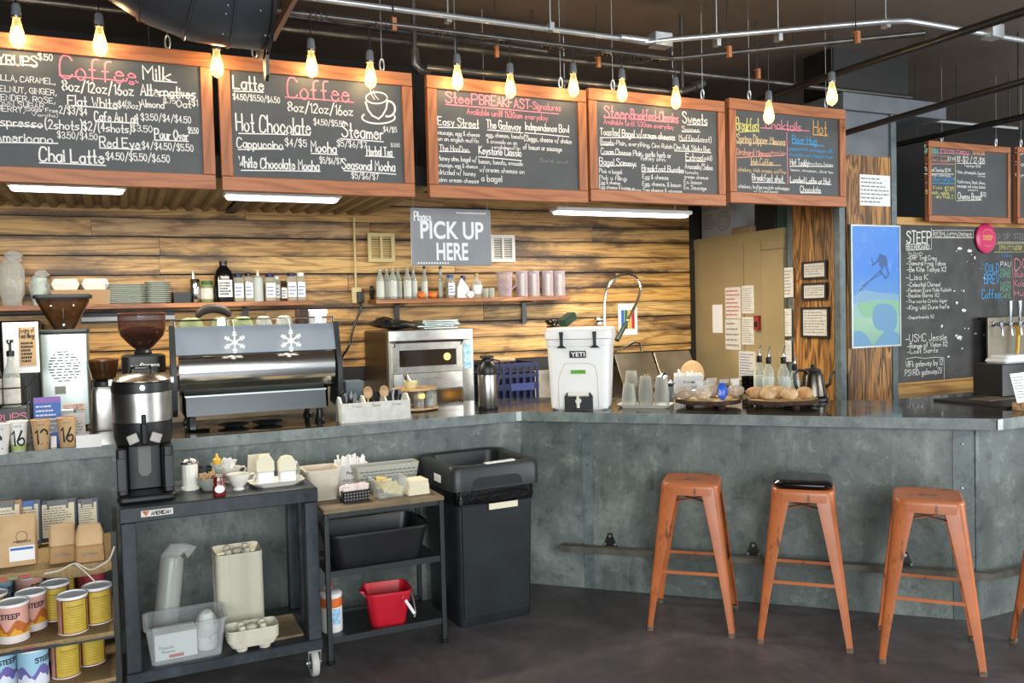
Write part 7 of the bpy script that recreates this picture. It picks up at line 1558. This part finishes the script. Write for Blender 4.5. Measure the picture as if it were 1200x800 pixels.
for sx in (-1, 1):
    for sy in (-1, 1):
        lg = obj('leg', MB().rbox(sx*rw/2, sy*rd/2, .0, .024, .024, RZ-.023, .004, .002), M_darkgrey, rk, 20); obj('foot_cap', MB().lathe([(.018, 0), (.02, .004), (.02, .018), (.014, .022)], sx*rw/2, sy*rd/2-.0, .0, 12), M_black, lg)
RT = RZ+.0003
def onr(px, py): p = onZ(px, py, RT); return p, sc(p)
p, s = onr(376, 588); t = thing('beige_tub', 'tall beige plastic tub at the left of the rack top', 'tub', (p.x+.022, p.y+.1, RT)); obj('tub_body', MB().tub(0, 0, 0, .14, .15, .17, .18, .155, .02, .004, .006), M_beige, t); obj('sugar_fill', MB().rbox(0, 0, .1, .155, .15, .02, .015, .006), M_kraftlt, t)
p, s = onr(415, 575); straw_box('stirrer_carton', 'white stirrer carton on the rack, behind the black basket', (p.x+.01, p.y+.09, RT), -.06, .165, .09, .135, 26, 5)
p, s = onr(418, 588); t = thing('sugar_basket', 'black lattice basket of pink sweetener packets on the rack', 'basket', (p.x, p.y+.04, RT), .05); obj('basket_body', MB().tub(0, 0, 0, .135, .08, .145, .09, .058, .008, .004), M_black, t, 0); bl_ = t.location
q = MB(); 
for i in range(9):
    for j in range(3): x = -.06+.015*i; q.box(x-.004, x+.004, -.0455, -.0425, .012+.015*j, .019+.015*j)
obj('lattice_holes', q, M_greyink, t, 0)
R = random.Random(9); pk = None
for k in range(14):
    L = (bl_.x+R.uniform(-.055, .055), bl_.y+R.uniform(-.02, .02), RT+.052+.002*(k % 4))
    if pk is None: pk = one('sweetener_packet', 'pink and white sweetener packet in the black basket', 'sugar packet', MB().rbox(0, 0, -.022, .05, .005, .05, .004, .001, 1), M_pinkpack, L, 0, 'sweetener packets'); o = pk
    else: o = pk.copy(); COL.objects.link(o); o.location = L
    o.rotation_euler = (R.uniform(-.7, .7), R.uniform(-.4, .4), R.uniform(-.4, .4))
p, s = onr(458, 584); t = thing('clear_tub', 'small clear tub of yellow packets on the rack top', 'tub', (p.x+.01, p.y+.075, RT)); obj('tub_body', MB().tub(0, 0, 0, .13, .11, .165, .15, .095, .015, .003, .004), M_clear, t); bl_ = t.location; pk = None
for k in range(11):
    L = (bl_.x+R.uniform(-.04, .04), bl_.y+R.uniform(-.035, .035), RT+.03+.004*k)
    if pk is None: pk = one('yellow_packet', 'yellow packet in the small clear tub on the rack', 'packet', MB().rbox(0, 0, -.02, .055, .005, .045, .004, .001, 1), M_yelpack, L, 0, 'yellow packets'); o = pk
    else: o = pk.copy(); COL.objects.link(o); o.location = L
    o.rotation_euler = (R.uniform(-1.2, .2), R.uniform(-.4, .4), R.uniform(-.5, .5))
p, s = onr(470, 560); t = thing('grey_basket', 'long pale grey slatted basket at the back of the rack top', 'basket', (1.255, 4.345, RT), 0); obj('basket_body', MB().tub(0, 0, 0, .30, .085, .35, .11, .135, .015, .004), pm('pale_grey_plastic', '#a5a699', .5), t, 0)
q = MB()
for i in range(12):
    for j in range(5): x = -.14+.0255*i+(.012 if j % 2 else 0); q.box(x-.008, x+.008, -.052-.0026*j*.9+.0015, -.0405-.0026*j, .03+.018*j, .037+.018*j)
obj('slots', q, M_greyink, t, 0)
p, s = onr(492, 580); nz = None
for k in range(9):
    L = (p.x+.0, p.y+.07, RT+.0082*k); 
    if nz is None: nz = one('paper_napkin', 'cream paper napkin in the stack at the right of the rack top', 'napkin', MB().rbox(0, 0, 0, .118, .12, .0078, .006, .002, 2), M_cream, L, .05, 'cream napkins')
    else: o = nz.copy(); COL.objects.link(o); o.location = L; o.scale = (1-.012*k, 1-.01*k, 1); o.rotation_euler.z = .05+R.uniform(-.04, .04)
t = thing('bus_tub', 'wide black plastic bus tub on the middle tier of the rack', 'tub', ((RX0+RX1)/2-.015, (RY0+RY1)/2, .4315)); obj('tub_body', MB().tub(0, 0, 0, .43, .28, .50, .33, .18, .05, .004, .012), M_black, t)
q = MB()
for k in range(4): a = [(-.3, -.1), (.1, .1), (.2, -.06), (-.1, .05)][k]
obj('pour_lip', MB().rbox(.262, 0, .165, .03, .12, .015, .01, .004), M_black, t)
p = onZ(460, 735, .111); t = thing('bucket', 'bright red plastic bucket on the bottom tier of the rack', 'bucket', (p.x, p.y+.09, .1113), -.1); obj('bucket_body', MB().tub(0, 0, 0, .17, .14, .225, .2, .18, .04, .004, .006), M_red, t)
obj('pour_lip', MB().loft([[(-.125, -.03, .165), (-.125, .03, .165), (-.105, .03, .14), (-.105, -.03, .14)], [(-.14, -.02, .18), (-.14, .02, .18), (-.115, .03, .18), (-.115, -.03, .18)]]), M_red, t)
obj('handle', MB().tube([(.118, .0, .155), (.122, -.07, .13), (.12, -.13, .075), (.11, -.14, .055)], .0035, 6).tube([(.118, 0, .155), (.06, -.112, .15)], .0035, 6), M_galv, t); q = MB().tube([(.075, -.108, .135), (.112, -.14, .072)], .008, 8); obj('grip', q, M_white, t)
p = onZ(391, 742, .111); t = thing('wipes_canister', 'white and orange wipes canister on the bottom tier of the rack', 'canister', (p.x+.005, p.y+.05, .1113)); obj('canister_body', MB().lathe([(.05, 0), (.052, .004), (.052, .17), (.05, .172)], seg=24), M_white, t); obj('lid', MB().lathe([(.052, .1725), (.053, .175), (.053, .19), (.045, .196), (0, .197)], seg=24), M_white, t)
q = MB().lathe([(.0526, .125), (.0526, .171)], seg=24); q.f = q.f[:24]; q.fm = q.fm[:24]; obj('orange_band', q, M_orangepl, t); q = MB()
m_ = cyl_map(0, 0, 0, .0529, 0)
for i in range(6): a0 = -.035+.012*i; q.add([m_(a0, .04), m_(a0+.012, .04), m_(a0+.012, .12), m_(a0, .12)], [(0, 1, 2, 3)])
obj('blue_label', q, M_cyanprint, t)
p = onZ(382, 690, .111); t = thing('spray_bottle', 'white bottle with red trim behind the wipes canister', 'bottle', (RX0+.05, 4.26, .1113)); obj('bottle_body', MB().lathe([(.035, 0), (.038, .004), (.038, .15), (.02, .18), (.014, .2)], seg=18), M_white, t); obj('trigger', MB().rbox(0, -.01, .2005, .028, .06, .03, .008, .004), M_red, t)
# ================================================================== BIN
bn = thing('waste_bin', 'charcoal slim waste bin with hooded rim and black liner, between rack and bar', 'bin', (1.79, 4.37, 0), .03)
bw, bd, bh = .46, .5, .70
q = MB(); q.loft([q.rr(bw*.93, bd*.86, .03, 0), q.rr(bw*.94, bd*.88, .035, .02), q.rr(bw, bd*.98, .04, bh)]); obj('bin_body', q, M_bin, bn)
yF = -bd*.43
o = [(-.195, .05), (.195, .05), (.205, .655), (-.205, .655)]
q = MB(); q.loft([[(x, yF-.004-.03*(z/.7), z) for x, z in o], [(x*.985, yF-.010-.03*(z/.7), z*.995+.002) for x, z in o]]); obj('front_panel', q, M_bin, bn, 0)
obj('tape_label', MB().at(0.03, yF-.045, .625, 0, 0, .0).box(-.08, .09, -.004, .003, 0, .032), M_cream, bn, 0, label='cream tape label')
q = MB(); n = 40; rings = []
for z, g in ((.655, .012), (.68, .028), (.70, .022), (.72, .03), (.745, .024)):
    R = random.Random(int(z*1000)); rings.append([(x*(1+g*1.6*(1+.35*R.uniform(-1, 1))/1), y*(1+g*1.6*(1+.35*R.uniform(-1, 1))), zz+R.uniform(-.008, .008)) for x, y, zz in MB().rr(bw*.985, bd*.97, .04, z, 9)])
q.loft(rings, False, False); obj('bin_liner', q, M_bag, bn, 60)
q = MB(); rr = lambda g, z: MB().rr(bw+.075+2*g, bd+.04+2*g, .06, z, 7)
q.loft([rr(-.02, .735), rr(.0, .74), rr(.0, .845), rr(-.012, .868), rr(-.035, .872), rr(-.06, .862), rr(-.075, .80), rr(-.08, .74)], False, False); obj('rim_hood', q, M_darkgrey, bn, 40)
q = MB().box(-.16, .16, -.02, .02, .80, .806); obj('inner_flap', MB().at(0, .02, .0, 0, .0).box(-bw/2-.01+.06, bw/2+.01-.06, -.19, .19, .765, .772), M_black, bn, 0)
obj('white_sticker', MB().at(-(bw+.075)/2, -.08, .77, -pi/2).box(-.045, .045, -.003, .0, 0, .04), M_paper, bn, 0); obj('top_sticker', MB().at(.03, -(bd+.04)/2+.032, .87, .12).box(-.09, .09, -.016, .016, .0, .006), M_paper, bn, 0)
q = MB(); ribbons(q, strokes('TRASH ONLY', .14, .016, 0), .0025, lambda u, v: Vector((-.04+u, -(bd+.04)/2+.025+v, .8775))); obj('sticker_lettering', q, M_greyink, bn, 0)
obj('hood_recess', MB().prism([(-.15, .75), (-.14, .79), (-.11, .805), (.11, .805), (.14, .79), (.15, .75)], -(bd+.04)/2-.002, -(bd+.04)/2-.0002, 'xz'), M_black, bn, 0)
# ================================================================== RETAIL SHELF
DX0, DX1, DY0, DY1 = -1.5, -.045, 3.86, 4.42
ds = thing('display_shelf', 'dark steel retail shelf with burlap covered tiers left of the cart', 'shelf', ((DX0+DX1)/2, (DY0+DY1)/2, 0)); dw, dd = DX1-DX0, DY1-DY0; dcx, dcy = ds.location.x, ds.location.y
tiers = ((.688, .034), (.392, .012), (.198, .012))
for z, hang in tiers:
    obj('tier', MB().box(-dw/2+.021, dw/2-.021, -dd/2, dd/2, z-.03, z-.006), M_frame_blue, ds, 0)
    q = MB(); n = 60; R = random.Random(int(z*100)); top_, f0, f1 = [], [], []
    for i in range(n+1):
        x = -dw/2+.022+(dw-.044)*i/n; w_ = .006*sin(i*.9)+.004*sin(i*2.3+1); hz = hang*(1+.35*sin(i*.35+1))+.004*R.random()
        top_ += [(x, dd/2-.03, z-.0055)]; f0 += [(x, -dd/2-.004, z-.0005+.0)]; f1 += [(x, -dd/2-.006-.3*abs(w_), z-.002-hz)]
    vs = top_+f0+f1; N = n+1; q.add(vs, [(i, i+1, N+i+1, N+i) for i in range(n)]+[(N+i, N+i+1, 2*N+i+1, 2*N+i) for i in range(n)])
    o = obj('burlap_cover', q, M_burlap, ds, 50); md = o.modifiers.new('thickness', 'SOLIDIFY'); md.thickness = .003; md.offset = -1
    if z > .6 or abs(z-.392) < .01:
        for px, m in (((3, M_redink), (16, M_sage), (31, M_redink)) if z > .6 else ((32, M_redink),)):
            a = onY(px, 700, DY0-.01); obj('printed_stripe', MB().box(a.x-dcx-.018, a.x-dcx+.018, -dd/2-.0125, -dd/2-.0105, z-hang*.6, z-.012), m, ds, 0)
for x in (-dw/2+.01, dw/2-.01):
    for y in (-dd/2+.015, dd/2-.015): obj('post', MB().box(x-.01, x+.01, y-.015, y+.015, 0, .80), M_blackmetal, ds, 0)
T1, T2, T3 = [z+.0008 for z, _ in tiers]; T1 += .0005
q = MB(); a = onY(134, 640, DY0-.012); P_ = [onY(134, 640, DY0-.015), onY(128, 655, DY0-.02), onY(118, 662, DY0-.025), onY(105, 667, DY0-.02), onY(88, 660, DY0-.015), onY(70, 668, DY0-.012), onY(52, 672, DY0-.012)]
t = thing('twine', 'frayed jute twine draped along the burlap edge of the retail shelf', 'twine', P_[0]); obj('strand', MB().tube([v-P_[0] for v in dens(P_, 5)], .004, 6), M_beige, t); P2_ = [onY(88, 660, DY0-.015), onY(100, 670, DY0-.02), onY(112, 682, DY0-.02)]; obj('loose_end', MB().tube([v-P_[0] for v in dens(P2_, 4)], .003, 6), M_beige, t)
# clipboards
for k, (px0, px1, yt, lab, b_) in enumerate(((-12, 24, 590, 'clipboard at the far left of the retail shelf, behind the big kraft bag', M_card), (15, 46, 589, 'blue clipboard behind the big kraft bag', pm('navy_clipboard', '#1f2a55', .4)), (47, 88, 588, 'black clipboard with a full cream sheet behind the left folded bag', M_black), (90, 114, 586, 'navy clipboard behind the right folded bag', bpy.data.materials['navy_clipboard']))):
    Yc = 4.30+.024*k; a, b = onY(px0, yt, Yc), onY(px1, yt, Yc); w = b.x-a.x; hh = a.z-T1; ln_ = .16
    t = thing('clipboard', lab, 'clipboard', ((a.x+b.x)/2, Yc-.03, T1)); t.rotation_euler = (-.12, 0, 0); obj('board', MB().rbox(0, 0, 0, w+.012, .006, hh+.006, .004, .002), b_, t, 20); obj('sheet', MB().box(-w/2+.006, w/2-.004, -.0045, -.0032, .02, hh-.012), M_cream, t, 0)
    q = MB(); scribble(q, -w*.4, w*.4, hh*.3, hh*.85, -.0052, 9, random.Random(k), pw=.002); obj('printed_text', q, M_greyink, t, 0); obj('clip', MB().rbox(0, -.008, hh-.02, w*.62, .008, .024, .002, .001).box(-w*.3, -w*.24, -.013, -.0045, hh-.035, hh-.018).box(w*.24, w*.3, -.013, -.0045, hh-.035, hh-.018), M_blackmetal if k != 1 else M_bluelabel, t, 0)
def bag(px0, px1, yt, yb, label, kind):
    p = onZ((px0+px1)/2, yb, T1); s = sc(p); w = (px1-px0)*s; h = (yb-yt)*s; t = thing('coffee_bag', label, 'bag', (p.x, p.y+.055, T1), 0 if kind else .0)
    if kind == 0:
        q = MB(); q.loft([q.rr(w, .09, .01, 0), q.rr(w*1.0, .085, .012, h*.3), q.rr(w*.98, .05, .012, h*.75), q.rr(w*.97, .012, .004, h)]); obj('bag_body', q, M_kraftlt, t, 30)
        obj('blue_label', MB().at(.0, -.043, 0, 0, -.02).box(-w*.16, w*.46, -.0035, -.001, h*.1, h*.4), M_paper, t, 0); obj('blue_stripe', MB().at(.0, -.043, 0, 0, -.02).box(-w*.13, w*.43, -.0045, -.0036, h*.32, h*.37), M_bluelabel, t, 0)
        q = MB(); mp = lambda u, v: Vector((u, -.0448+.04*max(0, v/h-.3), v)); ribbons(q, strokes('MEDICI', w*.4, h*.04, 0), .0022, lambda u, v: mp(u-w*.04, v+h*.46)); ribbons(q, [[(w*.15+.02*cos(k*pi/8), h*.58+.02*sin(k*pi/8)) for k in range(17)]], .0018, mp); obj('lettering', q, M_ink, t, 0)
    else:
        q = MB(); q.loft([q.rr(w, .09, .012, 0), q.rr(w*.99, .085, .014, h*.42), q.rr(w*.94, .07, .014, h*.47)]); obj('bag_body', q, M_kraft, t, 30)
        q = MB(); q.loft([q.rr(w*.97, .075, .014, h*.4705), q.rr(w*.97, .07, .016, h*.72), q.rr(w*.8 if kind == 2 else w*.92, .035, .012, h*.95), q.rr(w*.74 if kind == 2 else w*.85, .02, .008, h)]); obj('folded_top', q, M_kraftlt, t, 30)
        q = MB(); ribbons(q, strokes('Coffee', w*.5, h*.07, .05), .002, flat_map((-w*.25, -.0463, h*.2))); obj('lettering', q, M_greyink, t, 0)
bag(-2, 40, 606, 664, 'big upright kraft coffee bag with white and blue label', 0); bag(59, 88, 617, 660, 'left small folded kraft bag on the retail shelf', 1); bag(90, 121, 617, 659, 'right small folded kraft bag on the retail shelf', 2)
# cans
CR, CHH = .0565, .150
Mwrap = {'yellow': pm('peach_wrap', '#b98a78', .35, var='#a9715c', vscale=14), 'orange': pm('peach_sky_wrap', '#dba596', .35), 'blue': pm('pale_blue_wrap', '#9cc6dc', .35), 'red': pm('red_wrap', '#9a3942', .35)}
M_mtn = pm('orange_mountain_print', '#b8662f', .35); M_foliage = pm('yellow_tree_print', '#dba02c', .35); M_trunks = pm('white_trunks_print', '#ddd6cf', .35); M_lilac = pm('lilac_mountain_print', '#7167a8', .35); M_snow = pm('snow_print', '#dfe6f2', .35); M_brown = pm('brown_edge_print', '#6d3a1d', .35)
def can_proto(kind, turn):
    t = thing('coffee_can', '', 'can'); b = obj('can_body', MB().lathe([(CR-.001, .003), (CR, .004), (CR, CHH-.006), (CR-.001, CHH-.005)], seg=30), Mwrap[kind], t)
    obj('base_rim', MB().lathe([(CR-.003, 0), (CR+.001, .0), (CR+.001, .0035), (CR-.002, .0035)], seg=30), M_white, t); l = obj('lid_rim', MB().lathe([(CR+.001, CHH-.006), (CR+.0035, CHH-.004), (CR+.0035, CHH+.006), (CR-.002, CHH+.007), (CR-.004, CHH+.002)], seg=30), M_white, t); obj('lid_disc', MB().lathe([(CR-.004, CHH+.001), (CR-.006, CHH+.0015), (0, CHH+.0015)], seg=30), pm('grey_lid', '#6b6c69', .3) if 'grey_lid' not in bpy.data.materials else bpy.data.materials['grey_lid'], l)
    def patch(name, a0, a1, lo, hi, m, r):
        q = MB(); mm = cyl_map(0, 0, 0, r, 0); n = 16; ra = [a0+(a1-a0)*i/n for i in range(n+1)]
        q.add([mm(a*r, lo(a)) for a in ra]+[mm(a*r, hi(a)) for a in ra], [(i, i+1, n+2+i, n+1+i) for i in range(n)]); return obj(name, q, m, t)
    K = lambda v: (lambda a: v)
    if kind == 'yellow':
        patch('brown_edge', turn-1.0, turn+.95, K(.006), K(CHH-.008), M_brown, CR+.0006); patch('yellow_panel', turn-.85, turn+.8, K(.008), K(CHH-.01), M_yellow, CR+.0012)
        q = MB(); mm = cyl_map(0, 0, 0, CR+.0017, 0); R = random.Random(2)
        for i in range(9):
            z = .028+.011*i; L = R.uniform(.5, .62)*CR
            ribbons(q, [[(turn*CR-L+2*L*j/8, z) for j in range(9)]], .0018 if i < 8 else .005, mm)
        obj('panel_print', q, pm('ochre_print', '#8f7a2a', .5) if 'ochre_print' not in bpy.data.materials else bpy.data.materials['ochre_print'], t)
    elif kind in ('orange', 'blue'):
        mt = lambda a: .055+.028*abs(sin(1.7*a+.6))+.01*sin(5*a)
        patch('mountain_print', -1.5, 1.5, K(.006), mt, M_mtn if kind == 'orange' else M_lilac, CR+.0006)
        patch('foreground_print', -1.5, 1.5, K(.006), lambda a: .045+.012*sin(6*a)+.006*sin(13*a), M_foliage if kind == 'orange' else M_snow, CR+.001)
        if kind == 'orange': patch('trunk_print', -1.5, 1.5, K(.006), lambda a: .03+.006*sin(17*a), M_trunks, CR+.0014)
        q = MB(); mm = cyl_map(0, 0, 0, CR+.0012, turn); ribbons(q, strokes('STEEP', .07, .018, 0), .0042, lambda u, v: mm(u-.035, v+.1)); obj('lettering', q, M_ink, t)
    return t
pr_ = {k: can_proto(k, .15 if k == 'yellow' else (-.1 if k == 'orange' else .5)) for k in ('yellow', 'orange', 'blue', 'red')}; used = set()
def can(kind, px, py, T, label, turn=0):
    p = onZ(px, py-2, T); L = (p.x, p.y+.02, T); k = pr_[kind]; rz = turn
    if kind not in used: used.add(kind); o = k; o.location = L; o.rotation_euler = (0, 0, rz); o['label'] = label
    else: o = copy_tree(k, label, L, rz)
    o['group'] = 'coffee cans on the retail shelf'; return o
sh = 'middle tier'
can('orange', 18, 751, T2, 'orange mountain coffee can, nearest of the middle tier'); can('orange', 38, 739, T2, 'orange mountain can half hidden behind the nearest one, middle tier', .5)
can('yellow', 63, 728, T2, 'yellow panelled can behind the front one, middle tier'); can('yellow', 87, 742, T2, 'yellow panelled can at the front of the middle tier', .1); can('yellow', 115, 731, T2, 'rightmost yellow panelled can on the middle tier', .15)
can('yellow', -8, 741, T2, 'yellow can cut off at the left end of the middle tier')
for px, py, lab, kd in ((8, 719, 'leftmost can of the back row on the middle tier', 'blue'), (34, 714, 'second can from the left in the back row, middle tier', 'orange'), (66, 709, 'third can of the back row on the middle tier', 'yellow'), (108, 699, 'red can at the back right of the middle tier', 'red')): can(kd, px, py, T2, lab, .9)
can('blue', 8, 806, T3, 'pale blue can at the left of the bottom tier'); can('blue', 40, 803, T3, 'pale blue can with lilac mountains, second on the bottom tier', .35); can('yellow', 72, 795, T3, 'yellow panelled can at the front of the bottom tier', .1); can('yellow', 107, 779, T3, 'rightmost yellow panelled can on the bottom tier', .15); can('red', 86, 772, T3, 'red can behind the yellow cans on the bottom tier')
can('blue', 22, 778, T3, 'blue can in the back row of the bottom tier', .7); can('blue', 52, 774, T3, 'second blue can in the back row of the bottom tier', .9)

cans = [o for o in bpy.data.objects if o.parent is None and o.name.startswith('coffee_can')]
for _ in range(60):
    for i, a in enumerate(cans):
        for b in cans[i+1:]:
            if abs(a.location.z-b.location.z) > .01: continue
            d = Vector((b.location.x-a.location.x, b.location.y-a.location.y)); L = d.length
            if L < .1225:
                k = (.1226-L)/2/max(L, 1e-4)
                a.location.x -= d.x*k; a.location.y -= d.y*k; b.location.x += d.x*k; b.location.y += d.y*k
for o in cans: o.location.y = min(max(o.location.y, DY0+.066), DY1-.064); o.location.x = min(o.location.x, DX1-.085)
